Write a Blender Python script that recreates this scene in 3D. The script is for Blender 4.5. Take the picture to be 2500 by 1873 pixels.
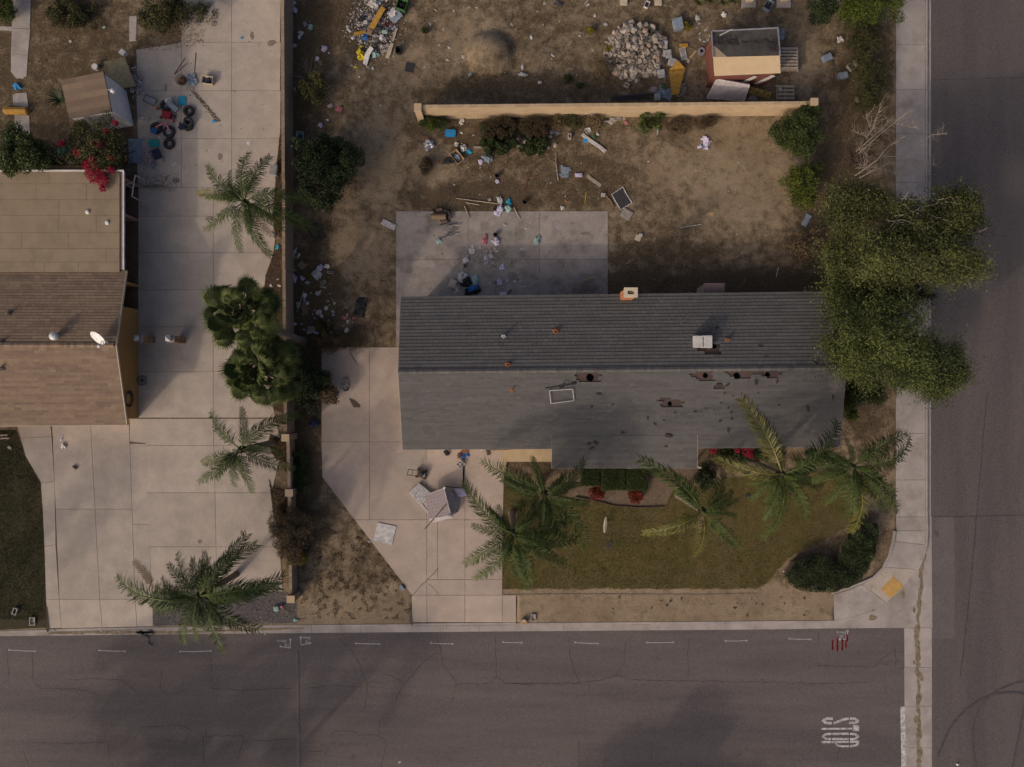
import bpy, math, random
import numpy as np
from mathutils import Vector, Matrix, noise as mnoise
from mathutils.geometry import tessellate_polygon

# ------------------------------------------------------------------ camera, light, exposure
SC = bpy.context.scene
for o in list(bpy.data.objects): bpy.data.objects.remove(o)
CAMH, FPX = 48.0, 1800.0            # drone height in metres, focal length in photograph pixels
cam_d = bpy.data.cameras.new('camera'); cam = bpy.data.objects.new('camera', cam_d)
SC.collection.objects.link(cam); SC.camera = cam
cam.location = (0, 0, CAMH)
cam_d.sensor_width = 36; cam_d.sensor_fit = 'HORIZONTAL'; cam_d.lens = 36 * FPX / 2500
cam_d.clip_start = 0.5; cam_d.clip_end = 2000
SUN_EL, SUN_DIR = math.radians(27), Vector((1.33, 1.44, 0)).normalized()   # direction the shadows fall
wd = bpy.data.worlds.new('World'); SC.world = wd; wd.use_nodes = True
nt = wd.node_tree; nt.nodes.clear()
sky = nt.nodes.new('ShaderNodeTexSky'); sky.sky_type = 'NISHITA'; sky.sun_disc = False
sky.sun_elevation = SUN_EL; sky.sun_rotation = math.atan2(-SUN_DIR.x, -SUN_DIR.y)
sky.air_density = 0.5; sky.dust_density = 5.0; sky.ozone_density = 0.2
bg = nt.nodes.new('ShaderNodeBackground'); bg.inputs['Strength'].default_value = 0.15
wo = nt.nodes.new('ShaderNodeOutputWorld')
nt.links.new(sky.outputs[0], bg.inputs[0]); nt.links.new(bg.outputs[0], wo.inputs[0])
sd = bpy.data.lights.new('sun', 'SUN'); so = bpy.data.objects.new('sun', sd); SC.collection.objects.link(so)
sd.energy = 1.2; sd.angle = math.radians(1.6); sd.color = (1.0, 0.84, 0.66)
ldir = Vector((SUN_DIR.x * math.cos(SUN_EL), SUN_DIR.y * math.cos(SUN_EL), -math.sin(SUN_EL)))
so.rotation_euler = ldir.to_track_quat('-Z', 'Y').to_euler(); so.location = (-40, -40, 60)
vs = SC.view_settings; vs.view_transform = 'Standard'; vs.look = 'None'; vs.gamma = 1.0
vs.use_curve_mapping = False; vs.exposure = 0.12
SC.cycles.max_bounces = 5; SC.cycles.diffuse_bounces = 3; SC.cycles.glossy_bounces = 2
SC.cycles.transparent_max_bounces = 4; SC.cycles.use_denoising = True

# ------------------------------------------------------------------ helpers
RN = random.Random(11); rng = np.random.default_rng(5)
COL = SC.collection
PXM = FPX / CAMH                     # 37.5 photograph pixels to a metre on the ground
def P(px, py, z=0.0):                # survey point: photograph pixel at height z -> metres
    s = (CAMH - z) / FPX
    return Vector(((px - 1250) * s, (936.5 - py) * s, z))
def P2(px, py, z=0.0):
    p = P(px, py, z); return (p.x, p.y)
MATS = {}
def hexlin(c):
    return (c[0], c[1], c[2], 1)
def M(key, c1, c2=None, scale=3.0, rough=0.9, bump=0.0, bscale=60.0, grime=None, gscale=0.7, gamt=0.5,
      tint=None, rnd=0.0, fine=0.18, fscale=90.0, metal=0.0, trans=0.0, stretch=None, spec=0.3):
    """procedural material; tint = (low colour, high colour) read from the mesh's 'tint' attribute"""
    if key in MATS: return MATS[key]
    m = bpy.data.materials.new(key); m.use_nodes = True
    n, l = m.node_tree.nodes, m.node_tree.links
    b = n['Principled BSDF']; b.inputs['Roughness'].default_value = rough; b.inputs['Metallic'].default_value = metal
    b.inputs['Specular IOR Level'].default_value = spec
    geo = n.new('ShaderNodeNewGeometry'); pos = geo.outputs['Position']
    if stretch:
        mp = n.new('ShaderNodeMapping'); mp.inputs['Scale'].default_value = stretch
        l.new(pos, mp.inputs['Vector']); pos = mp.outputs['Vector']
    def noise(sc, det=5, rg=0.6, raw=False):
        t = n.new('ShaderNodeTexNoise'); t.inputs['Scale'].default_value = sc; t.inputs['Detail'].default_value = det
        t.inputs['Roughness'].default_value = rg; l.new(geo.outputs['Position'] if raw else pos, t.inputs['Vector']); return t.outputs['Fac']
    def ramp(f, a, bb):
        r = n.new('ShaderNodeMapRange'); r.inputs['From Min'].default_value = a; r.inputs['From Max'].default_value = bb
        l.new(f, r.inputs['Value']); return r.outputs['Result']
    def mix(f, a, bb, mode='MIX'):
        x = n.new('ShaderNodeMix'); x.data_type = 'RGBA'; x.blend_type = mode
        for s, val in ((x.inputs[0], f), (x.inputs[6], a), (x.inputs[7], bb)):
            if isinstance(val, (float, int)): s.default_value = val
            elif isinstance(val, tuple): s.default_value = val
            else: l.new(val, s)
        return x.outputs[2]
    if tint:
        at = n.new('ShaderNodeAttribute'); at.attribute_name = 'tint'
        col = mix(at.outputs['Fac'], hexlin(tint[0]), hexlin(tint[1]))
    elif c2: col = mix(ramp(noise(scale), 0.36, 0.64), hexlin(c1), hexlin(c2))
    else:
        v = n.new('ShaderNodeRGB'); v.outputs[0].default_value = hexlin(c1); col = v.outputs[0]
    if grime:
        f = n.new('ShaderNodeMath'); f.operation = 'MULTIPLY'; f.inputs[1].default_value = gamt
        l.new(ramp(noise(gscale, 7, 0.65), 0.48, 0.68), f.inputs[0]); col = mix(f.outputs[0], col, hexlin(grime))
    if fine:
        r = n.new('ShaderNodeMapRange'); r.inputs['From Min'].default_value = 0.3; r.inputs['From Max'].default_value = 0.7
        r.inputs['To Min'].default_value = 1 - fine; r.inputs['To Max'].default_value = 1 + fine
        l.new(noise(fscale, 3, raw=True), r.inputs['Value'])
        cb = n.new('ShaderNodeCombineColor')
        for i in range(3): l.new(r.outputs['Result'], cb.inputs[i])
        col = mix(1.0, col, cb.outputs[0], 'MULTIPLY')
    if rnd:
        oi = n.new('ShaderNodeObjectInfo'); r = n.new('ShaderNodeMapRange')
        r.inputs['To Min'].default_value = 1 - rnd; r.inputs['To Max'].default_value = 1 + rnd
        l.new(oi.outputs['Random'], r.inputs['Value']); cb = n.new('ShaderNodeCombineColor')
        for i in range(3): l.new(r.outputs['Result'], cb.inputs[i])
        col = mix(1.0, col, cb.outputs[0], 'MULTIPLY')
    l.new(col, b.inputs['Base Color'])
    if bump:
        bp = n.new('ShaderNodeBump'); bp.inputs['Strength'].default_value = bump; bp.inputs['Distance'].default_value = 0.03
        l.new(noise(bscale, 4, raw=True), bp.inputs['Height']); l.new(bp.outputs[0], b.inputs['Normal'])
    if trans:
        tr = n.new('ShaderNodeBsdfTranslucent'); l.new(col, tr.inputs[0]); ms = n.new('ShaderNodeMixShader')
        ms.inputs[0].default_value = trans; l.new(b.outputs[0], ms.inputs[1]); l.new(tr.outputs[0], ms.inputs[2])
        l.new(ms.outputs[0], n['Material Output'].inputs[0])
    MATS[key] = m; return m

class MB:
    """collects shapes in world metres; build() links them as ONE mesh object"""
    def __init__(s): s.v = []; s.f = []; s.t = []
    def add(s, vs_, fs_, tint=0.5):
        b = len(s.v); s.v += [tuple(x) for x in vs_]; s.f += [tuple(i + b for i in f) for f in fs_]; s.t += [tint] * len(vs_)
        return s
    def box(s, c, size, rot=0.0, tint=0.5, mat=None):
        hx, hy, hz = size[0] / 2, size[1] / 2, size[2] / 2
        m = Matrix.Translation(c) @ (mat if mat is not None else Matrix.Rotation(rot, 4, 'Z'))
        v = [m @ Vector((x, y, z)) for z in (-hz, hz) for x, y in ((-hx, -hy), (hx, -hy), (hx, hy), (-hx, hy))]
        return s.add(v, [(3, 2, 1, 0), (4, 5, 6, 7), (0, 1, 5, 4), (1, 2, 6, 5), (2, 3, 7, 6), (3, 0, 4, 7)], tint)
    def prism(s, poly, z0, z1, tint=0.5):
        """poly: world (x, y); z1 may be a list of heights"""
        a = sum(poly[i][0] * poly[(i + 1) % len(poly)][1] - poly[(i + 1) % len(poly)][0] * poly[i][1] for i in range(len(poly)))
        zt = z1 if isinstance(z1, (list, tuple)) else [z1] * len(poly)
        if a < 0: poly = poly[::-1]; zt = list(zt)[::-1]
        k = len(poly); v = [(x, y, z0) for x, y in poly] + [(x, y, z) for (x, y), z in zip(poly, zt)]
        tris = tessellate_polygon([[Vector((x, y, 0)) for x, y in poly]])
        f = []
        for t in tris:
            A, B, C = (Vector((*poly[i], 0)) for i in t)
            if (B - A).cross(C - A).z < 0: t = t[::-1]
            f.append(tuple(i + k for i in t)); f.append(tuple(t[::-1]))
        f += [(i, (i + 1) % k, k + (i + 1) % k, k + i) for i in range(k)]
        return s.add(v, f, tint)
    def tube(s, pts, r, n=6, tint=0.5, cap=True):
        pts = [Vector(p) for p in pts]; rs = r if isinstance(r, (list, tuple)) else [r] * len(pts)
        v = []; k = len(pts)
        for i, p in enumerate(pts):
            d = (pts[min(i + 1, k - 1)] - pts[max(i - 1, 0)])
            d = d.normalized() if d.length > 1e-6 else Vector((0, 0, 1))
            a = d.cross(Vector((0, 0, 1))) if abs(d.z) < 0.95 else d.cross(Vector((1, 0, 0))); a.normalize(); b = d.cross(a)
            v += [p + (a * math.cos(2 * math.pi * j / n) + b * math.sin(2 * math.pi * j / n)) * rs[i] for j in range(n)]
        f = [(i * n + j, (i + 1) * n + j, (i + 1) * n + (j + 1) % n, i * n + (j + 1) % n) for i in range(k - 1) for j in range(n)]
        if cap: f += [tuple(range(n)), tuple((k - 1) * n + j for j in reversed(range(n)))]
        return s.add(v, f, tint)
    def lathe(s, c, prof, n=20, tint=0.5, mat=None, closed=False):
        """prof: (radius, z) pairs turned about the vertical through c"""
        m = Matrix.Translation(c) @ (mat if mat is not None else Matrix())
        v = [m @ Vector((r * math.cos(2 * math.pi * j / n), r * math.sin(2 * math.pi * j / n), z)) for r, z in prof for j in range(n)]
        k = len(prof); e = k if closed else k - 1
        f = [(i * n + j, i * n + (j + 1) % n, ((i + 1) % k) * n + (j + 1) % n, ((i + 1) % k) * n + j) for i in range(e) for j in range(n)]
        return s.add(v, f, tint)
    def ribbon(s, pts, w, z, tint=0.5):
        """flat strip along world (x, y) points; w one width or a list"""
        k = len(pts); ws = w if isinstance(w, (list, tuple)) else [w] * k; v = []
        for i in range(k):
            a, b = Vector(pts[max(i - 1, 0)]), Vector(pts[min(i + 1, k - 1)]); d = (b - a); d = d.normalized() if d.length > 1e-9 else Vector((1, 0))
            nn = Vector((-d.y, d.x)) * ws[i] / 2; p = Vector(pts[i])
            v += [(p.x + nn.x, p.y + nn.y, z), (p.x - nn.x, p.y - nn.y, z)]
        return s.add(v, [(2 * i + 1, 2 * i + 3, 2 * i + 2, 2 * i) for i in range(k - 1)], tint)
    def build(s, name, mat, parent=None, **kw):
        return mesh_obj(name, np.array(s.v, float).reshape(-1, 3), s.f, mat, parent, tint=s.t, **kw)

def tag(o, label=None, cat=None, group=None, kind=None):
    if label: o['label'] = label
    if cat: o['category'] = cat
    if group: o['group'] = group
    if kind: o['kind'] = kind
    return o
def make_mesh(name, V, F, tint=None, smooth=False):
    me = bpy.data.meshes.new(name)
    if isinstance(F, np.ndarray):
        w = F.shape[1]
        me.vertices.add(len(V)); me.vertices.foreach_set('co', np.ascontiguousarray(V, dtype=np.float32).ravel())
        me.loops.add(F.size); me.loops.foreach_set('vertex_index', F.astype(np.int32).ravel())
        me.polygons.add(len(F)); me.polygons.foreach_set('loop_start', np.arange(0, F.size, w, dtype=np.int32))
        me.update(calc_edges=True)
    else: me.from_pydata([tuple(x) for x in V], [], F)
    if tint is not None:
        at = me.attributes.new('tint', 'FLOAT', 'POINT'); at.data.foreach_set('value', np.asarray(tint, dtype=np.float32))
    if smooth: me.polygons.foreach_set('use_smooth', [True] * len(me.polygons))
    return me
def mesh_obj(name, V, F, mat, parent=None, tint=None, smooth=False, label=None, cat=None, group=None, kind=None, at=None):
    """V in world metres; a top-level object gets its origin at its base, a part its parent's origin"""
    if parent is not None: org = WORLD[parent.name]
    elif at is not None: org = Vector(at)
    else:
        lo, hi = V.min(0), V.max(0); org = Vector(((lo[0] + hi[0]) / 2, (lo[1] + hi[1]) / 2, lo[2]))
    me = make_mesh(name, V - np.array(org), F, tint, smooth); me.materials.append(mat)
    o = bpy.data.objects.new(name, me); COL.objects.link(o)
    if parent is not None: o.parent = parent
    else: o.location = org
    WORLD[o.name] = org
    return tag(o, label, cat, group, kind)
WORLD = {}
def thing(name, label, cat, loc, group=None, kind=None):
    o = bpy.data.objects.new(name, None); COL.objects.link(o); o.location = loc; o.empty_display_size = 0.3
    WORLD[o.name] = Vector(loc); return tag(o, label, cat, group, kind)
def place(name, me, parent, loc, rot=(0, 0, 0), scale=(1, 1, 1), **kw):
    """another object on shared mesh data; loc in world metres"""
    o = bpy.data.objects.new(name, me); COL.objects.link(o)
    if parent is not None: o.parent = parent; o.location = Vector(loc) - WORLD[parent.name]
    else: o.location = loc
    o.rotation_euler = rot; o.scale = scale; WORLD[o.name] = Vector(loc); return tag(o, **kw)
def inset(poly, d):
    k = len(poly); a = sum(poly[i][0] * poly[(i + 1) % k][1] - poly[(i + 1) % k][0] * poly[i][1] for i in range(k)); sg = 1 if a > 0 else -1
    out = []
    for i in range(k):
        p0, p1, p2 = Vector(poly[i - 1]), Vector(poly[i]), Vector(poly[(i + 1) % k])
        e1, e2 = (p1 - p0).normalized(), (p2 - p1).normalized()
        n1, n2 = Vector((-e1.y, e1.x)) * sg, Vector((-e2.y, e2.x)) * sg
        b = n1 + n2; q = max(0.35, b.length ** 2 / 2); out.append(tuple(p1 + b * d / q))
    return out
def inpoly(x, y, poly):
    """numpy point-in-polygon"""
    c = np.zeros(np.shape(x), bool); k = len(poly)
    for i in range(k):
        x0, y0 = poly[i]; x1, y1 = poly[(i + 1) % k]
        if y0 == y1: continue
        c ^= ((y0 > y) != (y1 > y)) & (x < (x1 - x0) * (y - y0) / (y1 - y0) + x0)
    return c
def dens(pts, step):
    """resample a polyline of (x, y) with a little crookedness"""
    out = []
    for i in range(len(pts) - 1):
        a, b = Vector(pts[i]), Vector(pts[i + 1]); k = max(1, int((b - a).length / step))
        for j in range(k): out.append(tuple(a.lerp(b, j / k)))
    out.append(tuple(pts[-1])); return out
def crook(pts, step, amp, seed=0.0):
    p = dens(pts, step); o = []
    for i, (x, y) in enumerate(p):
        k = amp if 0 < i < len(p) - 1 else 0
        nv = mnoise.noise_vector(Vector((x * 2.3, y * 2.3, seed))); o.append((x + nv.x * k, y + nv.y * k))
    return o

# ------------------------------------------------------------------ materials of the setting
m_dirt = None
m_conc = M('concrete', (0.40, 0.335, 0.275), (0.33, 0.28, 0.235), 0.9, 0.92, 0.25, 35, grime=(0.26, 0.215, 0.175), gscale=0.5, gamt=0.45, rnd=0.05, fine=0.08, fscale=14)
m_conc_pink = M('concrete_pinkish', (0.40, 0.315, 0.255), (0.34, 0.275, 0.225), 0.8, 0.92, 0.25, 35, grime=(0.27, 0.21, 0.165), gscale=0.45, gamt=0.45, rnd=0.05, fine=0.08, fscale=14)
m_conc_grey = M('concrete_grey', (0.36, 0.315, 0.285), (0.28, 0.245, 0.22), 0.7, 0.92, 0.25, 35, grime=(0.17, 0.14, 0.115), gscale=0.6, gamt=0.6, rnd=0.05, fine=0.09, fscale=14)
m_patio = M('concrete_patio', (0.32, 0.275, 0.24), (0.24, 0.205, 0.18), 0.7, 0.9, 0.25, 35, grime=(0.12, 0.10, 0.085), gscale=0.8, gamt=0.7, rnd=0.06, fine=0.12, fscale=12)
m_asph = M('asphalt', (0.118, 0.097, 0.090), (0.086, 0.072, 0.070), 0.5, 0.9, 0.3, 120, grime=(0.128, 0.105, 0.091), gscale=0.9, gamt=0.6, fine=0.20, fscale=9, stretch=(0.12, 1.0, 1.0))
m_asph_r = M('asphalt_side_street', (0.100, 0.084, 0.079), (0.080, 0.068, 0.066), 0.35, 0.9, 0.3, 120, grime=(0.110, 0.091, 0.082), gscale=0.8, gamt=0.6, fine=0.20, fscale=9, stretch=(1.0, 0.12, 1.0))
m_asph_new = M('asphalt_patch', (0.122, 0.103, 0.097), (0.106, 0.090, 0.086), 0.8, 0.9, 0.2, 120, fine=0.2, fscale=9)
m_crack = M('asphalt_crack', (0.045, 0.040, 0.040), fine=0.3, fscale=8)
m_skid = M('tyre_rubber_mark', (0.050, 0.046, 0.047), (0.075, 0.068, 0.068), 6, fine=0.2)
m_stain = M('oil_stain', (0.075, 0.062, 0.055), (0.10, 0.085, 0.075), 5)
m_wpaint = M('worn_white_paint', (0.55, 0.53, 0.50), (0.34, 0.32, 0.30), 6, 0.7, grime=(0.13, 0.115, 0.11), gscale=5, gamt=0.9, fine=0.25, fscale=40)
m_spray = M('white_spray_paint', (0.46, 0.44, 0.44), (0.26, 0.24, 0.24), 9, 0.7)
m_red = M('red_spray_paint', (0.36, 0.02, 0.035), (0.16, 0.045, 0.045), 14, 0.7)
m_silt = M('gutter_silt', (0.24, 0.185, 0.125), (0.13, 0.098, 0.065), 4, 1.0, 0.4, 40, fine=0.35, fscale=25)
# ------------------------------------------------------------------ ground
def lin(x, tab):
    return float(np.interp(x, [a for a, b in tab], [b for a, b in tab]))
KB = [(-900, 1553), (0, 1540), (600, 1527), (1280, 1521), (1900, 1516), (2040, 1515), (2300, 1515)]      # back of the south kerb
KG = [(-900, 1562), (0, 1555), (600, 1548.5), (1300, 1543), (1900, 1538.5), (2060, 1535.5), (2300, 1534)]  # lip of its gutter
ARC_IN = [(2188, 1262), (2188, 1296), (2184, 1322), (2175, 1354), (2160, 1385), (2135, 1410), (2105, 1427), (2070, 1441), (2035, 1452)]
ARC_OUT = [(2259, 1262), (2260, 1296), (2258, 1330), (2250, 1360), (2235, 1390), (2212, 1424), (2190, 1449), (2163, 1471), (2128, 1490), (2088, 1505), (2037, 1515)]
ARC_KERB = [(2265, 1262), (2266, 1296), (2264, 1331), (2256, 1363), (2241, 1394), (2217, 1429), (2194, 1454), (2166, 1477), (2130, 1496), (2089, 1511), (2037, 1521)]
DRIVE_W = [(47, 1040), (300, 1035), (316, 1022), (357, 1081), (373, 1526), (115, 1534), (105, 1250), (100, 1172), (62, 1110)]
DRIVE_E = [(335, 0), (684, 0), (684, 610), (645, 690), (646, 900), (684, 1010), (684, 1444), (372, 1444), (357, 1081), (338, 1020), (338, 418), (335, 420)]
DRIVE_M = [(785, 848), (970, 848), (985, 1095), (1230, 1095), (1226, 1450), (1260, 1453), (1260, 1524), (1005, 1526), (1005, 1452), (787, 1165)]
PATIO = [(967, 517), (1484, 515), (1484, 740), (985, 850), (967, 848)]
LAWN = [(1227, 1438), (1227, 1190), (1330, 1215), (1420, 1216), (1500, 1234), (1560, 1238), (1625, 1238), (1640, 1200), (1800, 1165), (2070, 1150), (2100, 1240), (2060, 1290), (1985, 1330), (1935, 1356), (1890, 1400), (1860, 1432), (1820, 1438)]
LAWN_W = [(-900, 1050), (40, 1050), (62, 1112), (100, 1172), (105, 1250), (114, 1532), (0, 1538), (-900, 1548)]
GRAVEL = [(373, 1446), (700, 1446), (724, 1470), (724, 1521), (373, 1528)]
WEED = [(760, 90, 75, 110, .9), (880, 60, 120, 80, .9), (745, 240, 50, 200, .8), (1000, 60, 70, 60, .3), (1250, 40, 150, 60, .55), (1420, 110, 90, 90, .5),
        (1300, 215, 300, 35, .75), (1620, 40, 120, 50, .6), (1800, 55, 120, 40, .5), (1540, 215, 120, 30, .6), (2110, 180, 75, 200, .85), (2060, 380, 80, 120, .9), (2010, 560, 70, 120, .9), (2100, 620, 120, 160, .95),
        (1100, 330, 120, 50, .75), (1160, 480, 190, 45, .95), (1420, 440, 130, 70, .8), (150, 200, 230, 280, .72), (1250, 380, 230, 70, .62), (1200, 60, 220, 110, .5), (1620, 640, 140, 70, .75), (1800, 690, 260, 35, .95), (1560, 690, 120, 40, .9), (1480, 300, 90, 30, .5), (1690, 300, 150, 25, .35),
        (770, 720, 90, 130, .9), (780, 830, 120, 45, 1.0), (900, 690, 80, 120, .45), (760, 950, 50, 140, 1.0), (745, 1150, 45, 120, .9), (740, 1290, 70, 70, .8), (800, 1360, 70, 60, .3), (905, 1390, 50, 70, .6), (850, 1450, 110, 25, .55),
        (780, 570, 40, 40, .75), (2110, 1000, 50, 90, .8), (1250, 1200, 40, 90, .9), (1330, 1130, 60, 40, .8), (665, 700, 30, 120, 1.0), (670, 1240, 30, 70, 1.0), (660, 480, 25, 120, .8)]
def weed_at(x, y):
    w = np.zeros(np.shape(x))
    for bx, by, rx, ry, k in WEED:
        d = ((x - bx) / rx) ** 2 + ((y - by) / ry) ** 2
        w = np.maximum(w, k * np.clip(1.35 - 0.75 * d, 0, 1))
    return w
def west_at(x, y):                   # the neighbour's gravelly yard in the far corner
    return np.clip((330 - x) / 25, 0, 1) * np.clip((430 - y) / 20, 0, 1)
nx, ny = 300, 220
gx = np.linspace(-320, 2186, nx); tt = np.linspace(0, 1, ny)
GXp = np.repeat(gx[:, None], ny, 1); yk = np.interp(gx, [a for a, b in KB], [b for a, b in KB])
GYp = -260 + (yk[:, None] + 260) * tt[None, :]
mid = [((a[0] + b[0]) / 2, (a[1] + b[1]) / 2) for a, b in zip(ARC_IN, [ARC_OUT[i] for i in (0, 1, 2, 3, 4, 5, 7, 8, 10)])]
outside = inpoly(GXp, GYp, mid + [(2037, 1600), (2500, 1600), (2500, 1262)])
GX, GY = (GXp - 1250) / PXM, (936.5 - GYp) / PXM
GZ = np.zeros_like(GX)
mnd = np.clip(1 - (((GXp - 1195) / 62) ** 2 + ((GYp - 132) / 55) ** 2), 0, 1)          # heap of loose soil
GZ += 0.75 * mnd ** 0.8 + 0.10 * np.clip(1 - (((GXp - 1300) / 45) ** 2 + ((GYp - 130) / 35) ** 2), 0, 1)
open_yard = (GXp > 720) & (GYp < 500)
for i in range(nx):
    for j in range(ny):
        if open_yard[i, j]: GZ[i, j] += 0.035 * mnoise.noise(Vector((GX[i, j] * 1.3, GY[i, j] * 1.3, 3)))
GZ[outside] = -0.4
for x0, x1, y0 in ((118, 368, 1470), (1009, 1256, 1460)): GZ[(GXp > x0) & (GXp < x1) & (GYp > y0)] = -0.4      # the ground falls under the two driveway aprons
BARE = [(1810, 430, 150, 150), (930, 380, 60, 150), (880, 610, 80, 80), (1140, 90, 100, 70), (1060, 400, 60, 60), (850, 1480, 120, 40), (1800, 320, 120, 40), (1640, 420, 70, 60), (1000, 160, 60, 60), (1960, 130, 40, 90)]
def bare_at(x, y):                   # trodden pale patches
    w = np.zeros(np.shape(x))
    for bx, by, rx, ry in BARE: w = np.maximum(w, np.clip(1.3 - ((x - bx) / rx) ** 2 - ((y - by) / ry) ** 2, 0, 1))
    return w
wa = np.clip(np.maximum(weed_at(GXp, GYp), .46 * np.clip((1440 - GYp) / 30, 0, 1)) * (1 - .85 * bare_at(GXp, GYp)), 0, 1)
V = np.stack([GX, GY, GZ], -1).reshape(-1, 3); idx = np.arange(nx * ny).reshape(nx, ny)
F = np.stack([idx[:-1, 1:], idx[1:, 1:], idx[1:, :-1], idx[:-1, :-1]], -1).reshape(-1, 4)
def dirt_material():
    m = bpy.data.materials.new('dirt'); m.use_nodes = True; n, l = m.node_tree.nodes, m.node_tree.links
    b = n['Principled BSDF']; b.inputs['Roughness'].default_value = 1; b.inputs['Specular IOR Level'].default_value = 0.1
    geo = n.new('ShaderNodeNewGeometry')
    def nz(sc, det=6, rg=.6, off=0):
        t = n.new('ShaderNodeTexNoise'); t.inputs['Scale'].default_value = sc; t.inputs['Detail'].default_value = det; t.inputs['Roughness'].default_value = rg
        mp = n.new('ShaderNodeMapping'); mp.inputs['Location'].default_value = (off, off * 2, 0); l.new(geo.outputs['Position'], mp.inputs[0]); l.new(mp.outputs[0], t.inputs[0]); return t.outputs['Fac']
    def mth(op, a, c, clamp=False):
        x = n.new('ShaderNodeMath'); x.operation = op; x.use_clamp = clamp
        for s, v in zip(x.inputs, (a, c)):
            if isinstance(v, (int, float)): s.default_value = v
            else: l.new(v, s)
        return x.outputs[0]
    def mp(f, a, c, lo=0, hi=1):
        r = n.new('ShaderNodeMapRange'); 
        for k, v in zip(('From Min', 'From Max', 'To Min', 'To Max'), (a, c, lo, hi)): r.inputs[k].default_value = v
        l.new(f, r.inputs['Value']); return r.outputs[0]
    def mix(f, a, c, mode='MIX'):
        x = n.new('ShaderNodeMix'); x.data_type = 'RGBA'; x.blend_type = mode
        for s, v in ((x.inputs[0], f), (x.inputs[6], a), (x.inputs[7], c)):
            if isinstance(v, tuple): s.default_value = (*v, 1)
            elif isinstance(v, (int, float)): s.default_value = v
            else: l.new(v, s)
        return x.outputs[2]
    at = n.new('ShaderNodeAttribute'); at.attribute_name = 'tint'
    base = mix(mp(nz(0.35, 5), .35, .65), (0.270, 0.205, 0.135), (0.205, 0.150, 0.095))
    base = mix(mth('MULTIPLY', mp(nz(1.7, 6, .7, 9), .5, .72), 0.6), base, (0.125, 0.088, 0.054))
    # dark mats of dead weeds and litter, thicker where the yard is weedy
    thr = mth('ADD', mth('MULTIPLY', at.outputs['Fac'], 0.30), nz(1.4, 9, .74, 4))
    wmask = mp(thr, .52, .73)
    weed = mix(mp(nz(9, 5, .7, 2), .4, .6), (0.046, 0.032, 0.019), (0.094, 0.067, 0.039))
    col = mix(mth('MULTIPLY', wmask, 0.85, True), base, weed)
    specks = mp(nz(22, 3, .6, 7), .62, .72); col = mix(mth('MULTIPLY', specks, .45), col, (0.045, 0.030, 0.020))
    pale = mp(nz(15, 3, .6, 17), .64, .74); col = mix(mth('MULTIPLY', pale, .35), col, (0.30, 0.24, 0.17))
    g = mp(nz(13, 3), .3, .7, .72, 1.28); cb = n.new('ShaderNodeCombineColor')
    for i in range(3): l.new(g, cb.inputs[i])
    col = mix(1.0, col, cb.outputs[0], 'MULTIPLY'); l.new(col, b.inputs['Base Color'])
    bp = n.new('ShaderNodeBump'); bp.inputs['Strength'].default_value = .5; bp.inputs['Distance'].default_value = .05
    l.new(nz(11, 8, .7), bp.inputs['Height']); l.new(bp.outputs[0], b.inputs['Normal']); return m
m_dirt = dirt_material()
g_o = mesh_obj('ground', V, F, m_dirt, tint=np.clip(wa, 0, 1).reshape(-1), smooth=True, kind='structure', label='bare tan dirt yard with dark mats of dead weeds', at=(0, 0, 0))
S = 420.0
MB().add([(-S, -S, -.5), (S, -S, -.5), (S, S, -.5), (-S, S, -.5)], [(0, 1, 2, 3)]).build('terrain', m_dirt, kind='structure', label='dry earth under and around the block', at=(0, 0, -.5))

# ------------------------------------------------------------------ streets
def sheet(name, poly, z, mat, parent=None, **kw):
    return MB().prism([P2(*p) for p in poly], z - 0.05, z).build(name, mat, parent, **kw)
ZR = -0.14
def south_y(x): return lin(x, KG) - 1.0
xs = np.linspace(-2500, 2212, 30)
road = sheet('road', [(x, south_y(x)) for x in xs] + [(2212, 4200), (-2500, 4200)], ZR, m_asph, kind='structure', label='wide cracked grey asphalt road below the front yards')
side = sheet('side_street', [(2276, -2600), (4300, -2600), (4300, 4200), (2276, 4200)], ZR, m_asph_r, kind='structure', label='asphalt side street along the right edge')
sheet('asphalt_patch', [(2278.5, 1262), (2332, 1262), (2334, 1400), (2333, 1560), (2278.5, 1560)], ZR + .004, m_asph_new, side)
def W2(pts): return [P2(*p, ZR) for p in pts]
def crackline(parent, pts, w=0.035, mat=m_crack, name='crack', z=ZR + .004, amp=0.10):
    p = crook(W2(pts), 0.25, amp, RN.random() * 9); ws = [w * RN.uniform(.5, 1.3) for _ in p]
    return MB().ribbon(p, ws, z).build(name, mat, parent)
def sc_(pts, s, ox, oy): return [(ox + x * s, oy + y * s) for x, y in pts]
A = lambda pts: sc_(pts, .3165, 600, 1480)
B = lambda pts: sc_(pts, .3165, 1200, 1480)
C = lambda pts: sc_(pts, .3766, 0, 1440)
D = lambda pts: sc_(pts, .2712, 1900, 1500)
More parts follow.
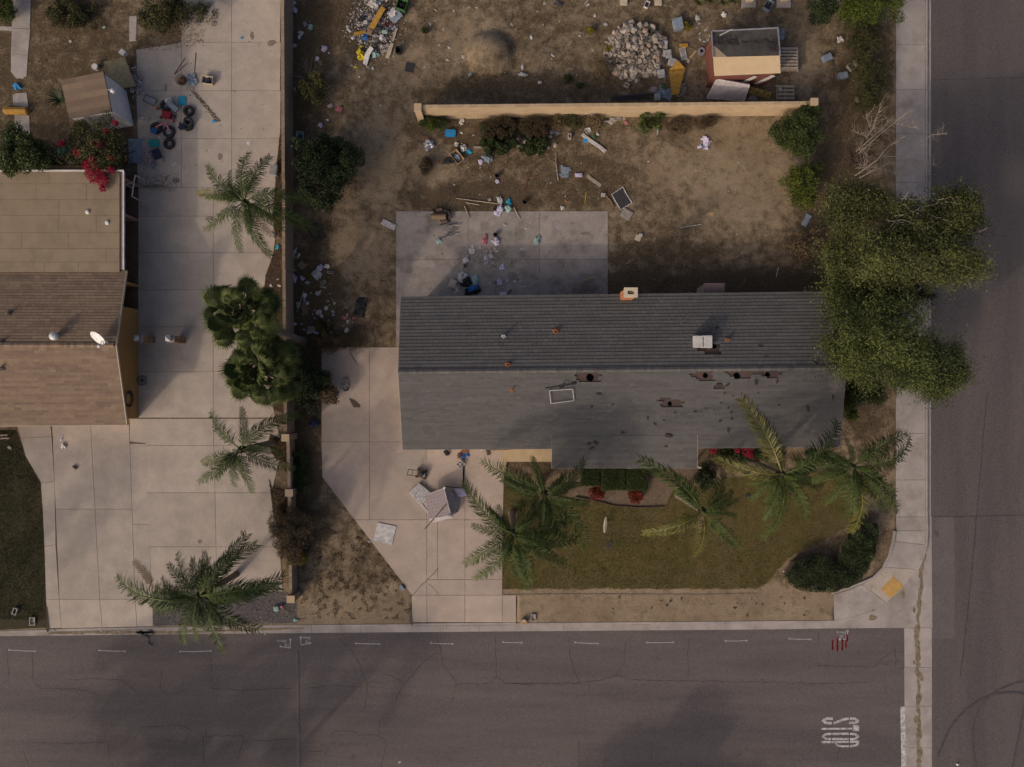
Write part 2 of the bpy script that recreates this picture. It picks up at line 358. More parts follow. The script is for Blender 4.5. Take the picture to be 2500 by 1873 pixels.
for c in [A([(720, 250), (820, 350), (880, 440), (910, 540), (940, 590), (935, 700), (915, 790)]), A([(940, 590), (1060, 585)]), A([(1050, 530), (1130, 540), (1225, 600), (1290, 520), (1400, 400), (1500, 355)]),
          A([(1225, 600), (1170, 690), (1155, 750)]), A([(1480, 240), (1525, 450), (1625, 600), (1590, 730)]), A([(1625, 600), (1870, 600), (1935, 545), (1925, 230)]), A([(1935, 545), (2000, 600), (2212, 602)]),
          A([(640, 1010), (690, 965), (770, 955), (840, 970), (870, 1000), (1000, 990), (1080, 1040), (1070, 1150), (1045, 1242)]), A([(1030, 880), (1030, 985)]), A([(420, 640), (640, 615), (850, 620)]), A([(480, 1125), (590, 1120), (625, 1150)]),
          B([(600, 240), (600, 350), (640, 490), (680, 590)]), B([(100, 600), (650, 595), (860, 570), (960, 530), (1020, 440), (1040, 280)]), B([(960, 530), (1090, 565), (1300, 575), (1700, 580), (2212, 590)]),
          B([(1525, 240), (1510, 390), (1525, 480), (1515, 560)]), B([(750, 590), (755, 660)]), B([(670, 1030), (680, 1240)]), B([(1230, 1040), (1235, 1180)]),
          C([(0, 620), (60, 580), (45, 380)]), C([(210, 400), (215, 590), (270, 640), (580, 650), (640, 690)]), C([(1045, 530), (1040, 650), (1090, 680), (1170, 670), (1190, 590)]), C([(1370, 440), (1375, 640)]),
          C([(1375, 640), (1560, 650), (1880, 640)]), C([(870, 970), (920, 890), (1050, 885), (1170, 880), (1235, 900), (1200, 995), (1050, 970)]), C([(1335, 900), (1335, 950), (1570, 945), (1575, 980), (1930, 970)]),
          C([(1575, 985), (1545, 1100)]), C([(450, 580), (640, 575), (800, 590), (880, 660)]), C([(180, 990), (440, 995), (700, 990), (715, 1080)]), C([(150, 1030), (180, 1140)]), C([(740, 310), (735, 390)]), C([(1320, 950), (1320, 1140)]),
          D([(360, 160), (360, 280)]), D([(360, 465), (860, 475), (1010, 340)]), D([(1050, 300), (1055, 488), (1140, 488)]), D([(0, 610), (400, 625), (800, 610)]), D([(520, 1330), (560, 1190)])]:
    crackline(road, c)
crackline(road, [(723, 1595), (725, 1680), (728, 1873), (728, 2000)], 0.16, m_asph_new, 'seam', ZR + .004, 0.02)
crackline(road, [(729, 1590), (731, 1680), (733, 1873), (733, 2000)], 0.05, m_crack, 'crack', ZR + .004, 0.02)
crackline(side, [(2410, 960), (2385, 1250), (2368, 1440), (2355, 1560), (2345, 1650)], 0.05, m_crack, 'crack', ZR + .008, .05)
crackline(side, [(2278, 1262), (2500, 1258), (2700, 1255)], 0.04, m_crack, 'crack', ZR + .008, .03)
crackline(side, [(2278, 195), (2500, 190)], 0.03, m_crack, 'crack', ZR + .008, .03)
for pts, w in [([(2288, 1848), (2330, 1762), (2400, 1706), (2460, 1691), (2520, 1696)], .16), ([(2385, 1880), (2374, 1800), (2386, 1740), (2420, 1697), (2470, 1671), (2520, 1660)], .12), ([(2470, 1880), (2488, 1790), (2502, 1720)], .15)]:
    q = [Vector(x) for x in W2(pts)]; sm = []
    for i in range(len(q) - 1):          # Catmull-Rom through the surveyed points
        p0, p1, p2, p3 = q[max(i - 1, 0)], q[i], q[i + 1], q[min(i + 2, len(q) - 1)]
        for k in range(10):
            t = k / 10; sm.append(tuple(.5 * ((2 * p1) + (p2 - p0) * t + (2 * p0 - 5 * p1 + 4 * p2 - p3) * t * t + (3 * p1 - p0 - 3 * p2 + p3) * t ** 3)))
    MB().ribbon(sm, [w * RN.uniform(.8, 1.1) for _ in sm], ZR + .012 + w * .02).build('skid_mark', m_skid, side)
def blot(name, px, py, rx, ry, mat, parent, z, seed=0):
    c = P(px, py, z); k = 16; pl = []
    for i in range(k):
        a = 2 * math.pi * i / k; r = 1 + .45 * mnoise.noise(Vector((math.cos(a) * 1.7, math.sin(a) * 1.7, px * .1 + py)))
        pl.append((c.x + rx / PXM * r * math.cos(a), c.y + ry / PXM * r * math.sin(a), z))
    return MB().add(pl, [tuple(range(k))]).build(name, mat, parent)
for px, py, rx, ry in [(863, 1848, 7, 7), (742, 1787, 3, 3), (899, 1828, 2.5, 2.5), (1479, 1856, 4, 4), (1717, 1793, 3, 4), (1663, 1866, 4, 3), (1825, 1830, 4, 5), (890, 1609, 2.5, 2.5), (1862, 1660, 4, 3), (1605, 1608, 6, 4), (1265, 1635, 5, 4),
                       (2000, 1805, 12, 3), (1997, 1817, 8, 2.5), (2165, 1827, 16, 4), (2168, 1861, 12, 3), (2085, 1845, 10, 2.5), (2163, 1622, 5, 3), (2161, 1680, 3, 3), (2162, 1692, 3, 3), (1185, 1655, 5, 4), (1805, 1842, 4, 4), (1100, 1855, 5, 4)]:
    blot('stain', px, py, rx, ry, m_stain, road, ZR + .006)
for px, py, rx, ry in [(2303, 299, 5, 5), (2329, 314, 6, 5), (2307, 230, 4, 4), (2418, 770, 4, 3), (2415, 985, 2, 2), (2286, 1303, 6, 9)]:
    blot('stain', px, py, rx, ry, m_stain, side, ZR + .006)

# painted and sprayed marks
ZM = ZR + .010
def stroke(mb, pts, w): return mb.ribbon(W2(pts), w, ZM)
for i, (x0, x1, y0, y1) in enumerate([(20, 88, 1587, 1590), (240, 307, 1588, 1590), (438, 517, 1591, 1589), (867, 929, 1571, 1572), (1050, 1107, 1570, 1572), (1226, 1276, 1568, 1569), (1402, 1462, 1568.5, 1571), (1577, 1646, 1569, 1568), (1769, 1825, 1565, 1564), (1924, 1981, 1559.5, 1561)]):
    mb = MB(); stroke(mb, [(x0, y0), ((x0 + x1) / 2, (y0 + y1) / 2 + .6), (x1, y1)], .04)
    stroke(mb, [(x0 + 4, y0 - 3), (x0, y0), (x0 + 3, y0 + 2)], .03); stroke(mb, [(x1 - 4, y1 - 2), (x1, y1), (x1 - 3, y1 + 3)], .03)
    mb.build('sprayed_arrow', m_spray, road)
GL = {'D': [[(0, 0), (0, 1), (.5, .85), (.6, .4), (0, 0)]], 'e': [[(0, .35), (.5, .35), (.4, .65), (.1, .6), (0, .3), (.2, 0), (.5, .1)]], 'm': [[(0, 0), (0, .6), (.25, .55), (.3, 0), (.3, .5), (.55, .55), (.6, 0)]],
      'o': [[(.25, 0), (0, .3), (.25, .6), (.5, .3), (.25, 0)]], 'N': [[(0, 0), (0, 1), (.55, 0), (.55, 1)]], 'K': [[(0, 0), (0, 1)], [(.5, 1), (0, .45), (.55, 0)]], 's': [[(.45, .55), (.05, .55), (.1, .3), (.45, .25), (.4, 0), (0, .05)]],
      '1': [[(.1, 0), (.1, 1)]], '5': [[(.5, 1), (.1, 1), (.05, .55), (.5, .5), (.45, .05), (0, .05)]]}
def sprayed_text(txt, px, py, h, mat, w=.03):
    """text that reads the right way up from the houses: turned half round in the photograph"""
    mb = MB(); x = px
    for ch in txt:
        for st in GL[ch]: stroke(mb, [(x - a * h, py - (-b) * h - h) for a, b in st], w)
        x -= h * .8
    return mb
for txt, px, py, h in [('NK', 705, 1580, 8.5), ('Demo', 699, 1570, 8), ('NK', 755, 1571, 7), ('Demo', 757, 1562, 8), ('15K', 2066, 1558, 8), ('Dems', 2064, 1549, 7.5)]:
    sprayed_text(txt, px, py, h, m_spray).build('sprayed_writing', m_spray, road)
for a in [[(709, 1558), (708.5, 1582), (682, 1578)], [(734, 1553), (735, 1574.5), (760, 1570)], [(2069, 1537), (2069, 1549)], [(2067, 1560.5), (2047, 1561)]]:
    mb = MB(); stroke(mb, a, .055)
    e, d = a[0], Vector(a[1]) - Vector(a[0]); e2 = a[-1]
    stroke(mb, [(e[0] - 3, e[1] + 5), e, (e[0] + 3, e[1] + 5)] if len(a) == 3 or e[1] < 1550 else [(e[0], e[1]), (e[0] - .1, e[1])], .05)
    if len(a) == 3 or e[1] > 1550:
        sx = -1 if e2[0] > e[0] else 1; stroke(mb, [(e2[0] + 5 * sx, e2[1] - 3), e2, (e2[0] + 5 * sx, e2[1] + 3)], .05)
    mb.build('sprayed_arrow', m_spray, road)
for x, y0, y1 in [(2032, 1563, 1587), (2044, 1559, 1591), (2056, 1561, 1588), (2065, 1568, 1582), (2068, 1550, 1566)]:
    mb = MB(); y = y0
    while y < y1: stroke(mb, [(x - 2.6, y + RN.uniform(-1, 1)), (x + 2.6, y + RN.uniform(-1, 1))], .05); y += 1.9
    stroke(mb, [(x, y0), (x + .6, y1)], .06); mb.build('sprayed_red_writing', m_red, road)
def paint(polys, name, mat=m_wpaint, parent=road):
    for pl in polys: MB().add([(*P2(x, y, ZM), ZM) for x, y in pl][::-1], [tuple(range(len(pl)))]).build(name, mat, parent)
paint([[(2198, 1726), (2209, 1725), (2211, 1800), (2212.5, 1900), (2201, 1900), (2199.5, 1800)]], 'stop_line')
def band(path, w): return [list(x) for x in path], w
LT = lambda pts: sc_(pts, .2712, 1900, 1500)
for pts, w in [([(490, 940), (440, 937), (400, 957), (430, 978), (480, 980)], 0.163), ([(497, 980), (540, 965), (590, 945), (635, 938)], 0.163), ([(645, 937), (690, 940), (720, 960), (690, 977), (635, 975)], 0.163),        # S
               ([(390, 1031), (668, 1028)], 0.120),                                                                                                                   # T stem
               ([(480, 1074), (430, 1078), (400, 1098), (430, 1120), (475, 1122)], 0.146), ([(485, 1076), (635, 1074)], 0.146), ([(485, 1122), (635, 1122)], 0.146), ([(645, 1074), (690, 1078), (720, 1098), (690, 1122), (645, 1124)], 0.146),  # O
               ([(390, 1149), (498, 1149)], 0.146), ([(505, 1149), (635, 1147)], 0.120), ([(515, 1155), (530, 1178), (570, 1187), (635, 1187)], 0.120), ([(645, 1147), (727, 1145)], 0.146), ([(722, 1150), (705, 1178), (645, 1187)], 0.138)]:  # P
    pp = W2(LT(pts)); k = [];
    for a, b in zip(pp[:-1], pp[1:]): k += [tuple(Vector(a).lerp(Vector(b), t / 4)) for t in range(4)]
    MB().ribbon(k + [pp[-1]], w, ZM).build('stop_lettering', m_wpaint, road)
paint([LT([(672, 997), (727, 998), (728, 1051), (672, 1051)])], 'stop_lettering')

# ------------------------------------------------------------------ kerbs, gutters, pavement
def slabs(parent, polys, mat, z=0.03, depth=0.12, gap=0.011, name='slab'):
    out = []
    for pl in polys:
        zs = z if not isinstance(pl, tuple) else list(pl[1]); pl = pl if not isinstance(pl, tuple) else pl[0]
        out.append(MB().prism(inset([P2(*p) for p in pl], gap), -depth if not isinstance(zs, list) else -.3, zs).build(name, mat, parent))
    return out
kerb = thing('kerb', 'concrete kerb and gutter along the front road', 'kerb', P(1100, 1535), kind='structure')
xs = [-900, -560, -240, 0, 115, 250, 373, 500, 640, 760, 880, 1005, 1090, 1170, 1260, 1376, 1495, 1612, 1733, 1844, 1950, 2037]
def dip(x): return 115 <= x < 373 or 1005 <= x < 1260
for a, b in zip(xs[:-1], xs[1:]):
    top = -.105 if dip((a + b) / 2) else 0.02
    MB().prism(inset([P2(a, lin(a, KB)), P2(b, lin(b, KB)), P2(b, lin(b, KB) + 6), P2(a, lin(a, KB) + 6)], .006), -.3, top).build('kerb_stone', m_conc_grey, kerb)
    MB().prism(inset([P2(a, lin(a, KB) + 6.4), P2(b, lin(b, KB) + 6.4), P2(b, lin(b, KG)), P2(a, lin(a, KG))], .006), -.3, -.128).build('gutter_pan', m_conc_grey, kerb)
skb = thing('kerb', 'concrete kerb and gutter along the side street', 'kerb', P(2265, 700), kind='structure')
ys = [-500, -250, 0, 110, 222, 326, 445, 560, 680, 800, 920, 1058, 1172, 1262]
for a, b in zip(ys[:-1], ys[1:]):
    MB().prism(inset([P2(2259, a), P2(2264.5, a), P2(2264.5, b), P2(2259, b)], .006), -.3, .02).build('kerb_stone', m_conc_grey, skb)
    MB().prism(inset([P2(2265, a), P2(2276, a), P2(2276, b), P2(2265, b)], .006), -.3, -.128).build('gutter_pan', m_conc_grey, skb)
for i in range(len(ARC_OUT) - 1):
    ramp = 4 <= i <= 7; t0 = [-.10 if ramp else .02] * 4
    MB().prism([P2(*ARC_OUT[i]), P2(*ARC_KERB[i]), P2(*ARC_KERB[i + 1]), P2(*ARC_OUT[i + 1])], -.3, t0).build('kerb_stone', m_conc_grey, skb)
MB().prism([P2(*p) for p in ARC_KERB] + [P2(2037, 1536), P2(2209, 1534.5), P2(2279, 1534.5), P2(2277, 1262)], -.3, -.13).build('corner_apron', m_conc_grey, skb)
xw = thing('valley_gutter', 'pale concrete valley gutter crossing the road mouth', 'gutter', P(2244, 1700), kind='structure')
yv = [1535, 1632, 1727, 1828, 1930, 2060, 2300]
for a, b in zip(yv[:-1], yv[1:]):
    MB().prism(inset([P2(2210, a), P2(2278, a), P2(2278.5, b), P2(2211, b)], .008), -.3, -.133).build('slab', m_conc_grey, xw)
p = crook([P2(*q) for q in [(2254, 1330), (2252, 1400), (2245, 1480), (2242, 1540), (2244, 1640), (2245, 1720), (2246, 1800), (2248, 1900), (2249, 2100)]], .22, .16, 3)
MB().ribbon(p, [.34 * RN.uniform(.35, 1.2) for _ in p], -.1255).build('silt', m_silt, xw)
MB().ribbon(crook([P2(2266.5, y) for y in (-100, 60, 180, 420, 600)], .3, .05, 8), .16, -.124).build('silt', m_silt, skb)
for pts, w in [([(330, 1546), (480, 1544), (560, 1541), (640, 1538), (740, 1534)], .22), ([(115, 1547), (370, 1545)], .3), ([(1500, 1526), (1590, 1526)], .10)]:
    q = crook([P2(*x) for x in pts], .2, .05, 5); MB().ribbon(q, [w * RN.uniform(.4, 1) for _ in q], -.124).build('silt', m_silt, kerb)
for px, py, rx, ry in [(2203, 1450, 5, 14), (2130, 1508, 10, 6), (2232, 1490, 4, 7), (2247, 1452, 4, 9), (2236, 1570, 3, 10), (2232, 1618, 4, 6), (2237, 1757, 6, 9), (2250, 1655, 4, 9)]:
    blot('silt', px, py, rx, ry, m_silt, xw, -.1235)
walk = thing('pavement', 'grey concrete pavement along the side street', 'pavement', P(2222, 700), kind='structure')
ys = [-420, -300, -180, -60, 0, 110, 219, 326, 445, 560, 680, 800, 920, 1058, 1172, 1262]
slabs(walk, [[(2187, a), (2258.5, a), (2258.5, b), (2187, b)] for a, b in zip(ys[:-1], ys[1:])], m_conc_grey, .022)
ii = [0, 1, 2, 3, 4, 5, 6, 7, 8]; oo = [0, 1, 2, 3, 4, 5, 7, 8, 10]
grp = [(0, 1), (1, 2), (2, 4), (4, 6), (6, 8)]
for a, b in grp:
    zt = .022
    pl = [ARC_IN[k] for k in range(a, b + 1)] + [ARC_OUT[k] for k in range(oo[b], oo[a] - 1, -1)]
    slabs(walk, [pl], m_conc_grey if a != 4 else m_conc, zt)
m_tac = M('yellow_tactile', (0.50, 0.30, 0.085), (0.38, 0.23, 0.08), 3, .8, fine=.1)
pad = thing('tactile_paving', 'yellow tactile paving plate at the corner ramp', 'tactile paving', P(2178, 1434, .02))
padp = [(2180.5, 1407), (2206, 1431), (2173, 1461), (2150.5, 1438)]
MB().prism([P2(*q) for q in padp], .0, .030).build('plate', m_tac, pad)
dm = MB(); a, b, c_, d = (Vector(P2(*q)) for q in padp)
for i in range(12):
    for j in range(15):
        u, v = (i + .5) / 12, (j + .5) / 15; q = a.lerp(b, u).lerp(d.lerp(c_, u), v)
        dm.lathe((q.x, q.y, .030), [(.022, 0), (.017, .008), (.001, .010)], 6)
dm.build('domes', m_tac, pad, kind='stuff')
rk = MB(); rp = [(x - 5, y) for x, y in ARC_IN[1:6]] + [(2105 - 2, 1422), (2070, 1435), (2030, 1447)]
rk.ribbon([P2(*q) for q in rp], .14, .12); o_ = MB()
for i in range(len(rp) - 1):
    q0, q1 = P2(*rp[i]), P2(*rp[i + 1]); dd = (Vector(q1) - Vector(q0)); nn = Vector((-dd.y, dd.x)).normalized() * .07
    o_.prism([tuple(Vector(q0) + nn), tuple(Vector(q1) + nn), tuple(Vector(q1) - nn), tuple(Vector(q0) - nn)], -.1, .12)
o_.build('garden_kerb', m_conc_grey, label='low curved concrete edging behind the corner pavement', cat='edging')

# ------------------------------------------------------------------ driveways and patio
dw = thing('driveway', 'broad concrete driveway of large slabs left of the long wall', 'driveway', P(510, 700), kind='structure')
rows1 = [-260, -130, -10, 104, 222, 339, 458]; E1 = []
for a, b in zip(rows1[:-1], rows1[1:]):
    if b > 104: E1.append([(333, max(a, 122)), (443, a), (443, b), (337, b)])
    E1 += [[(443, a), (566, a), (566, b), (443, b)], [(566, a), (686, a), (684, b), (566, b)]]
rows2 = [458, 528, 617, 708, 798, 908, 1020]
RX = {458: 684, 528: 680, 617: 668, 708: 647, 798: 648, 908: 652, 1020: 672}
for a, b in zip(rows2[:-1], rows2[1:]): E1 += [[(338, a), (521, a), (521, b), (338, b)], [(521, a), (RX[a], a), (RX[b], b), (521, b)]]
E1 += [[(317, 1022), (521, 1022), (522, 1088), (357, 1088), (355, 1082), (317, 1078)], [(521, 1022), (672, 1022), (690, 1088), (522, 1088)]]
rows3 = [(1088, 357, 690), (1203, 361, 664), (1335, 366, 684), (1444, 371, 690)]
for (a, l0, r0), (b, l1, r1) in zip(rows3[:-1], rows3[1:]): E1 += [[(l0, a), (523 + (a - 1088) * .02, a), (523 + (b - 1088) * .02, b), (l1, b)], [(523 + (a - 1088) * .02, a), (r0, a), (r1, b), (523 + (b - 1088) * .02, b)]]
slabs(dw, E1, m_conc)
dv = thing('driveway', 'concrete front driveway of the house at far left', 'driveway', P(220, 1280), kind='structure')
def X(x0, x1, y): return x0 + (x1 - x0) * (y - 1043) / 437
cols = [(128, 146), (222, 245), (316, 331), (356, 372)]
def yb(x): return lin(x, KB) - 13
DW = []
for (c0, c1) in zip(cols[:-1], cols[1:]):
    for y0, y1 in ([(1036, 1243), (1243, 1463)] if c0 is not cols[2] else [(1083, 1280), (1280, 1463)]):
        DW.append([(X(*c0, y0), y0), (X(*c1, y0), y0), (X(*c1, y1), y1), (X(*c0, y1), y1)])
    xl, xr = X(*c0, 1463), X(*c1, 1463); xl2, xr2 = X(*c0, 1525), X(*c1, 1525)
    DW.append(([(xl, 1463), (xr, 1463), (xr2, yb(xr2) + 12), (xl2, yb(xl2) + 12)], (-.10, -.10, .03, .03)))
DW += [[(42, 1040), (124, 1036), (127, 1066), (52, 1070)], [(52, 1070), (127, 1066), (134, 1176), (100, 1178), (62, 1112)], [(100, 1178), (134, 1176), (137, 1330), (109, 1334), (105, 1250)], [(109, 1334), (137, 1330), (145, 1463), (113, 1463)]]
DW.append(([(113, 1463), (145, 1463), (148, 1535), (115, 1536)], (-.10, -.10, .03, .03)))
def slabs_slope(parent, polys, mat):
    for pl in polys:
        if isinstance(pl, tuple):
            pts = [P2(*q) for q in pl[0]]; zz = [.03 if q[1] < 1480 else -.10 for q in pl[0]]
            MB().prism(inset(pts, .011), -.3, zz).build('slab', mat, parent)
        else: slabs(parent, [pl], mat)
slabs_slope(dv, DW, m_conc)
dmn = thing('driveway', 'wide pinkish concrete driveway in front of the grey roofed house', 'driveway', P(1010, 1250), kind='structure')
DM = [[(785, 848), (902, 848), (902, 1079), (785, 1079)], [(902, 848), (1000, 848), (1000, 1079), (902, 1079)], [(785, 1079), (902, 1079), (902, 1269), (866, 1269), (787, 1165)], [(902, 1079), (1042, 1079), (1042, 1269), (902, 1269)], [(1042, 1079), (1135, 1079), (1135, 1269), (1042, 1269)], [(1135, 1079), (1232, 1079), (1228, 1269), (1135, 1269)],
      [(866, 1269), (1042, 1269), (1042, 1453), (1006, 1453)], [(1042, 1269), (1068, 1269), (1068, 1415), (1042, 1415)], [(1068, 1269), (1135, 1269), (1135, 1415), (1068, 1415)], [(1135, 1269), (1228, 1269), (1226, 1415), (1135, 1415)], [(1042, 1415), (1135, 1415), (1135, 1453), (1042, 1453)], [(1135, 1415), (1226, 1415), (1226, 1453), (1135, 1453)]]
DM += [([(a, 1453), (b, 1453), (b, 1521), (a, 1521)], ()) for a, b in ((1005, 1042), (1042, 1135), (1135, 1226), (1226, 1260))]
slabs_slope(dmn, DM, m_conc_pink)
MB().ribbon(crook([P2(*q) for q in [(1002, 1458), (1042, 1416), (1071, 1386)]], .3, .06), .04, .0345).build('crack', m_stain, dmn)
MB().ribbon(crook([P2(*q) for q in [(1046, 1425), (1060, 1435), (1071, 1453)]], .2, .06), .03, .0345).build('crack', m_stain, dmn)
pt = thing('patio', 'stained concrete patio slabs behind the grey roofed house', 'patio', P(1225, 630), kind='structure')
PT = []
for (a, b) in ((967, 1143), (1143, 1317), (1317, 1484)):
    for (c, d) in ((516, 634), (634, 752)): PT.append([(a, c), (b, c), (b, d), (a, d)])
PT.append([(967, 752), (1000, 752), (1000, 847), (967, 847)])
slabs(pt, PT, m_patio)
for px, py, rx, ry in [(1275, 620, 9, 8), (1250, 640, 5, 5), (1250, 675, 11, 11), (1430, 570, 12, 4), (1310, 680, 5, 5), (1080, 620, 4, 4), (1060, 575, 3, 3), (1360, 690, 14, 6), (1398, 545, 6, 3), (1000, 660, 10, 7), (1210, 690, 9, 6)]:
    blot('stain', px, py, rx, ry, M('patio_stain', (0.155, 0.13, 0.112), (0.21, 0.18, 0.155), 3), pt, .034)
for px, py, rx, ry in [(538, 383, 6, 9), (505, 368, 2, 2), (512, 533, 10, 7), (622, 433, 8, 4), (663, 105, 10, 7), (405, 215, 4, 9), (616, 88, 5, 12), (488, 1322, 5, 5), (590, 1300, 4, 6), (446, 70, 5, 6), (430, 440, 10, 6), (380, 455, 26, 5)]:
    blot('stain', px, py, rx, ry, M('drive_stain', (0.16, 0.125, 0.10), (0.22, 0.18, 0.15), 4), dw, .034)
for px, py, rx, ry in [(830, 1045, 28, 16), (830, 995, 15, 10), (1131, 1170, 4, 40), (1000, 1130, 40, 30)]:
    blot('stain', px, py, rx, ry, M('pale_stain', (0.30, 0.255, 0.215), (0.34, 0.28, 0.23), 3), dmn, .034)
rail = [MB().ribbon(crook([P2(x, y) for x, y in q], .2, .03), .10, .034).build('rust_streak', M('rust_streak', (0.30, 0.19, 0.11), (0.36, 0.27, 0.20), 5), dmn) for q in ([(1132, 1125), (1131, 1240)],)]
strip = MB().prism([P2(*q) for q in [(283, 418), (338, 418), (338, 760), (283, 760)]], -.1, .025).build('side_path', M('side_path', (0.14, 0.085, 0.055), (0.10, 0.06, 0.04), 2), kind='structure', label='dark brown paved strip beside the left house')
path = thing('garden_path', 'pale overgrown concrete path in the upper left yard', 'path', P(50, 130), kind='structure')
slabs(path, [[(32, -60), (77, -60), (76, 6), (33, 5)], [(33, 5), (76, 6), (74, 70), (29, 70)], [(29, 70), (75, 71), (69, 135), (27, 132)], [(27, 132), (69, 135), (66, 185), (57, 193), (40, 192), (27, 176)], [(31, 232), (40, 228), (66, 226), (70, 262), (33, 260)], [(36, 280), (72, 282), (74, 330), (36, 330)]], m_conc_grey, .03)
MB().prism([P2(*q) for q in [(-60, 62), (30, 66), (30, 76), (-60, 70)]], -.1, .025).build('edging', m_conc_grey, path)
MB().prism([P2(*q) for q in [(316, 40), (334, 40), (333, 100), (316, 102)]], -.1, .03).build('slab', m_conc_grey, path)
MB().prism([P2(*q) for q in [(1195, 1100), (1350, 1092), (1350, 1127), (1238, 1127), (1234, 1150), (1226, 1150), (1226, 1100)]], -.1, .13).build('porch_slab', M('tan_porch', (0.44, 0.33, 0.20), (0.36, 0.27, 0.165), 2), label='tan concrete porch step under the front eave', cat='step')
# parkway edging below the lawn
MB().ribbon(crook([P2(*q) for q in [(1228, 1452), (1450, 1451), (1700, 1452), (1850, 1450)]], .4, .05), .07, .02).build('lawn_edging', m_silt, label='thin concrete mowing edge below the front lawn', cat='edging')
# ------------------------------------------------------------------ block walls
m_block = M('tan_block', None, tint=((0.37, 0.27, 0.165), (0.43, 0.315, 0.195)), c2=None, rough=.95, bump=.3, bscale=50, fine=.14, fscale=40, grime=(0.27, 0.19, 0.12), gscale=.8, gamt=.35)
m_block2 = M('brown_block', None, tint=((0.215, 0.155, 0.105), (0.27, 0.197, 0.137)), rough=.95, bump=.3, bscale=50, fine=.14, fscale=40, grime=(0.18, 0.13, 0.09), gscale=.8, gamt=.35)
m_mortar = M('mortar', (0.20, 0.155, 0.11), fine=.1)
def block_wall(parent, a, b, h, mat, th=.15, cap=True):
    """a, b world (x, y) of the centre line at the foot"""
    a, b = Vector(a), Vector(b); L = (b - a).length; d = (b - a) / L; rot = math.atan2(d.y, d.x)
    n = max(1, round(L / .405)); bw = L / n; nc = max(1, round((h - .06) / .2)); bh = (h - .06) / nc
    c = (a + b) / 2; MB().box((c.x, c.y, (h - .07) / 2), (L - .02, th - .024, h - .07), rot).build('mortar_core', m_mortar, parent)
    mb = MB()
    for r in range(nc):
        off = .5 * (r % 2)
        for i in range(n + (1 if off else 0)):
            s0, s1 = max(0, i - off) * bw, min(n, i + 1 - off) * bw
            if s1 - s0 < .02: continue
            q = a + d * (s0 + s1) / 2
            mb.box((q.x, q.y, (r + .5) * bh), (s1 - s0 - .014, th - RN.uniform(0, .006), bh - .014), rot, RN.random())
    mb.build('block_courses', mat, parent, kind='stuff')
    if cap:
        me = None
        for i in range(n):
            q = a + d * (i + .5) * bw; t = RN.randrange(3)
            key = (parent.name, 'cap', t, round(bw, 4))
            if key not in CAPM:
                m_ = MB().box((0, 0, 0), (bw - .014, th + .05, .055), 0, t / 2); mm = make_mesh('cap_block', np.array(m_.v), m_.f, m_.t); mm.materials.append(mat); CAPM[key] = mm
            place('cap_block', CAPM[key], parent, (q.x, q.y, h - .028 + RN.uniform(-.002, .002)), (0, 0, rot + RN.uniform(-.006, .006)))
CAPM = {}
def pillar(parent, px, py, h, mat, s=.46):
    p = P(px, py); mb = MB()
    for r in range(int(h / .2)): mb.box((p.x, p.y, r * .2 + .1), (s - .06, s - .06, .19), 0, RN.random())
    mb.build('pillar', mat, parent, kind='stuff'); MB().box((p.x, p.y, int(h / .2) * .2 + .03), (s, s, .06), 0, .9).build('pillar_cap', mat, parent)
def foot(px, py, z): p = P(px, py, z); return (p.x, p.y)      # plan position of a point seen at height z
wn = thing('block_wall', 'tan concrete block wall running across the back yard', 'wall', P(1500, 284))
block_wall(wn, foot(1022, 260, 2.0), foot(1984, 251, 2.0), 2.0, m_block)
pp = foot(1020, 263, 2.1); MB().box((pp[0], pp[1], 1.05), (.42, .42, 2.1), 0, .5).build('pillar', m_block, wn); MB().box((pp[0], pp[1], 2.13), (.46, .5, .06), 0, .9).build('pillar_cap', m_block, wn)
pp = foot(1988, 249, 2.1); MB().box((pp[0], pp[1], 1.05), (.42, .42, 2.1), 0, .5).build('pillar', m_block, wn); MB().box((pp[0], pp[1], 2.13), (.46, .46, .06), 0, .9).build('pillar_cap', m_block, wn)
ww = thing('block_wall', 'long brown block wall between the two properties', 'wall', P(712, 700))
block_wall(ww, foot(689.5, -120, 2.0), foot(689.5, 57, 2.0), 2.0, m_block2)
block_wall(ww, foot(689.7, 57.5, 1.95), foot(691.5, 440, 1.95), 1.95, m_block2)
block_wall(ww, foot(692.3, 440.5, 1.85), foot(692.3, 655, 1.85), 1.85, m_block2)
block_wall(ww, foot(693, 655.5, 1.75), foot(697, 1060, 1.75), 1.75, m_block2)
block_wall(ww, foot(703, 1078, 1.25), foot(706, 1196, 1.25), 1.25, m_block2)
block_wall(ww, foot(706.5, 1212, 1.2), foot(709.5, 1454, 1.2), 1.2, m_block2)
for px, py, h in ((697, 1069, 1.85), (706, 1203.5, 1.4), (710, 1463, 1.4)):
    q = foot(px, py, h); MB().box((q[0], q[1], h / 2), (.44, .40, h), 0, .5).build('pillar', m_block2, ww); MB().box((q[0], q[1], h + .03), (.50, .46, .06), 0, 1.0).build('pillar_cap', m_block, ww)

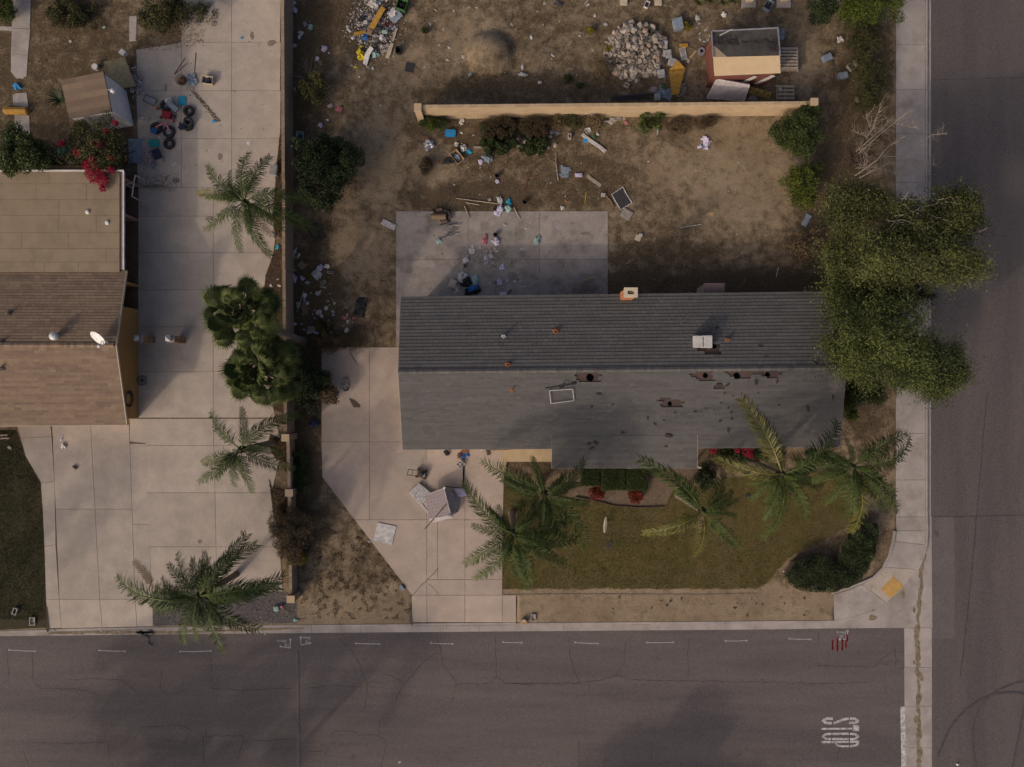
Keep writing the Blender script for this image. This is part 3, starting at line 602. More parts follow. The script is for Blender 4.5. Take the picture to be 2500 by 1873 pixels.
# ------------------------------------------------------------------ roofs
def shingles(parent, e0, e1, r0, r1, ncourse, tabw, mat, keep=None, t=.022, seed=0, lap=1.12):
    """shingle courses from the eave e0-e1 up to the ridge r0-r1; a short lap leaves dark slits as shade lines; each course is one part"""
    e0, e1, r0, r1 = (Vector(q) for q in (e0, e1, r0, r1)); rr = random.Random(seed)
    nrm = (e1 - e0).cross(r0 - e0).normalized()
    if nrm.z < 0: nrm = -nrm
    L = (e1 - e0).length; nt_ = max(2, round(L / tabw))
    for i in range(ncourse):
        mb = MB(); va, vb = i / ncourse, min(1.0, (i + (lap if lap > 1 else lap + rr.uniform(-.03, .05))) / ncourse)
        la, lb = e0.lerp(r0, va), e1.lerp(r1, va); ua, ub = e0.lerp(r0, vb), e1.lerp(r1, vb); off = rr.random(); run = rr.random()
        bow = rr.uniform(0, .004)
        for j in range(nt_ + 1):
            s0, s1 = max(0, (j - off) / nt_), min(1, (j + 1 - off) / nt_)
            if s1 - s0 < .0005: continue
            if keep and not keep((la.lerp(lb, (s0 + s1) / 2) + ua.lerp(ub, (s0 + s1) / 2)) / 2): continue
            if rr.random() < .3: run = rr.random()
            g = .004 / L; a = la.lerp(lb, s0 + g); b = la.lerp(lb, s1 - g); c = ua.lerp(ub, s1 - g); d = ua.lerp(ub, s0 + g)
            h = t + bow + rr.uniform(0, .003)
            mb.add([a + nrm * h, b + nrm * h, c + nrm * .004, d + nrm * .004, a + nrm * .001, b + nrm * .001], [(0, 1, 2, 3), (4, 5, 1, 0)], .6 * run + .4 * rr.random())
        if mb.v: mb.build('shingle_course', mat, parent, kind='stuff')
def ridge_caps(parent, a, b, mat, w=.30, step=.2, name='ridge_cap'):
    a, b = Vector(a), Vector(b); d = (b - a); L = d.length; d /= L; n = int(L / step); side = Vector((-d.y, d.x, 0)).normalized(); mb = MB()
    for i in range(n):
        p, q = a + d * (i * step), a + d * ((i + 1.25) * step); tn = RN.random(); up = Vector((0, 0, .03)); up2 = Vector((0, 0, .018)); dn = Vector((0, 0, -.045))
        mb.add([p + side * w / 2 + dn, p + up2, p - side * w / 2 + dn, q + side * w / 2 + dn + Vector((0, 0, .014)), q + up, q - side * w / 2 + dn + Vector((0, 0, .014))], [(0, 1, 4, 3), (1, 2, 5, 4), (3, 4, 5)], tn)
    return mb.build(name, mat, parent)
def deck(parent, e0, e1, r0, r1, holes, mat, drop=.0, name='roof_deck'):
    """roof deck of one slope with real round openings; holes = world points and radius"""
    e0, e1, r0, r1 = (Vector(q) for q in (e0, e1, r0, r1)); X = (e1 - e0).normalized(); N = X.cross((r0 - e0)).normalized()
    if N.z < 0: N = -N
    Y = N.cross(X)
    def uv(p): p = Vector(p) - e0; return Vector((p.dot(X), p.dot(Y), 0))
    loops = [[uv(q) for q in (e0, e1, r1, r0)]]
    for c, r in holes:
        u = uv(c); loops.append([Vector((u.x + r * math.cos(-2 * math.pi * k / 20) * RN.uniform(.93, 1.05), u.y + r * math.sin(-2 * math.pi * k / 20) * RN.uniform(.93, 1.05), 0)) for k in range(20)])
    flat = [p for lp in loops for p in lp]; tris = tessellate_polygon(loops)
    w = [e0 + X * p.x + Y * p.y - N * drop for p in flat]; w2 = [p - N * .025 for p in w]; k = len(w); f = []
    for t in tris:
        if (flat[t[1]] - flat[t[0]]).cross(flat[t[2]] - flat[t[0]]).z < 0: t = t[::-1]
        f += [tuple(t), tuple(i + k for i in t[::-1])]
    st = 0
    for lp in loops:
        m = len(lp); f += [(st + i, st + i + k, st + (i + 1) % m + k, st + (i + 1) % m) for i in range(m)]; st += m
    return MB().add(w + w2, f).build(name, mat, parent)
def on_plane(px, py, a, b, c):
    """where the line of sight through a pixel meets a roof plane"""
    a, b, c = Vector(a), Vector(b), Vector(c); n = (b - a).cross(c - a); o = Vector((0, 0, CAMH)); d = P(px, py, 0) - o
    return o + d * ((a - o).dot(n) / d.dot(n))
m_shin = M('grey_shingle', None, tint=((0.080, 0.0745, 0.070), (0.117, 0.109, 0.102)), rough=.95, fine=.22, fscale=45, grime=(0.096, 0.089, 0.083), gscale=.5, gamt=.5)
m_shin_s = m_shin
m_felt = M('roof_felt', (0.075, 0.048, 0.042), (0.055, 0.037, 0.033), 3, .95, fine=.2)
m_soffit = M('painted_eave', (0.32, 0.28, 0.24), fine=.08)
m_stucco = M('beige_stucco', (0.42, 0.34, 0.26), (0.37, 0.30, 0.23), 2, .95, .3, 60)
m_dark = M('dark_interior', (0.03, 0.027, 0.025))
# grey roofed house
EN0, EN1 = P(978, 725, 2.5), P(2035, 712, 2.5); RL, RR_ = P(972, 908, 3.95), P(2067, 898, 3.95); ES0, ES1 = P(983, 1098, 2.5), P(2050, 1092, 2.5)
house = thing('house', 'single storey house with a long damaged grey shingle roof', 'house', P(1500, 910))
NP, SP = (EN0, EN1, RL), (ES0, ES1, RL)
PATCH = [[(1398, 912), (1420, 908), (1466, 908), (1466, 930), (1425, 934), (1405, 922)], [(1676, 924), (1700, 905), (1740, 905), (1745, 932), (1708, 932), (1704, 918)], [(1770, 905), (1902, 903), (1905, 924), (1880, 922), (1840, 914), (1822, 926), (1790, 926)],
         [(1612, 972), (1640, 972), (1672, 983), (1660, 1000), (1650, 992), (1620, 998)], [(1704, 850), (1756, 836), (1760, 863), (1704, 862)], [(1742, 934), (1768, 936), (1762, 952), (1745, 950)], [(1626, 1066), (1640, 1050), (1636, 1070)]]
HOLES_S = [(1441, 922, 9.5), (1723, 917, 6.5), (1800, 918, 9), (1875, 915, 6.5), (1636, 986, 5.5)]; HOLES_N = [(1744, 844, 6.8)]
PW = [[(x, y) for x, y in pl] for pl in PATCH]
def keep_tab(p):
    s = FPX / (CAMH - p.z); x, y = 1250 + p.x * s, 936.5 - p.y * s
    return not any(bool(inpoly(np.array(x), np.array(y), pl)) for pl in PW)
def hl(hs, pl): return [(on_plane(x, y, *pl), r / FPX * 44.2) for x, y, r in hs]
deck(house, EN0, EN1, RL, RR_, hl(HOLES_N, NP), m_felt, .07); deck(house, ES0, ES1, RL, RR_, hl(HOLES_S, SP), m_felt, .07)
shingles(house, EN0, EN1, RL, RR_, 22, .33, m_shin, keep_tab, .03, 1, .97)  # slits down to dark felt stand in for the courses' shade and dirt lines
shingles(house, ES0, ES1, RL, RR_, 40, .33, m_shin_s, keep_tab, .014, 2)
ridge_caps(house, RL + Vector((0, 0, .05)), RR_ + Vector((0, 0, .05)), m_shin)
for hs, pl in ((HOLES_S, SP), (HOLES_N, NP)):
    for c, r in hl(hs, pl): MB().lathe(c - Vector((0, 0, .55)), [(r * 1.02, .50), (r * 1.02, 0.0), (.001, 0.0)], 20).build('vent_shaft', m_dark, house)  # near-black shaft colour stands in for the unlit depth of the hole
# walls, gables, fascia, ceiling
def inw(p, dx, dy, z): return (p.x + dx, p.y + dy, z)
wl = [(EN0.x + .55, EN0.y - .55), (EN1.x - .55, EN1.y - .55), (ES1.x - .55, ES1.y + .55), (ES0.x + .55, ES0.y + .55)]
MB().prism(wl, 0, 2.42).build('wall', m_stucco, house)
for a, r, b, sx in ((EN0, RL, ES0, 1), (EN1, RR_, ES1, -1)):
    x0 = .5 * sx
    MB().add([(a.x + x0, a.y - .5, 2.40), (b.x + x0, b.y + .5, 2.40), (r.x + x0, r.y, r.z - .12), (a.x + x0 + .12 * sx, a.y - .5, 2.40), (b.x + x0 + .12 * sx, b.y + .5, 2.40), (r.x + x0 + .12 * sx, r.y, r.z - .12)], [(0, 1, 2), (5, 4, 3), (0, 3, 4, 1), (1, 4, 5, 2), (2, 5, 3, 0)]).build('gable', m_stucco, house)
def board(a, b, w=.04, h=.16, dz=-.10):
    a, b = Vector(a), Vector(b); c = (a + b) / 2; d = b - a
    m = d.to_track_quat('X', 'Z').to_matrix().to_4x4(); return MB().box(c + Vector((0, 0, dz)), (d.length, w, h), mat=m)
for a, b in ((EN0, EN1), (ES0, ES1), (EN0, RL), (EN1, RR_), (ES0, RL), (ES1, RR_)): board(a, b).build('fascia', m_soffit, house)
# low sloped porch roof carried out over the front wall
X0, X1, X2, X3 = (on_plane(x, y, *SP) + Vector((0, 0, .016)) for x, y in ((1347, 1066), (1702, 1062), (1347, 1143), (1702, 1143)))
deck(house, X2, X3, X0, X1, [], m_felt, .05, 'porch_deck'); shingles(house, X2, X3, X0, X1, 11, .33, m_shin_s, None, .014, 4)
m_wedge = M('white_trim', (0.62, 0.60, 0.58), fine=.1)
q0, q1 = P(1347, 1097, 2.50), P(1702, 1092, 2.5)
for a, b, c, mt in ((X0, X2, q0, m_wedge), (X1, X3, q1, m_soffit)):
    MB().add([a, b, b - Vector((0, 0, .14)), Vector((c.x, c.y, 2.44)), a - Vector((0, 0, .06)), a + Vector((.03, 0, 0)), b + Vector((.03, 0, 0)), b + Vector((.03, 0, -.14)), Vector((c.x + .03, c.y, 2.45)), a + Vector((.03, 0, -.06))],
             [(0, 1, 2, 3, 4), (9, 8, 7, 6, 5), (0, 5, 6, 1), (1, 6, 7, 2), (2, 7, 8, 3)]).build('porch_side', mt, house)
board(X2, X3).build('fascia', m_soffit, house)
for x in (1360, 1525, 1690): c = P(x, 1137, 0); MB().box((c.x, c.y + .1, 1.05), (.12, .12, 2.1)).build('porch_post', m_soffit, house)
m_glass = M('window_glass', (0.02, 0.024, 0.028), rough=.08, fine=0, spec=.6)
def opening(parent, wall_y, x0, x1, z0, z1, kind='window', sgn=-1):
    a, b = P(x0, 0).x, P(x1, 0).x; c = (a + b) / 2; y = wall_y + sgn * .03; o = MB().box((c, y, (z0 + z1) / 2), (b - a, .05, z1 - z0)).build(kind, m_wedge if kind != 'window' else m_glass, parent)
    if kind == 'window':
        for z in (z0, z1): MB().box((c, y + sgn * .015, z), (b - a + .1, .07, .06)).build('frame_bar', m_wedge, o)
        for x in (a, c, b): MB().box((x, y + sgn * .015, (z0 + z1) / 2), (.05, .07, z1 - z0 - .06)).build('frame_bar', m_wedge, o)
    elif kind == 'garage_door':
        for k in range(4): MB().box((c, y + sgn * .03, z0 + (k + .5) * (z1 - z0) / 4), (b - a - .06, .02, (z1 - z0) / 4 - .04)).build('door_panel', m_wedge, o)
    else: MB().lathe((b - .1, y + sgn * .05, 1.0), [(.03, -.02), (.03, .02), (.001, .03)], 8).build('handle', m_dark, o)
yS, yN = ES0.y + .55, EN0.y - .55
opening(house, yS, 1020, 1150, 0.05, 2.1, 'garage_door'); opening(house, yS, 1275, 1310, .14, 2.15, 'door')
for x0, x1 in ((1390, 1450), (1560, 1640), (1760, 1830), (1900, 1960)): opening(house, yS + .03, x0, x1, .95, 2.05)
for x0, x1 in ((1060, 1130), (1600, 1660), (1850, 1910)): opening(house, yN + .28, x0, x1, .95, 2.05, 'window', 1)
opening(house, yN + .1, 1230, 1310, .05, 2.1, 'door', 1)
# chimney
m_brick = M('chimney_brick', None, tint=((0.30, 0.115, 0.05), (0.42, 0.19, 0.09)), fine=.15)
chz = 4.55; c0 = P(1540.5, 714, chz); chm = thing('chimney', 'small orange brick chimney with a cream cap at the back eave', 'chimney', (c0.x, c0.y, 0))
MB().box((c0.x, c0.y, chz / 2 - .06), (.66, .44, chz - .12)).build('mortar_core', m_mortar, chm)
bk = MB()
for r in range(62):
    z = .037 + r * .072
    if z > chz - .15: break
    for sgn in (-1, 1):
        for i in range(3 + r % 2):
            w = .66 / 3; x = -.33 + w * (i + .5) - (w / 2 if r % 2 else 0); x0, x1 = max(-.34, x - w / 2), min(.34, x + w / 2)
            if x1 - x0 > .03: bk.box((c0.x + (x0 + x1) / 2, c0.y + sgn * .22, z), (x1 - x0 - .012, .05, .06), 0, RN.random())
        for i in range(2): bk.box((c0.x + sgn * .33, c0.y - .11 + .22 * i, z), (.05, .2, .06), 0, RN.random())
bk.build('bricks', m_brick, chm, kind='stuff')
m_cream = M('cream_mortar', (0.52, 0.43, 0.31), (0.45, 0.37, 0.27), 5)
cap = MB(); o2 = [(c0.x + sx * .40, c0.y + sy * .29) for sx, sy in ((-1, -1), (1, -1), (1, 1), (-1, 1))]; k = 14
hole = [(c0.x + (.10 if math.cos(t) > 0 else -.10) + .11 * math.cos(t), c0.y + .12 * math.sin(t)) for t in [2 * math.pi * i / k for i in range(k)]]
lp = [[Vector((x, y, 0)) for x, y in o2], [Vector((x, y, 0)) for x, y in hole[::-1]]]; fl = [p for q in lp for p in q]
tr = [t if (fl[t[1]] - fl[t[0]]).cross(fl[t[2]] - fl[t[0]]).z > 0 else t[::-1] for t in tessellate_polygon(lp)]
cap.add([(p.x, p.y, chz) for p in fl] + [(p.x, p.y, chz - .14) for p in fl], [tuple(t) for t in tr] + [(i, i + 18, (i + 1) % 4 + 18, (i + 1) % 4) for i in range(4)] + [(4 + i, 4 + i + 18, 4 + (i + 1) % 14 + 18, 4 + (i + 1) % 14) for i in range(14)])
cap_o = cap.build('cap', m_cream, chm)
MB().prism(hole, chz - .5, chz - .16).build('flue', M('flue_black', (.01, .01, .01)), cap_o)  # near-black plug closes the flue opening
# things on the grey roof
m_wmetal = M('white_sheet_metal', (0.50, 0.48, 0.46), (0.42, 0.40, 0.38), 4, .5, grime=(.28, .25, .22), gscale=3)
def roof_pt(px, py): return on_plane(px, py, *(NP if py < 903 else SP))
c = roof_pt(1712, 836); ac = thing('cooler_unit', 'white rooftop cooler box on the back slope', 'cooler', c)
MB().box(c + Vector((-.26, .02, .22)), (.52, .70, .42)).build('cabinet', m_wmetal, ac); MB().box(c + Vector((.27, .02, .24)), (.54, .72, .44)).build('cabinet', m_wmetal, ac)
MB().box(c + Vector((0, .0, .30)), (.03, .60, .34)).build('slot', m_dark, ac); MB().box(c + Vector((0, 0, .0)), (1.0, .6, .12)).build('base_frame', m_soffit, ac)
for px, py, r, h, col, lab in [(1230, 822, 3.2, .35, 'pale', 'pale round vent pipe on the back slope, left of the middle'), (1357, 810, 5, .14, 'rust', 'rusty square roof vent on the back slope below the chimney'), (1240, 891, 4, .14, 'rust', 'small rusty roof jack just behind the ridge'), (1776, 830, 3.5, .2, 'rust', 'rusty vent pipe right of the rooftop cooler')]:
    c = roof_pt(px, py); mt = M('rust', (0.30, 0.115, 0.045), (0.20, 0.08, 0.04), 8) if col == 'rust' else M('pale_pipe', (.48, .44, .40))
    v_ = thing('roof_vent', lab, 'vent', c); MB().box(c + Vector((0, 0, .015)), (r * .085, r * .07, .03), .2).build('flashing', mt, v_)
    MB().lathe(c, [(r * .026, 0), (r * .026, h), (r * .016, h), (r * .016, h - .08), (.001, h - .08)], 12).build('pipe', mt, v_)
c = roof_pt(1249, 953); v_ = thing('vent_pipe', 'thin leaning roof pipe on the front slope', 'vent', c)
MB().tube([c, c + Vector((.0, .02, .35))], .03, 8).build('pipe', M('rust', (0.30, 0.115, 0.045)), v_); MB().box(c + Vector((0, 0, .02)), (.3, .26, .02)).build('flashing', M('rust', (.3, .1, .04)), v_)
# white metal frame and fallen antenna
fr = [(1341, 954), (1398, 950), (1401, 978), (1345, 985)]; fo = thing('metal_frame', 'empty white rectangular frame lying on the front roof slope', 'frame', roof_pt(1370, 967))
for a, b in zip(fr, fr[1:] + fr[:1]): MB().tube([roof_pt(*a) + Vector((0, 0, .12)), roof_pt(*b) + Vector((0, 0, .12))], .022, 6).build('rail', m_wmetal, fo)
for a in fr: MB().tube([roof_pt(*a) + Vector((0, 0, .13)), roof_pt(*a) + Vector((0, 0, .0))], .018, 6).build('foot', m_wmetal, fo)
m_blk = M('black_plastic', (0.022, 0.021, 0.023), (0.035, 0.032, 0.034), 6, .55)
an = thing('antenna', 'fallen dark antenna mast above the white frame', 'antenna', roof_pt(1368, 941))
def rp(x, y, h=.06): return roof_pt(x, y) + Vector((0, 0, h))
MB().tube([rp(1331, 949), rp(1405, 937)], .022, 6).build('mast', m_blk, an); MB().tube([rp(1370, 945), rp(1374, 936, .2), rp(1382, 936, .2), rp(1384, 942)], .022, 6).build('bracket', m_blk, an)
MB().box(rp(1369, 945, .06), (.18, .22, .1), .3).build('clamp', m_blk, an); MB().box(rp(1399, 937, .06), (.26, .14, .1), .2).build('clamp', m_blk, an)
st = MB().tube([rp(1660, 792, .04), rp(1687, 765, .04)], .03, 6).build('stick', M('grey_wood', (.20, .17, .15), (.15, .125, .11), 6), label='grey stick lying on the back roof slope left of the cooler', cat='stick')
rrs = random.Random(4); FR = [(1462, 962, 16, 7), (1444, 993, 8, 6), (1496, 988, 6, 6), (1519, 1057, 15, 7), (1581, 1022, 4, 12), (1598, 1035, 11, 6), (1620, 1026, 8, 4), (1630, 1064, 24, 8), (1624, 1091, 10, 3), (1437, 1084, 14, 5), (1453, 1082, 16, 8), (1444, 1095, 18, 4), (1528, 1102, 5, 3),
     (1778, 996, 5, 8), (1785, 1007, 8, 6), (1778, 1050, 8, 15), (1786, 1023, 4, 10), (1758, 1028, 9, 5), (1901, 990, 10, 4), (1972, 997, 6, 22), (2033, 971, 5, 16), (1897, 932, 5, 12), (1846, 933, 8, 14), (1755, 942, 18, 12), (1768, 961, 5, 6), (1760, 984, 5, 3), (1743, 1000, 3, 5), (1722, 998, 4, 5), (1776, 940, 16, 6), (1697, 1005, 8, 4), (1648, 1008, 5, 5), (1604, 979, 3, 4), (1857, 845, 12, 3), (1870, 870, 4, 6), (1990, 885, 4, 18), (1750, 800, 10, 7), (1860, 895, 9, 3), (1790, 968, 4, 3), (1850, 960, 6, 3), (1840, 1040, 6, 4), (1838, 1035, 10, 5)]
LMK = [(1370, 967, 'the white frame'), (1441, 922, 'the leftmost vent hole'), (1723, 917, 'the second ridge hole'), (1800, 918, 'the largest ridge hole'), (1875, 915, 'the rightmost ridge hole'), (1636, 986, 'the lone lower hole'), (1712, 836, 'the rooftop cooler'), (1860, 1010, 'the palm leaf on the roof'), (1525, 1100, 'the porch eave'), (2040, 950, 'the right roof edge')]
for px, py, w, h in FR:
    c = roof_pt(px, py) if py < 1060 or px < 1347 or px > 1702 else on_plane(px, py, *SP) + Vector((0, 0, .04)); mb = MB(); a = rrs.uniform(-.6, .6)
    k = rrs.randint(5, 7); pl = []
    for i in range(k):
        t = 2 * math.pi * i / k + rrs.uniform(-.2, .2); x, y = w / 2 / 40 * math.cos(t) * rrs.uniform(.7, 1.2), h / 2 / 40 * math.sin(t) * rrs.uniform(.7, 1.2)
        pl.append((c.x + x * math.cos(a) - y * math.sin(a), c.y + x * math.sin(a) + y * math.cos(a)))
    nn = (NP if py < 903 else SP); n_ = (nn[1] - nn[0]).cross(nn[2] - nn[0]).normalized(); n_ = n_ if n_.z > 0 else -n_
    pz = [c.z - (n_.x * (x - c.x) + n_.y * (y - c.y)) / n_.z for x, y in pl]
    mb.add([(x, y, z + .028) for (x, y), z in zip(pl, pz)] + [(x, y, z + .045) for (x, y), z in zip(pl, pz)], [tuple(range(k))[::-1], tuple(range(k, 2 * k))] + [(i, (i + 1) % k, k + (i + 1) % k, k + i) for i in range(k)])
    lm = min(LMK, key=lambda k: (k[0] - px) ** 2 + (k[1] - py) ** 2); dx_, dy_ = px - lm[0], py - lm[1]; sz_ = 'tiny' if w * h < 30 else 'small' if w * h < 70 else 'large'
    mb.build('shingle_fragment', M('torn_shingle', (0.036, 0.027, 0.025), (0.05, 0.038, 0.034), 6, .95), label='%s torn shingle fragment on the grey roof %s %s' % (sz_, ('right of' if dx_ > 0 else 'left of') if abs(dx_) > abs(dy_) else ('below' if dy_ > 0 else 'above'), lm[2]), cat='shingle', group='loose shingle fragments on the grey roof')
q = P(1744, 705, 2.0); shb = thing('wall_cabinet', 'dusty pink cabinet roof against the back wall under the eave', 'cabinet', (q.x, q.y, 0))
MB().box((q.x, q.y, .95), (1.2, .55, 1.9)).build('body', m_soffit, shb); MB().box((q.x, q.y, 1.96), (1.3, .7, .10)).build('lid', M('dusty_pink', (.20, .135, .12), (.17, .11, .10), 4), shb)

# neighbour's house on the left
nh = thing('house', 'brown shingled house with ochre end wall at the left edge', 'house', P(150, 800))
m_brsh = M('brown_shingle', None, tint=((0.135, 0.093, 0.066), (0.225, 0.158, 0.106)), rough=.95, fine=.2, fscale=45)
m_brsh_s = m_brsh
m_roll = M('tan_rolled_roofing', (0.235, 0.180, 0.118), (0.205, 0.155, 0.102), 1.2, .95, .15, 80, grime=(.16, .12, .085), gscale=.6, gamt=.4, fine=.12)
XE = foot(309, 660, 2.45)[0]
nE = [Vector((-36, P(0, 660, 2.45).y, 2.45)), Vector((XE, P(0, 661, 2.45).y, 2.45))]
nR = [Vector((-36, P(0, 842, 3.65).y, 3.65)), Vector((XE, P(0, 843, 3.65).y, 3.65))]
nS = [Vector((-36, P(0, 1042, 2.4).y, 2.4)), Vector((XE, P(0, 1038, 2.4).y, 2.4))]
deck(nh, nE[0], nE[1], nR[0], nR[1], [], m_felt); deck(nh, nS[0], nS[1], nR[0], nR[1], [], m_felt)
shingles(nh, nE[0], nE[1], nR[0], nR[1], 26, .34, m_brsh, None, .025, 7, .955); shingles(nh, nS[0], nS[1], nR[0], nR[1], 30, .42, m_brsh_s, None, .010, 8)  # back slope left unlapped: dark felt slits imitate shade under each course
ridge_caps(nh, nR[0] + Vector((0, 0, .05)), nR[1] + Vector((0, 0, .05)), m_brsh)
m_rake = M('pale_rake', (0.40, 0.33, 0.25), fine=.1)
for a, b in ((nE[1], nR[1]), (nS[1], nR[1]), (nS[0], nS[1])): board(a, b, .05, .15, -.06).build('fascia', m_rake, nh)
m_ochre = M('ochre_stucco', (0.32, 0.185, 0.065), (0.28, 0.16, 0.058), 1.5, .95, .3, 50, fine=.08)
xw_ = P(338, 800).x; yA, yB = P(0, 756).y, P(0, 1020).y; rdg = nR[1].y
def rz(y): return 2.33 + (3.55 - 2.33) * max(0, 1 - abs(y - rdg) / (rdg - nS[1].y))
ye = [yA, rdg, yB]; kk = [(xw_, y, 0) for y in ye] + [(xw_, y, rz(y)) for y in ye] + [(xw_ - 6, y, 0) for y in ye] + [(xw_ - 6, y, rz(y)) for y in ye]
MB().add(kk, [(0, 3, 4, 1), (1, 4, 5, 2), (0, 6, 9, 3), (2, 5, 11, 8), (6, 7, 10, 9), (7, 8, 11, 10)]).build('end_wall', m_ochre, nh)
MB().prism([(-36, P(0, 1010).y), (xw_ - 6.1, P(0, 1010).y), (xw_ - 6.1, P(0, 700).y), (-36, P(0, 700).y)], 0, 2.2).build('wall', m_ochre, nh)
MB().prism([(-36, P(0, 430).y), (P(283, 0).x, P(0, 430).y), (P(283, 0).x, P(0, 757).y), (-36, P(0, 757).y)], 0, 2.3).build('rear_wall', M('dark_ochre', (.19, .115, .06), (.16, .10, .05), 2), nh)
# flat rear roof in overlapping sheets
fx = foot(292, 500, 2.6)[0]; xl = -36.0; yrow = [418, 449, 488, 526, 568, 607, 640, 664]
for i, (a, b) in enumerate(zip(yrow[:-1], yrow[1:])):
    ya, y_b = P(0, a, 2.6).y, P(0, b, 2.6).y; cuts = [xl, -33.0 + (i * 3.7) % 6, -28.5 + (i * 2.3) % 4, fx]; cuts = sorted(c for c in cuts if c <= fx)
    for c0_, c1_ in zip(cuts[:-1], cuts[1:]):
        if c1_ - c0_ > .1: MB().prism(inset([(c0_, ya), (c1_, ya), (c1_, y_b), (c0_, y_b)], .006), 2.50, 2.60 + .004 * (i % 2)).build('roofing_sheet', m_roll, nh)
MB().prism([(xl, P(0, 416, 2.6).y), (fx, P(0, 416, 2.6).y), (fx, P(0, 664, 2.6).y), (xl, P(0, 664, 2.6).y)], 2.38, 2.50).build('roof_deck', m_felt, nh)
gu = M('white_gutter', (.60, .57, .56), (.46, .42, .40), 3, .5)
g0 = foot(293, 500, 2.6)[0]; g1 = foot(303, 500, 2.6)[0]
MB().prism([(fx + .01, P(0, 418, 2.6).y), (g1 - .09, P(0, 418, 2.6).y), (g1 - .09, P(0, 658, 2.6).y), (fx + .01, P(0, 658, 2.6).y)], 2.46, 2.55).build('gutter_trough', M('gutter_brown', (.17, .105, .09)), nh)
MB().box(((g1 - .04), (P(0, 415, 2.6).y + P(0, 658, 2.6).y) / 2, 2.56), (.08, P(0, 415, 2.6).y - P(0, 658, 2.6).y, .14)).build('gutter', gu, nh)
MB().box(((g1 + xl) / 2, P(0, 417, 2.6).y, 2.57), (g1 - xl, .09, .16)).build('gutter', gu, nh)
for y, mt in ((528, M('pink_beam', (.24, .13, .10))), (692, m_ochre), (442, M('rust_beam', (.26, .13, .07)))):
    q = P(320, y, 0); qq = foot(322, y, 1.2); MB().box((P(312, 0).x, qq[1], 1.05), (1.35, .16, 2.1)).build('wing_wall', mt, nh)
# things on the brown roof
m_wh = M('white_enamel', (.62, .61, .60), (.50, .48, .46), 6, .5)
nN, nSP = (nE[0], nE[1], nR[0]), (nS[0], nS[1], nR[0])
dc = on_plane(262, 834, *nN); dish = thing('satellite_dish', 'white oval satellite dish at the end of the brown roof', 'satellite dish', dc)
tilt = Matrix.Rotation(math.radians(50), 4, 'X') @ Matrix.Scale(1.0, 4); face = Matrix.Rotation(math.radians(-28), 4, 'Z') @ Matrix.Rotation(math.radians(50), 4, 'X')
ctr = dc + Vector((-.18, .25, .55)); MB().lathe(ctr, [(.001, 0), (.2, .02), (.38, .07), (.50, .13), (.505, .115), (.38, .05), (.2, .0), (.001, -.02)], 24, mat=face).build('reflector', m_wh, dish)
MB().tube([dc + Vector((.1, -.1, 0)), ctr], .03, 8).build('mast', m_wmetal, dish); MB().tube([dc + Vector((.45, .3, .0)), ctr], .016, 6).build('strut', m_wmetal, dish)
lnb = P(242, 846, 4.15); arm_o = MB().tube([ctr + Vector((.05, -.15, -.2)), lnb + Vector((.1, .15, 0)), lnb], .022, 6).build('arm', m_wmetal, dish)
MB().lathe(lnb, [(.001, -.1), (.09, -.1), (.10, .06), (.06, .10), (.001, .10)], 12).build('receiver', m_wh, arm_o)
tc = on_plane(140, 822, *nN); tv = thing('turbine_vent', 'white domed turbine vent on the brown roof', 'vent', tc)
MB().lathe(tc, [(.17, -.1), (.17, .22), (.15, .24)], 16).build('stack', m_wmetal, tv)
head_o = MB().lathe(tc + Vector((0, 0, .22)), [(.16, 0), (.23, .08), (.25, .18), (.19, .28), (.07, .34), (.001, .345)], 20).build('head', m_wh, tv)
for i in range(14):
    a = 2 * math.pi * i / 14; MB().box(tc + Vector((.235 * math.cos(a), .235 * math.sin(a), .36)), (.045, .012, .2), a + .7).build('vane', m_wmetal, head_o)
for px, py, lab in ((24, 766, 'dark vent pipe on the brown roof near the left edge'), (6, 898, 'brown roof jack on the lower slope at the left edge'), (5, 836, 'small tan vent by the brown roof ridge at the left edge')):
    c = on_plane(px, py, *(nN if py < 843 else nSP)); v_ = thing('vent_pipe', lab, 'vent', c); MB().box(c + Vector((0, 0, .02)), (.34, .3, .03)).build('flashing', m_felt, v_)
    MB().lathe(c, [(.07, 0), (.07, .32), (.045, .32), (.045, .2), (.001, .2)], 12).build('pipe', M('pipe_grey', (.24, .20, .18)), v_)
for px, py, lab in ((214, 518, 'white scrap on the flat tan roof'), (262, 544, 'tiny white scrap on the flat tan roof, right of the other')):
    c = P(px, py, 2.61); MB().lathe(c, [(.14, 0), (.11, .08), (.04, .10), (.001, .10)], 9).build('roof_scrap', m_wh, label=lab, cat='scrap')
wr = P(314, 974, 1.4); ring = MB()
for i in range(26):
    a = 2 * math.pi * i / 26; ring.tube([(xw_ + .05, wr.y + .36 * math.cos(a), 1.35 + .36 * math.sin(a)), (xw_ + .14, wr.y + .52 * math.cos(a + .3), 1.35 + .52 * math.sin(a + .3))], .03, 5)
ring.build('wall_wreath', m_blk, label='round black wreath hung on the ochre end wall', cat='wreath')
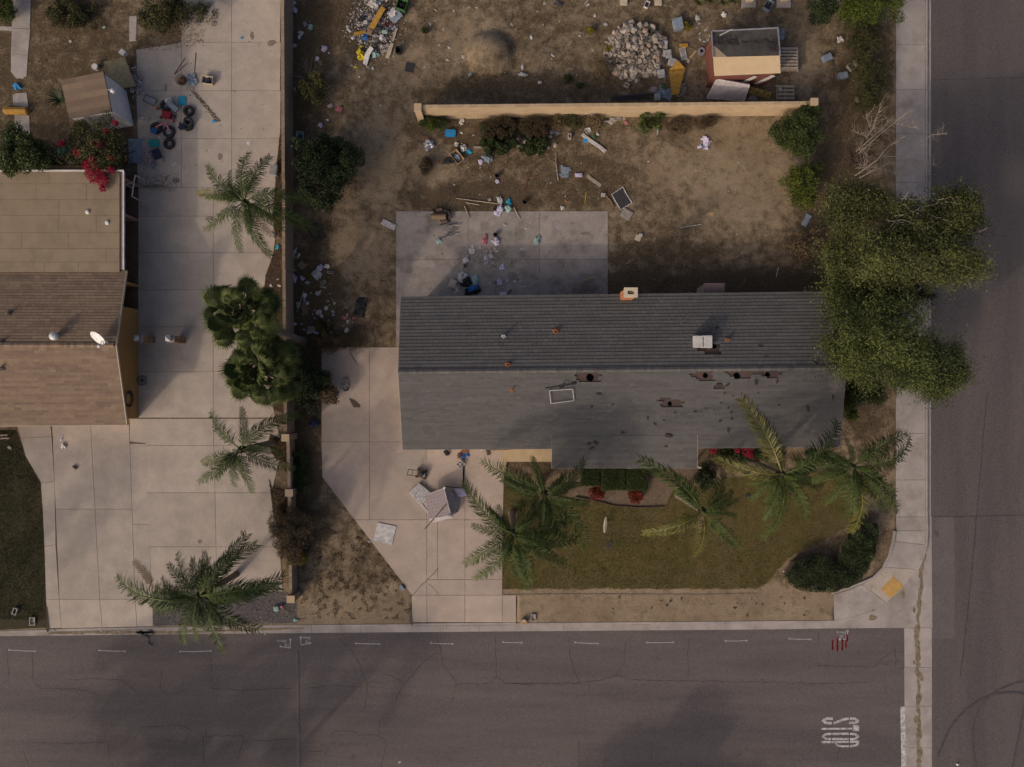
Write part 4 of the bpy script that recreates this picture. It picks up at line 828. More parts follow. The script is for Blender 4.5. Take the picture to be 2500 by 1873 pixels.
# two brick lamp posts beside the ochre wall
for px, py, lab in ((372, 830, 'brick lamp post standing against the ochre end wall'), (446, 831, 'brick lamp post standing free on the concrete, right of the other post')):
    p = P(px, py); t = thing('lamp_post', lab, 'lamp post', p); bkm = MB()
    for r in range(22):
        for sx in (-1, 1):
            for sy in (-1, 1): bkm.box((p.x + sx * .105, p.y + sy * .105, r * .075 + .037), (.20, .20, .066), 0, RN.random())
    bkm.build('bricks', M('post_brick', None, tint=((0.16, 0.095, 0.055), (0.28, 0.18, 0.11))), t, kind='stuff'); MB().box((p.x, p.y, .8), (.36, .36, 1.62)).build('mortar_core', m_mortar, t)
    MB().box((p.x, p.y, 1.69), (.46, .46, .08)).build('cap', m_conc_grey, t)
    lan = MB().lathe((p.x, p.y, 2.05), [(.23, 0), (.22, .03), (.05, .14), (.001, .15)], 4, mat=Matrix.Rotation(.78, 4, 'Z')).build('lantern_roof', m_wmetal, t)
    for sx in (-1, 1):
        for sy in (-1, 1): MB().tube([(p.x + sx * .12, p.y + sy * .12, 1.72), (p.x + sx * .15, p.y + sy * .15, 2.05)], .015, 5).build('lantern_bar', m_blk, lan)
    MB().box((p.x, p.y, 1.88), (.2, .2, .3)).build('lantern_glass', m_soffit, lan)
q = P(349, 929); wh = thing('wire_hoop', 'dark round wire wheel leaning at the foot of the ochre wall', 'wheel', q); rim = MB()
rim.lathe((q.x, q.y, .12), [(.30, -.02), (.32, 0), (.30, .02), (.28, 0)], 24, closed=True, mat=Matrix.Rotation(.35, 4, 'Y')); rim.build('rim', m_blk, wh)
for i in range(10):
    a = math.pi * i / 10; v = Vector((.3 * math.cos(a), .3 * math.sin(a), 0)); v.rotate(Matrix.Rotation(.35, 3, 'Y')); MB().tube([Vector((q.x, q.y, .12)) - v, Vector((q.x, q.y, .12)) + v], .008, 4).build('spoke', m_blk, wh)
# white shed with brown shingle roof in the upper left yard
sh = thing('shed', 'white garden shed with brown shingle roof in the upper left yard', 'shed', P(240, 250)); zt = 2.75
s0, s1, s2, s3 = P(148, 196, zt), P(253, 175, zt), P(273, 271, zt), P(170, 290, zt)
w4 = inset([(q.x, q.y) for q in (s0, s1, s2, s3)], .06); MB().prism(w4, 0, zt - .06).build('wall', M('white_siding', (.60, .575, .56), (.54, .515, .50), 2, .8, fine=.06), sh)
MB().prism([(q.x, q.y) for q in (s0, s1, s2, s3)], zt - .06, zt).build('roof_deck', m_felt, sh); up = Vector((0, 0, .012))
shingles(sh, s3 + up, s2 + up, s0 + up, s1 + up, 7, .95, m_brsh_s, None, .02, 12)
lp_ = P(266, 219, zt); ll = thing('shed_light', 'round white lamp fixed at the shed roof edge', 'lamp', lp_ - Vector((0, 0, .25))); MB().tube([lp_ + Vector((-.1, 0, -.02)), lp_ + Vector((.12, -.02, -.02))], .03, 6).build('bracket', m_wmetal, ll)
MB().lathe(lp_ + Vector((.16, -.02, -.16)), [(.17, 0), (.14, .10), (.06, .16), (.001, .17)], 16).build('shade', m_wh, ll)
# red shed behind the tan wall
m_redw = M('red_siding', (0.16, 0.052, 0.036), (0.12, 0.042, 0.031), 3, .85, grime=(.12, .05, .04), gscale=1.5, fine=.12)
rs = thing('shed', 'red wooden shed with half stripped tan roof behind the block wall', 'shed', P(1800, 160)); ze, zr = 2.15, 2.62
a0, a1 = P(1744, 186, ze), P(1905.5, 179, ze); r0, r1 = P(1741, 140, zr), P(1904, 136, zr); b0, b1 = P(1737, 77, ze), P(1899, 69, ze)
m_tarp = M('tan_roll_roof', (0.44, 0.325, 0.20), (0.40, 0.295, 0.18), 2, .9, fine=.07)
m_ply = M('weathered_deck', (0.060, 0.050, 0.043), (0.10, 0.085, 0.072), 1.8, .9, grime=(.05, .042, .038), gscale=1.2, gamt=.8, fine=.2)
def quad_slab(parent, name, q, th, mat):
    q = [Vector(x) for x in q]; n_ = (q[1] - q[0]).cross(q[-1] - q[0]).normalized(); n_ = n_ if n_.z > 0 else -n_; k = len(q)
    d_ = -1 if (q[1] - q[0]).cross(q[2] - q[1]).z < 0 else 1; q = q if d_ > 0 else q[::-1]
    return MB().add([p - n_ * th for p in q] + q, [tuple(range(k))[::-1], tuple(range(k, 2 * k))] + [(i, (i + 1) % k, k + (i + 1) % k, k + i) for i in range(k)]).build(name, mat, parent)
lift = Vector((0, 0, .012))
quad_slab(rs, 'roof_deck', [a0, a1, r1, r0], .03, m_ply); quad_slab(rs, 'roof_deck', [r0, r1, b1, b0], .03, m_ply)
ym = r0.lerp(b0, .52)
quad_slab(rs, 'roof_sheet', [a0 + lift, a1 + lift, r1 + lift, r0 + lift], .01, m_tarp)
quad_slab(rs, 'roof_sheet', [r0 + lift, r0.lerp(r1, .21) + lift, r0.lerp(b0, .5) + lift * 2], .01, m_tarp)
m_tear = M('torn_tar_paper', (0.035, 0.028, 0.026), (0.055, 0.042, 0.036), 4, .9, .6, 12)
def crumple(parent, name, poly, z, mat, amp=.05, th=.012, step=.12, **kw):
    """a limp sheet with folds: poly in world (x, y); z a number or function"""
    xs_, ys_ = [p[0] for p in poly], [p[1] for p in poly]; nx_, ny_ = max(2, int((max(xs_) - min(xs_)) / step)), max(2, int((max(ys_) - min(ys_)) / step))
    X_, Y_ = np.meshgrid(np.linspace(min(xs_), max(xs_), nx_ + 1), np.linspace(min(ys_), max(ys_), ny_ + 1), indexing='ij'); cx, cy = (X_[:-1, :-1] + X_[1:, 1:]) / 2, (Y_[:-1, :-1] + Y_[1:, 1:]) / 2
    inn = inpoly(cx, cy, poly); sd_ = RN.random() * 50; v, f, mp_ = [], [], {}
    def vid(i, j):
        if (i, j) not in mp_:
            x, y = X_[i, j], Y_[i, j]; zz = z(x, y) if callable(z) else z
            mp_[(i, j)] = len(v); v.append((x + .4 * step * mnoise.noise(Vector((x * 5, y * 5, sd_))), y + .4 * step * mnoise.noise(Vector((x * 5, y * 5, sd_ + 9))), zz + amp * (.6 + mnoise.noise(Vector((x * 3.1, y * 3.1, sd_))) + .5 * mnoise.noise(Vector((x * 8, y * 8, sd_))))))
        return mp_[(i, j)]
    for i in range(nx_):
        for j in range(ny_):
            if inn[i, j]: f.append((vid(i, j), vid(i + 1, j), vid(i + 1, j + 1), vid(i, j + 1)))
    if not f: return None
    k = len(v); ed = {}
    for q in f:
        for a, b in zip(q, q[1:] + q[:1]): ed[(a, b)] = 1
    top = [(x, y, zz + th) for x, y, zz in v]; fa = [q[::-1] for q in f] + [tuple(i + k for i in q) for q in f] + [(a, b, b + k, a + k) for (a, b) in ed if (b, a) not in ed]
    return MB().add(v + top, fa).build(name, mat, parent, **kw)
def zroof(x, y):
    p = Vector((x, y)); yy = r0.y + (r1.y - r0.y) * (x - r0.x) / (r1.x - r0.x); return zr - (zr - ze) * abs(y - yy) / 1.6 + .02
crumple(rs, 'torn_paper', [P2(*q, 2.4) for q in [(1741, 106), (1755, 84), (1768, 86), (1785, 82), (1797, 84), (1810, 96), (1862, 98), (1866, 92), (1902, 95), (1902, 128), (1876, 128), (1866, 104), (1745, 110)]], zroof, m_tear, .04, .012, .09)
for a, b in ((b0, b1), (b0, r0), (b1, r1)): board(a + lift * 3, b + lift * 3, .06, .08, .0).build('edge_trim', M('galvanised', (.26, .25, .27), (.2, .2, .22), 4, .45), rs)
wq = inset([(q.x, q.y) for q in (a0, a1, b1, b0)], .14); MB().prism(wq, 0, ze - .02).build('wall', m_redw, rs)
MB().box(P(1772, 80, 2.45) + Vector((0, 0, .06)), (.85, .05, .05), .45).build('loose_batten', m_wmetal, rs)
for (xa, ya, xb, yb_) in ((1744, 112, 1722, 132), (1746, 178, 1724, 208)):
    A_, B_ = P(xa - 4, ya + 12), P(xb - 2, yb_ + 6); dd = B_ - A_; c = (A_ + B_) / 2
    MB().box((c.x, c.y, .95), (max(.7, dd.length), .05, 1.85), math.atan2(dd.y, dd.x)).build('door', m_redw, rs)
for t in (.45, .72): q = Vector(a0).lerp(a1, t); MB().box((q.x + .55, q.y + .11, 1.0), (.30, .02, 1.5), 0, mat=Matrix.Rotation(.5, 4, 'Y')).build('white_batten', m_wmetal, rs)
# ------------------------------------------------------------------ foliage builders
def leaves(C_, size, n_up=.35, aspect=.5, flat=.0):
    """rhombic leaves at the given centres -> vertices, quads"""
    n = len(C_); a = rng.normal(size=(n, 3)); a[:, 2] *= (.7 - flat * .5); a /= np.linalg.norm(a, axis=1)[:, None]
    b = rng.normal(size=(n, 3)); b[:, 2] *= (.8 - flat * .6); b -= (a * b).sum(1)[:, None] * a; b /= np.linalg.norm(b, axis=1)[:, None]
    s = (size * rng.uniform(.6, 1.35, n))[:, None] / 2
    V = np.empty((n, 4, 3)); V[:, 0] = C_ - a * s; V[:, 1] = C_ + b * s * aspect; V[:, 2] = C_ + a * s; V[:, 3] = C_ - b * s * aspect
    return V.reshape(-1, 3), np.arange(4 * n).reshape(n, 4)
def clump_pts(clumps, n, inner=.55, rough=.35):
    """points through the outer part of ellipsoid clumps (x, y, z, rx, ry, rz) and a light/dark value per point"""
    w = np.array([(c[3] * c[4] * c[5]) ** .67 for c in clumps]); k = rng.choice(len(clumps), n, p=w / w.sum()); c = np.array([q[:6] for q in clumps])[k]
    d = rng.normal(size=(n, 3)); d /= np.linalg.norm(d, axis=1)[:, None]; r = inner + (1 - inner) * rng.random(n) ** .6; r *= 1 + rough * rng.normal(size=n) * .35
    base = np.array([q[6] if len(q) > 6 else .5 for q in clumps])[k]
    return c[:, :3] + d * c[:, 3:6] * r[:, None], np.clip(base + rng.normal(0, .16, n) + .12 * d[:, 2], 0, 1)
def crownclumps(cx, cy, z, rx, ry, rz, n, r0=.3, seed=1, base=.5, spread=.25):
    """small clumps filling an uneven crown outline"""
    q = random.Random(seed); out = []
    for i in range(n):
        a, rr = q.uniform(0, 2 * math.pi), math.sqrt(q.random()); lob = 1 + .22 * math.sin(3 * a + seed) + .12 * math.sin(5 * a + 2 * seed)
        h = math.sqrt(max(0, 1 - rr * rr)); zz = z + rz * h * q.uniform(.1, 1) - rz * .25
        s = r0 * q.uniform(.6, 1.3); out.append((cx + rx * rr * lob * math.cos(a), cy + ry * rr * lob * math.sin(a), zz, s, s, s * .75, base + q.uniform(-spread, spread)))
    return out
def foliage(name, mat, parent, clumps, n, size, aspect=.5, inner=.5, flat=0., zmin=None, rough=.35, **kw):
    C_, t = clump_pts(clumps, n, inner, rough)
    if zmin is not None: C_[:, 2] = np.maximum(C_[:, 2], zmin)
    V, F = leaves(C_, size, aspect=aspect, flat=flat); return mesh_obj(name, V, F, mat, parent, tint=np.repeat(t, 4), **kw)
def limb(mb, a, b, r0, r1, bend=.15, k=6, seed=0):
    a, b = Vector(a), Vector(b); L = (b - a).length; pts = []
    for i in range(k + 1):
        t = i / k; nv = mnoise.noise_vector(Vector((t * 2.1 + seed, seed * 3.3, a.x))); pts.append(a.lerp(b, t) + nv * bend * L * math.sin(math.pi * t) * .6)
    mb.tube(pts, [r0 + (r1 - r0) * i / k for i in range(k + 1)], 7); return pts
G_DARK = ((0.007, 0.013, 0.004), (0.046, 0.066, 0.017)); G_MID = ((0.012, 0.022, 0.005), (0.070, 0.092, 0.020)); G_OLIVE = ((0.020, 0.022, 0.007), (0.115, 0.105, 0.032)); G_LIME = ((0.022, 0.040, 0.004), (0.130, 0.150, 0.018))
m_leaf_d = M('leaf_dark', None, tint=G_DARK, rough=.6, fine=.1, trans=.15); m_leaf_m = M('leaf_mid', None, tint=G_MID, rough=.6, fine=.1, trans=.15)
m_leaf_o = M('leaf_olive', None, tint=G_OLIVE, rough=.7, fine=.1, trans=.15); m_leaf_l = M('leaf_lime', None, tint=G_LIME, rough=.6, fine=.1, trans=.2)
m_leaf_r = M('leaf_red', None, tint=((0.075, 0.012, 0.008), (0.30, 0.055, 0.025)), rough=.7, trans=.2); m_bract = M('bract_magenta', None, tint=((0.14, 0.004, 0.02), (0.42, 0.012, 0.055)), rough=.7, trans=.25)
m_dry = M('leaf_dry', None, tint=((0.035, 0.022, 0.012), (0.165, 0.115, 0.060)), rough=.9, fine=.1); m_yell = M('leaf_yellow', None, tint=((0.06, 0.05, 0.005), (0.30, 0.22, 0.02)), rough=.8, trans=.2)
m_bark = M('bark', (0.105, 0.075, 0.052), (0.07, 0.05, 0.036), 9, .95, .5, 30); m_palmbark = M('palm_bark', (0.17, 0.135, 0.105), (0.11, 0.085, 0.065), 5, .95, .5, 25, stretch=(1, 1, 6)); m_pale = M('bare_branch', (0.32, 0.26, 0.21), (0.24, 0.19, 0.15), 8)
m_twig = M('dead_twig', (0.13, 0.095, 0.07), (0.09, 0.065, 0.048), 8)
def bush(name, label, cat, px, py, z, rx, ry, rz, n, mat, size=.09, nc=40, r0=.35, group=None, base=.5, seed=None, aspect=.5, stem=True, extra=(), flat=0.):
    """rx, ry in photograph pixels at height z; z = height of the crown's middle"""
    s = (CAMH - z) / FPX; c = P(px, py, z); seed = seed if seed is not None else int(px * 7 + py); t = thing(name, label, cat, (c.x, c.y, 0), group)
    cl = crownclumps(c.x, c.y, z, rx * s - r0 * .6, ry * s - r0 * .6, rz, nc, r0, seed, base)
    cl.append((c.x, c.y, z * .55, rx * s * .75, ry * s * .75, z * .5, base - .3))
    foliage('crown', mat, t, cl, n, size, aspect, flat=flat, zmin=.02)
    for e in extra: foliage(e[0], e[1], t, [(P(q[0], q[1], e[4]).x, P(q[0], q[1], e[4]).y, e[4], q[2] * s, q[2] * s, .25, .5) for q in e[2]], e[3], e[5])
    if stem:
        mb = MB(); q = random.Random(seed)
        for i in range(5): limb(mb, (c.x + q.uniform(-.1, .1), c.y + q.uniform(-.1, .1), -.05), (c.x + q.uniform(-.6, .6) * rx * s, c.y + q.uniform(-.6, .6) * ry * s, z), .05, .012, .2, 5, i + seed)
        mb.build('stems', m_bark, t)
    return t
# ------------------------------------------------------------------ palms
def frond_mesh(seed, nl=95, curl=.0, dead=False, droop=.85, lw=.0095, ll=.215):
    """feather leaf along +X, length 1; narrow leaflets on both sides"""
    q = random.Random(seed); V, F, T = [], [], []
    def rach(s): return Vector((s * .97, curl * s * s, .52 * s - droop * s * s))
    pts = [rach(i / 14) for i in range(15)]; mb = MB(); mb.tube(pts, [.013 * (1 - .8 * i / 14) for i in range(15)], 5, .75)
    for i in range(nl):
        s = .13 + .87 * (i + q.random() * .5) / nl; p = rach(s); d = (rach(min(1, s + .02)) - rach(s - .02)).normalized(); side = d.cross(Vector((0, 0, 1))).normalized(); up = side.cross(d)
        L = ll * (math.sin(math.pi * (.20 + .72 * s)) ** .5) * q.uniform(.75, 1.2)
        for sg in (-1, 1):
            fw = q.uniform(.35, 1.0) + .5 * s * s; el = q.uniform(-.8, .8); dr = (d * fw + side * sg + up * el).normalized()
            m = p + dr * L * .5; e = p + dr * L * (.93 - .1 * q.random()) + Vector((0, 0, -L * q.uniform(.3, .8))); wv = dr.cross(up).normalized() * lw / 2; b = len(mb.v); tn = min(1, max(0, .38 + q.gauss(0, .15) + .30 * (s > .8) * q.random()))
            mb.add([p - wv * .6, p + wv * .6, m + wv, m - wv, e], [(0, 1, 2, 3), (3, 2, 4)], tn)
    me = make_mesh('frond', np.array([tuple(x) for x in mb.v]), mb.f, mb.t); me.materials.append(m_palm_dead if dead else m_palm); return me
m_palm = M('palm_leaflet', None, tint=((0.010, 0.026, 0.006), (0.092, 0.118, 0.024)), rough=.6, fine=.05, trans=.12, spec=.2)
m_palm_y = M('palm_leaflet_yellowing', None, tint=((0.030, 0.042, 0.008), (0.210, 0.180, 0.035)), rough=.5, fine=.05, trans=.15)
m_palm_dead = M('palm_leaflet_dead', None, tint=((0.07, 0.05, 0.032), (0.24, 0.17, 0.095)), rough=.9, fine=.05)
FRM = [frond_mesh(40 + i, curl=c, droop=d) for i, (c, d) in enumerate([(.18, .85), (-.22, .9), (.05, 1.0), (-.10, .8), (.28, 1.05), (-.3, .95)])]
FRD = [frond_mesh(80, curl=.25, dead=True, droop=1.25, nl=60), frond_mesh(81, curl=-.2, dead=True, droop=1.35, nl=60)]
FRY = []
for m_ in FRM[:3]:
    y = m_.copy(); y.materials.clear(); y.materials.append(m_palm_y); FRY.append(y)
SPR = frond_mesh(90, droop=.1, ll=.14, nl=40)
def trunk(parent, base, top, r0, r1, mat, rings=18, lean=0.):
    base, top = Vector(base), Vector(top); pts, rs = [], []
    for i in range(rings * 2 + 1):
        t = i / (rings * 2); e = t ** (1 + lean); pts.append(Vector((base.x + (top.x - base.x) * e, base.y + (top.y - base.y) * e, base.z + (top.z - base.z) * t))); rs.append((r0 + (r1 - r0) * t) * (1 if i % 2 else 1.07) * (1.35 if i == 0 else 1))
    return MB().tube(pts, rs, 12).build('trunk', mat, parent)
def queen_palm(label, px, py, z, base, tips, dead=(), extra=5, ysel=(), group='feather palms around the two driveways'):
    """px, py, z crown; tips = pixel ends of the leaves as seen"""
    c = P(px, py, z); b = P(*base); t = thing('palm_tree', label, 'palm tree', (b.x, b.y, 0), group); q = random.Random(int(px + py))
    trunk(t, (b.x, b.y, -.05), c - Vector((0, 0, .25)), .20, .14, m_palmbark, 22, .3)
    MB().lathe(c - Vector((0, 0, .55)), [(.15, 0), (.24, .3), (.20, .55), (.08, .75), (.001, .8)], 10).build('crown_base', M('palm_boot', (0.045, 0.042, 0.02), (0.03, 0.03, 0.015), 6), t)
    def leaf(me, ang, L, el=0., name='frond', roll=0.):
        o = place(name, me, t, c + Vector((math.cos(ang) * .08, math.sin(ang) * .08, q.uniform(-.1, .12))), scale=(L, L * q.uniform(.9, 1.1), L))
        o.rotation_mode = 'QUATERNION'; o.rotation_quaternion = (Matrix.Rotation(ang, 3, 'Z') @ Matrix.Rotation(-el, 3, 'Y') @ Matrix.Rotation(roll, 3, 'X')).to_quaternion(); return o
    for i, (tx, ty) in enumerate(tips):
        e = P(tx, ty, z - .6); d = e - c; L = math.hypot(d.x, d.y); leaf((FRY[i % 3] if i in ysel else FRM[(i + int(px)) % 6]), math.atan2(d.y, d.x), max(1.2, L * 1.05), q.uniform(-.06, .12), roll=q.uniform(-.25, .25))
    for i, (tx, ty) in enumerate(dead):
        e = P(tx, ty, z - 1.6); d = e - c; leaf(FRD[i % 2], math.atan2(d.y, d.x), max(1.0, math.hypot(d.x, d.y) * 1.1), -.35)
    for i in range(extra + 3): leaf(FRM[i % 6], q.uniform(0, 6.28), q.uniform(1.4, 2.4), q.uniform(-.1, .6), roll=q.uniform(-.5, .5))
    leaf(SPR, q.uniform(0, 6.28), 1.6, 1.1, 'spear_leaf'); return t
queen_palm('feather palm over the long wall near its upper bend', 596, 494, 6.0, (662, 532), [(600, 368), (499, 425), (478, 467), (516, 580), (630, 622), (728, 455), (752, 543), (645, 380), (560, 590)], [(648, 600), (676, 565)], 4, (2,))
queen_palm('thin feather palm by the pillar where the wall steps down', 588, 1098, 5.6, (668, 1080), [(516, 1000), (686, 990), (478, 1138), (509, 1185), (690, 1163), (676, 1078), (560, 1170)], [(665, 1110), (655, 1090)], 2)
queen_palm('large feather palm at the kerb overhanging the gravel strip', 486, 1455, 6.2, (577, 1402), [(441, 1352), (574, 1316), (596, 1332), (664, 1408), (655, 1487), (572, 1576), (421, 1568), (282, 1470), (338, 1500), (470, 1368), (378, 1408), (500, 1572), (600, 1560), (395, 1440), (630, 1450)], (), 7)
queen_palm('feather palm beside the tan porch at the driveway edge', 1330, 1207, 6.0, (1318, 1178), [(1192, 1110), (1464, 1292), (1434, 1152), (1398, 1322), (1290, 1290), (1228, 1190), (1400, 1205), (1350, 1310), (1250, 1150), (1375, 1150)], [(1270, 1250)], 5)
queen_palm('large feather palm leaning over the lower driveway edge', 1255, 1303, 6.6, (1250, 1252), [(1118, 1218), (1137, 1366), (1184, 1426), (1242, 1438), (1326, 1424), (1402, 1342), (1160, 1300), (1380, 1290), (1290, 1400), (1330, 1240), (1190, 1260), (1365, 1385)], [(1225, 1375)], 6)
queen_palm('lone feather palm in the middle of the front lawn', 1716, 1249, 6.0, (1656, 1209), [(1604, 1104), (1595, 1320), (1710, 1364), (1803, 1330), (1788, 1178), (1640, 1190)], [(1690, 1300)], 1, (1, 2))
queen_palm('feather palm by the front wall with one leaf over the roof', 1909, 1157, 6.4, (1826, 1126), [(1845, 972), (1756, 1154), (1898, 1314), (1826, 1190), (1998, 1250), (2066, 1078), (1985, 1130), (2010, 1190), (1870, 1260)], (), 4, (0, 1))
queen_palm('feather palm at the corner overhanging the side pavement', 2081, 1141, 6.6, (1970, 1112), [(2190, 1020), (2241, 1122), (2205, 1205), (2189, 1272), (2118, 1282), (2056, 1288), (1964, 1166), (2072, 1076), (2160, 1160), (2020, 1230), (2130, 1080)], [(2035, 1200), (2120, 1190)], 6, (4,))
# palms and trees standing just outside the picture whose shadows cross the driveway and road
for i, (bx, by, z) in enumerate([(-160, 1600, 8.5), (-330, 1480, 8.0), (560, 2010, 8.5), (330, 2060, 9.0)]):
    g = P(bx, by); s = FPX / (CAMH - z); cpx, cpy = 1250 + g.x * s, 936.5 - g.y * s
    queen_palm(['feather palm left of the front driveway beyond the picture edge', 'further feather palm left of the front driveway beyond the picture edge', 'feather palm across the road below the picture edge', 'further feather palm across the road below the picture edge'][i], cpx, cpy, z, (bx, by), [(cpx + 150 * math.cos(a), cpy + 150 * math.sin(a)) for a in np.linspace(0, 6.0, 12)], (), 3, group=None)
def far_tree(label, bx, by, z, R_):
    b = P(bx, by); t = thing('street_tree', label, 'tree', (b.x, b.y, 0)); mb = MB(); limb(mb, (b.x, b.y, -.1), (b.x, b.y, z), .3, .15, .1); cl = crownclumps(b.x, b.y, z, R_, R_ * .8, 1.8, 60, 1.0, int(bx)); 
    for e in cl[::6]: limb(mb, (b.x, b.y, z * .6), e[:3], .09, .03, .2)
    mb.build('trunk', m_bark, t); foliage('crown', m_leaf_m, t, cl, 9000, .34, .5)
far_tree('spreading street tree across the road below the left picture edge', 90, 2160, 7.0, 6.5); far_tree('spreading street tree across the road below the picture middle', 1330, 2290, 6.5, 6.0)
def fan_mesh(seed):
    q = random.Random(seed); mb = MB(); mb.tube([(0, 0, 0), (.35, 0, .07), (.70, 0, .06)], [.014, .010, .007], 5, .25); n = 34; h = Vector((.70, 0, .06))
    for i in range(n):
        a = -2.35 + 4.7 * i / (n - 1); L = .33 * (1 - .12 * abs(a) / 2.35) * q.uniform(.92, 1.06); d = Vector((math.cos(a), math.sin(a), -.10 - .1 * abs(a))); w = Vector((-math.sin(a), math.cos(a), 0)); fold = Vector((0, 0, .012 if i % 2 else -.012))
        m = h + d * L * .62; e = h + d * L + Vector((q.uniform(-.02, .02), q.uniform(-.02, .02), -.05 - .08 * q.random())); tn = .25 + .3 * q.random()
        mb.add([h, m + w * .022 + fold, m - w * .022 - fold, e], [(0, 2, 1)], tn); b = len(mb.v); mb.add([m + w * .014, m - w * .014, e], [(0, 1, 2)], min(1, tn + .35))
    me = make_mesh('fan_leaf', np.array([tuple(x) for x in mb.v]), mb.f, mb.t); me.materials.append(m_fan); return me
m_fan = M('fan_leaf', None, tint=((0.006, 0.016, 0.003), (0.078, 0.094, 0.018)), rough=.6, trans=.12, spec=.2)
FAN = [fan_mesh(i) for i in range(4)]
def fan_palm(label, px, py, z, base, n, R, rad=.28, h0=0, skirt=True):
    c = P(px, py, z); b = P(*base); t = thing('fan_palm', label, 'palm tree', (b.x, b.y, 0)); q = random.Random(int(px))
    if z > 1.5: trunk(t, (b.x, b.y, -.05), c - Vector((0, 0, .2)), rad, rad * .72, m_palmbark, 20, .25)
    MB().lathe(c - Vector((0, 0, .35)), [(rad * .8, 0), (rad, .25), (rad * .6, .45), (.001, .5)], 10).build('crown_base', MATS['palm_boot'], t)
    for i in range(n + 22):
        a = i * 2.399 + q.uniform(-.2, .2); u = (i + .5) / n; el = q.uniform(-.55, 1.25) if i % 3 else q.uniform(-.5, .3); L = R * (q.uniform(.42, 1.12) if i < n else q.uniform(.14, .4)); el = el if i < n else q.uniform(.1, 1.0); a += q.uniform(-.5, .5)
        o = place('fan_leaf', FAN[i % 4], t, c + Vector((0, 0, .15 - .3 * u)), scale=(L, L, L)); o.rotation_mode = 'QUATERNION'
        o.rotation_quaternion = (Matrix.Rotation(a, 3, 'Z') @ Matrix.Rotation(-el, 3, 'Y') @ Matrix.Rotation(q.uniform(-.3, .3), 3, 'X')).to_quaternion()
    return t
fan_palm('fan palm with the grey trunk leaning over the long wall', 590, 765, 5.6, (735, 833), 84, 2.25)
fan_palm('bushier fan palm beside the wall, below the leaning one', 635, 905, 4.6, (684, 918), 92, 2.4)
fan_palm('young pale fan palm growing at the foot of the tan wall', 1591, 297, .5, (1585, 300), 30, 1.0, .12)

# ------------------------------------------------------------------ trees and shrubs
def tree(label, px, py, z, base, crowns, n, mat, size, name='tree', group=None, r0=.5, nc=58, aspect=.3):
    b = P(*base); t = thing(name, label, 'tree', (b.x, b.y, 0), group); mb = MB(); cl = []; top = Vector((b.x, b.y, z * .42))
    limb(mb, (b.x, b.y, -.1), top, .28, .18, .08, 6, px)
    for i, (cx, cy, cz, rx, ry, rz, bs) in enumerate(crowns):
        s = (CAMH - cz) / FPX; c = P(cx, cy, cz); cl += crownclumps(c.x, c.y, cz, rx * s, ry * s, rz, nc, r0, i * 13 + px, bs, .4)
        pts = limb(mb, top, c - Vector((0, 0, rz * .3)), .14, .05, .2, 7, i + px)
        for k in range(6): e = cl[-1 - k * 7]; limb(mb, pts[4], (e[0], e[1], e[2]), .05, .012, .2, 5, k + i)
    mb.build('trunk', m_bark, t); cc = np.array(cl); k = rng.choice(len(cl), n); an = rng.uniform(0, 6.283, len(cl))[k]; g = rng.normal(size=(n, 3)) * np.array([1.0, .5, .42])      # feathery sprays, thinning outwards
    C_ = cc[k, :3] + np.stack([g[:, 0] * np.cos(an) - g[:, 1] * np.sin(an), g[:, 0] * np.sin(an) + g[:, 1] * np.cos(an), g[:, 2] - .12 * np.abs(g[:, 0])], 1) * cc[k, 3:4]
    V, F = leaves(C_, size, aspect=aspect, flat=.3); mesh_obj('crown', V, F, mat, t, tint=np.repeat(np.clip(cc[k, 6] + rng.normal(0, .16, n), 0, 1), 4)); return t
tree('big olive green tree over the pavement right of the roof', 2200, 590, 6.0, (2085, 640), [(2090, 500, 5.0, 62, 50, 1.2, .35), (2230, 550, 6.0, 70, 55, 1.1, .32), (2345, 525, 6.0, 50, 55, .9, .36), (2180, 630, 6.5, 100, 50, 1.3, .5), (2300, 640, 6.4, 95, 48, 1.2, .5), (2060, 650, 4.5, 42, 75, 1.2, .55), (2190, 700, 4.6, 85, 40, 1.0, .3)], 110000, M('leaf_olive_tree', None, tint=((0.022, 0.027, 0.007), (0.150, 0.155, 0.044)), rough=.7, trans=.2), .15)
tree('dense dark green tree beside the right end of the roof', 2180, 830, 6.0, (2085, 850), [(2150, 800, 6.3, 95, 75, 1.4, .45), (2230, 880, 6.0, 95, 65, 1.3, .48), (2100, 870, 5.2, 70, 55, 1.1, .52), (2290, 915, 5.4, 50, 45, 1.0, .42), (2085, 760, 5.0, 50, 60, 1.0, .35)], 110000, M('leaf_olive_deep', None, tint=((0.018, 0.027, 0.007), (0.130, 0.148, 0.038)), rough=.7, trans=.2), .15)
# bare twigs showing through the olive tree
tw = MB(); qq = random.Random(3)
for i in range(46):
    x, y = qq.uniform(2110, 2400), qq.uniform(480, 680); a = P(x, y, 6.3); b = P(x + qq.uniform(-60, 70), y + qq.uniform(-30, 30), 6.6); limb(tw, a, b, .022, .006, .3, 6, i)
tw.build('twigs', m_pale, bpy.data.objects['tree'], kind='stuff')
bush('tree', 'leafy green tree hanging over the flat tan roof at left', 'tree', 58, 375, 3.2, 66, 62, 1.0, 15000, m_leaf_m, .13, 60, .4, base=.42)
bgv = bush('bougainvillea', 'bougainvillea with crimson flowers beside the white shed', 'shrub', 232, 360, 2.6, 88, 80, .9, 13000, m_leaf_o, .11, 60, .38, base=.38, extra=[('flowers', m_bract, [(232, 425, 24), (215, 405, 14), (250, 440, 16), (240, 350, 12), (190, 372, 10), (272, 415, 8), (150, 350, 7), (270, 385, 7), (282, 300, 6), (225, 395, 14), (260, 320, 7), (250, 460, 8)], 4200, 2.9, .10)])
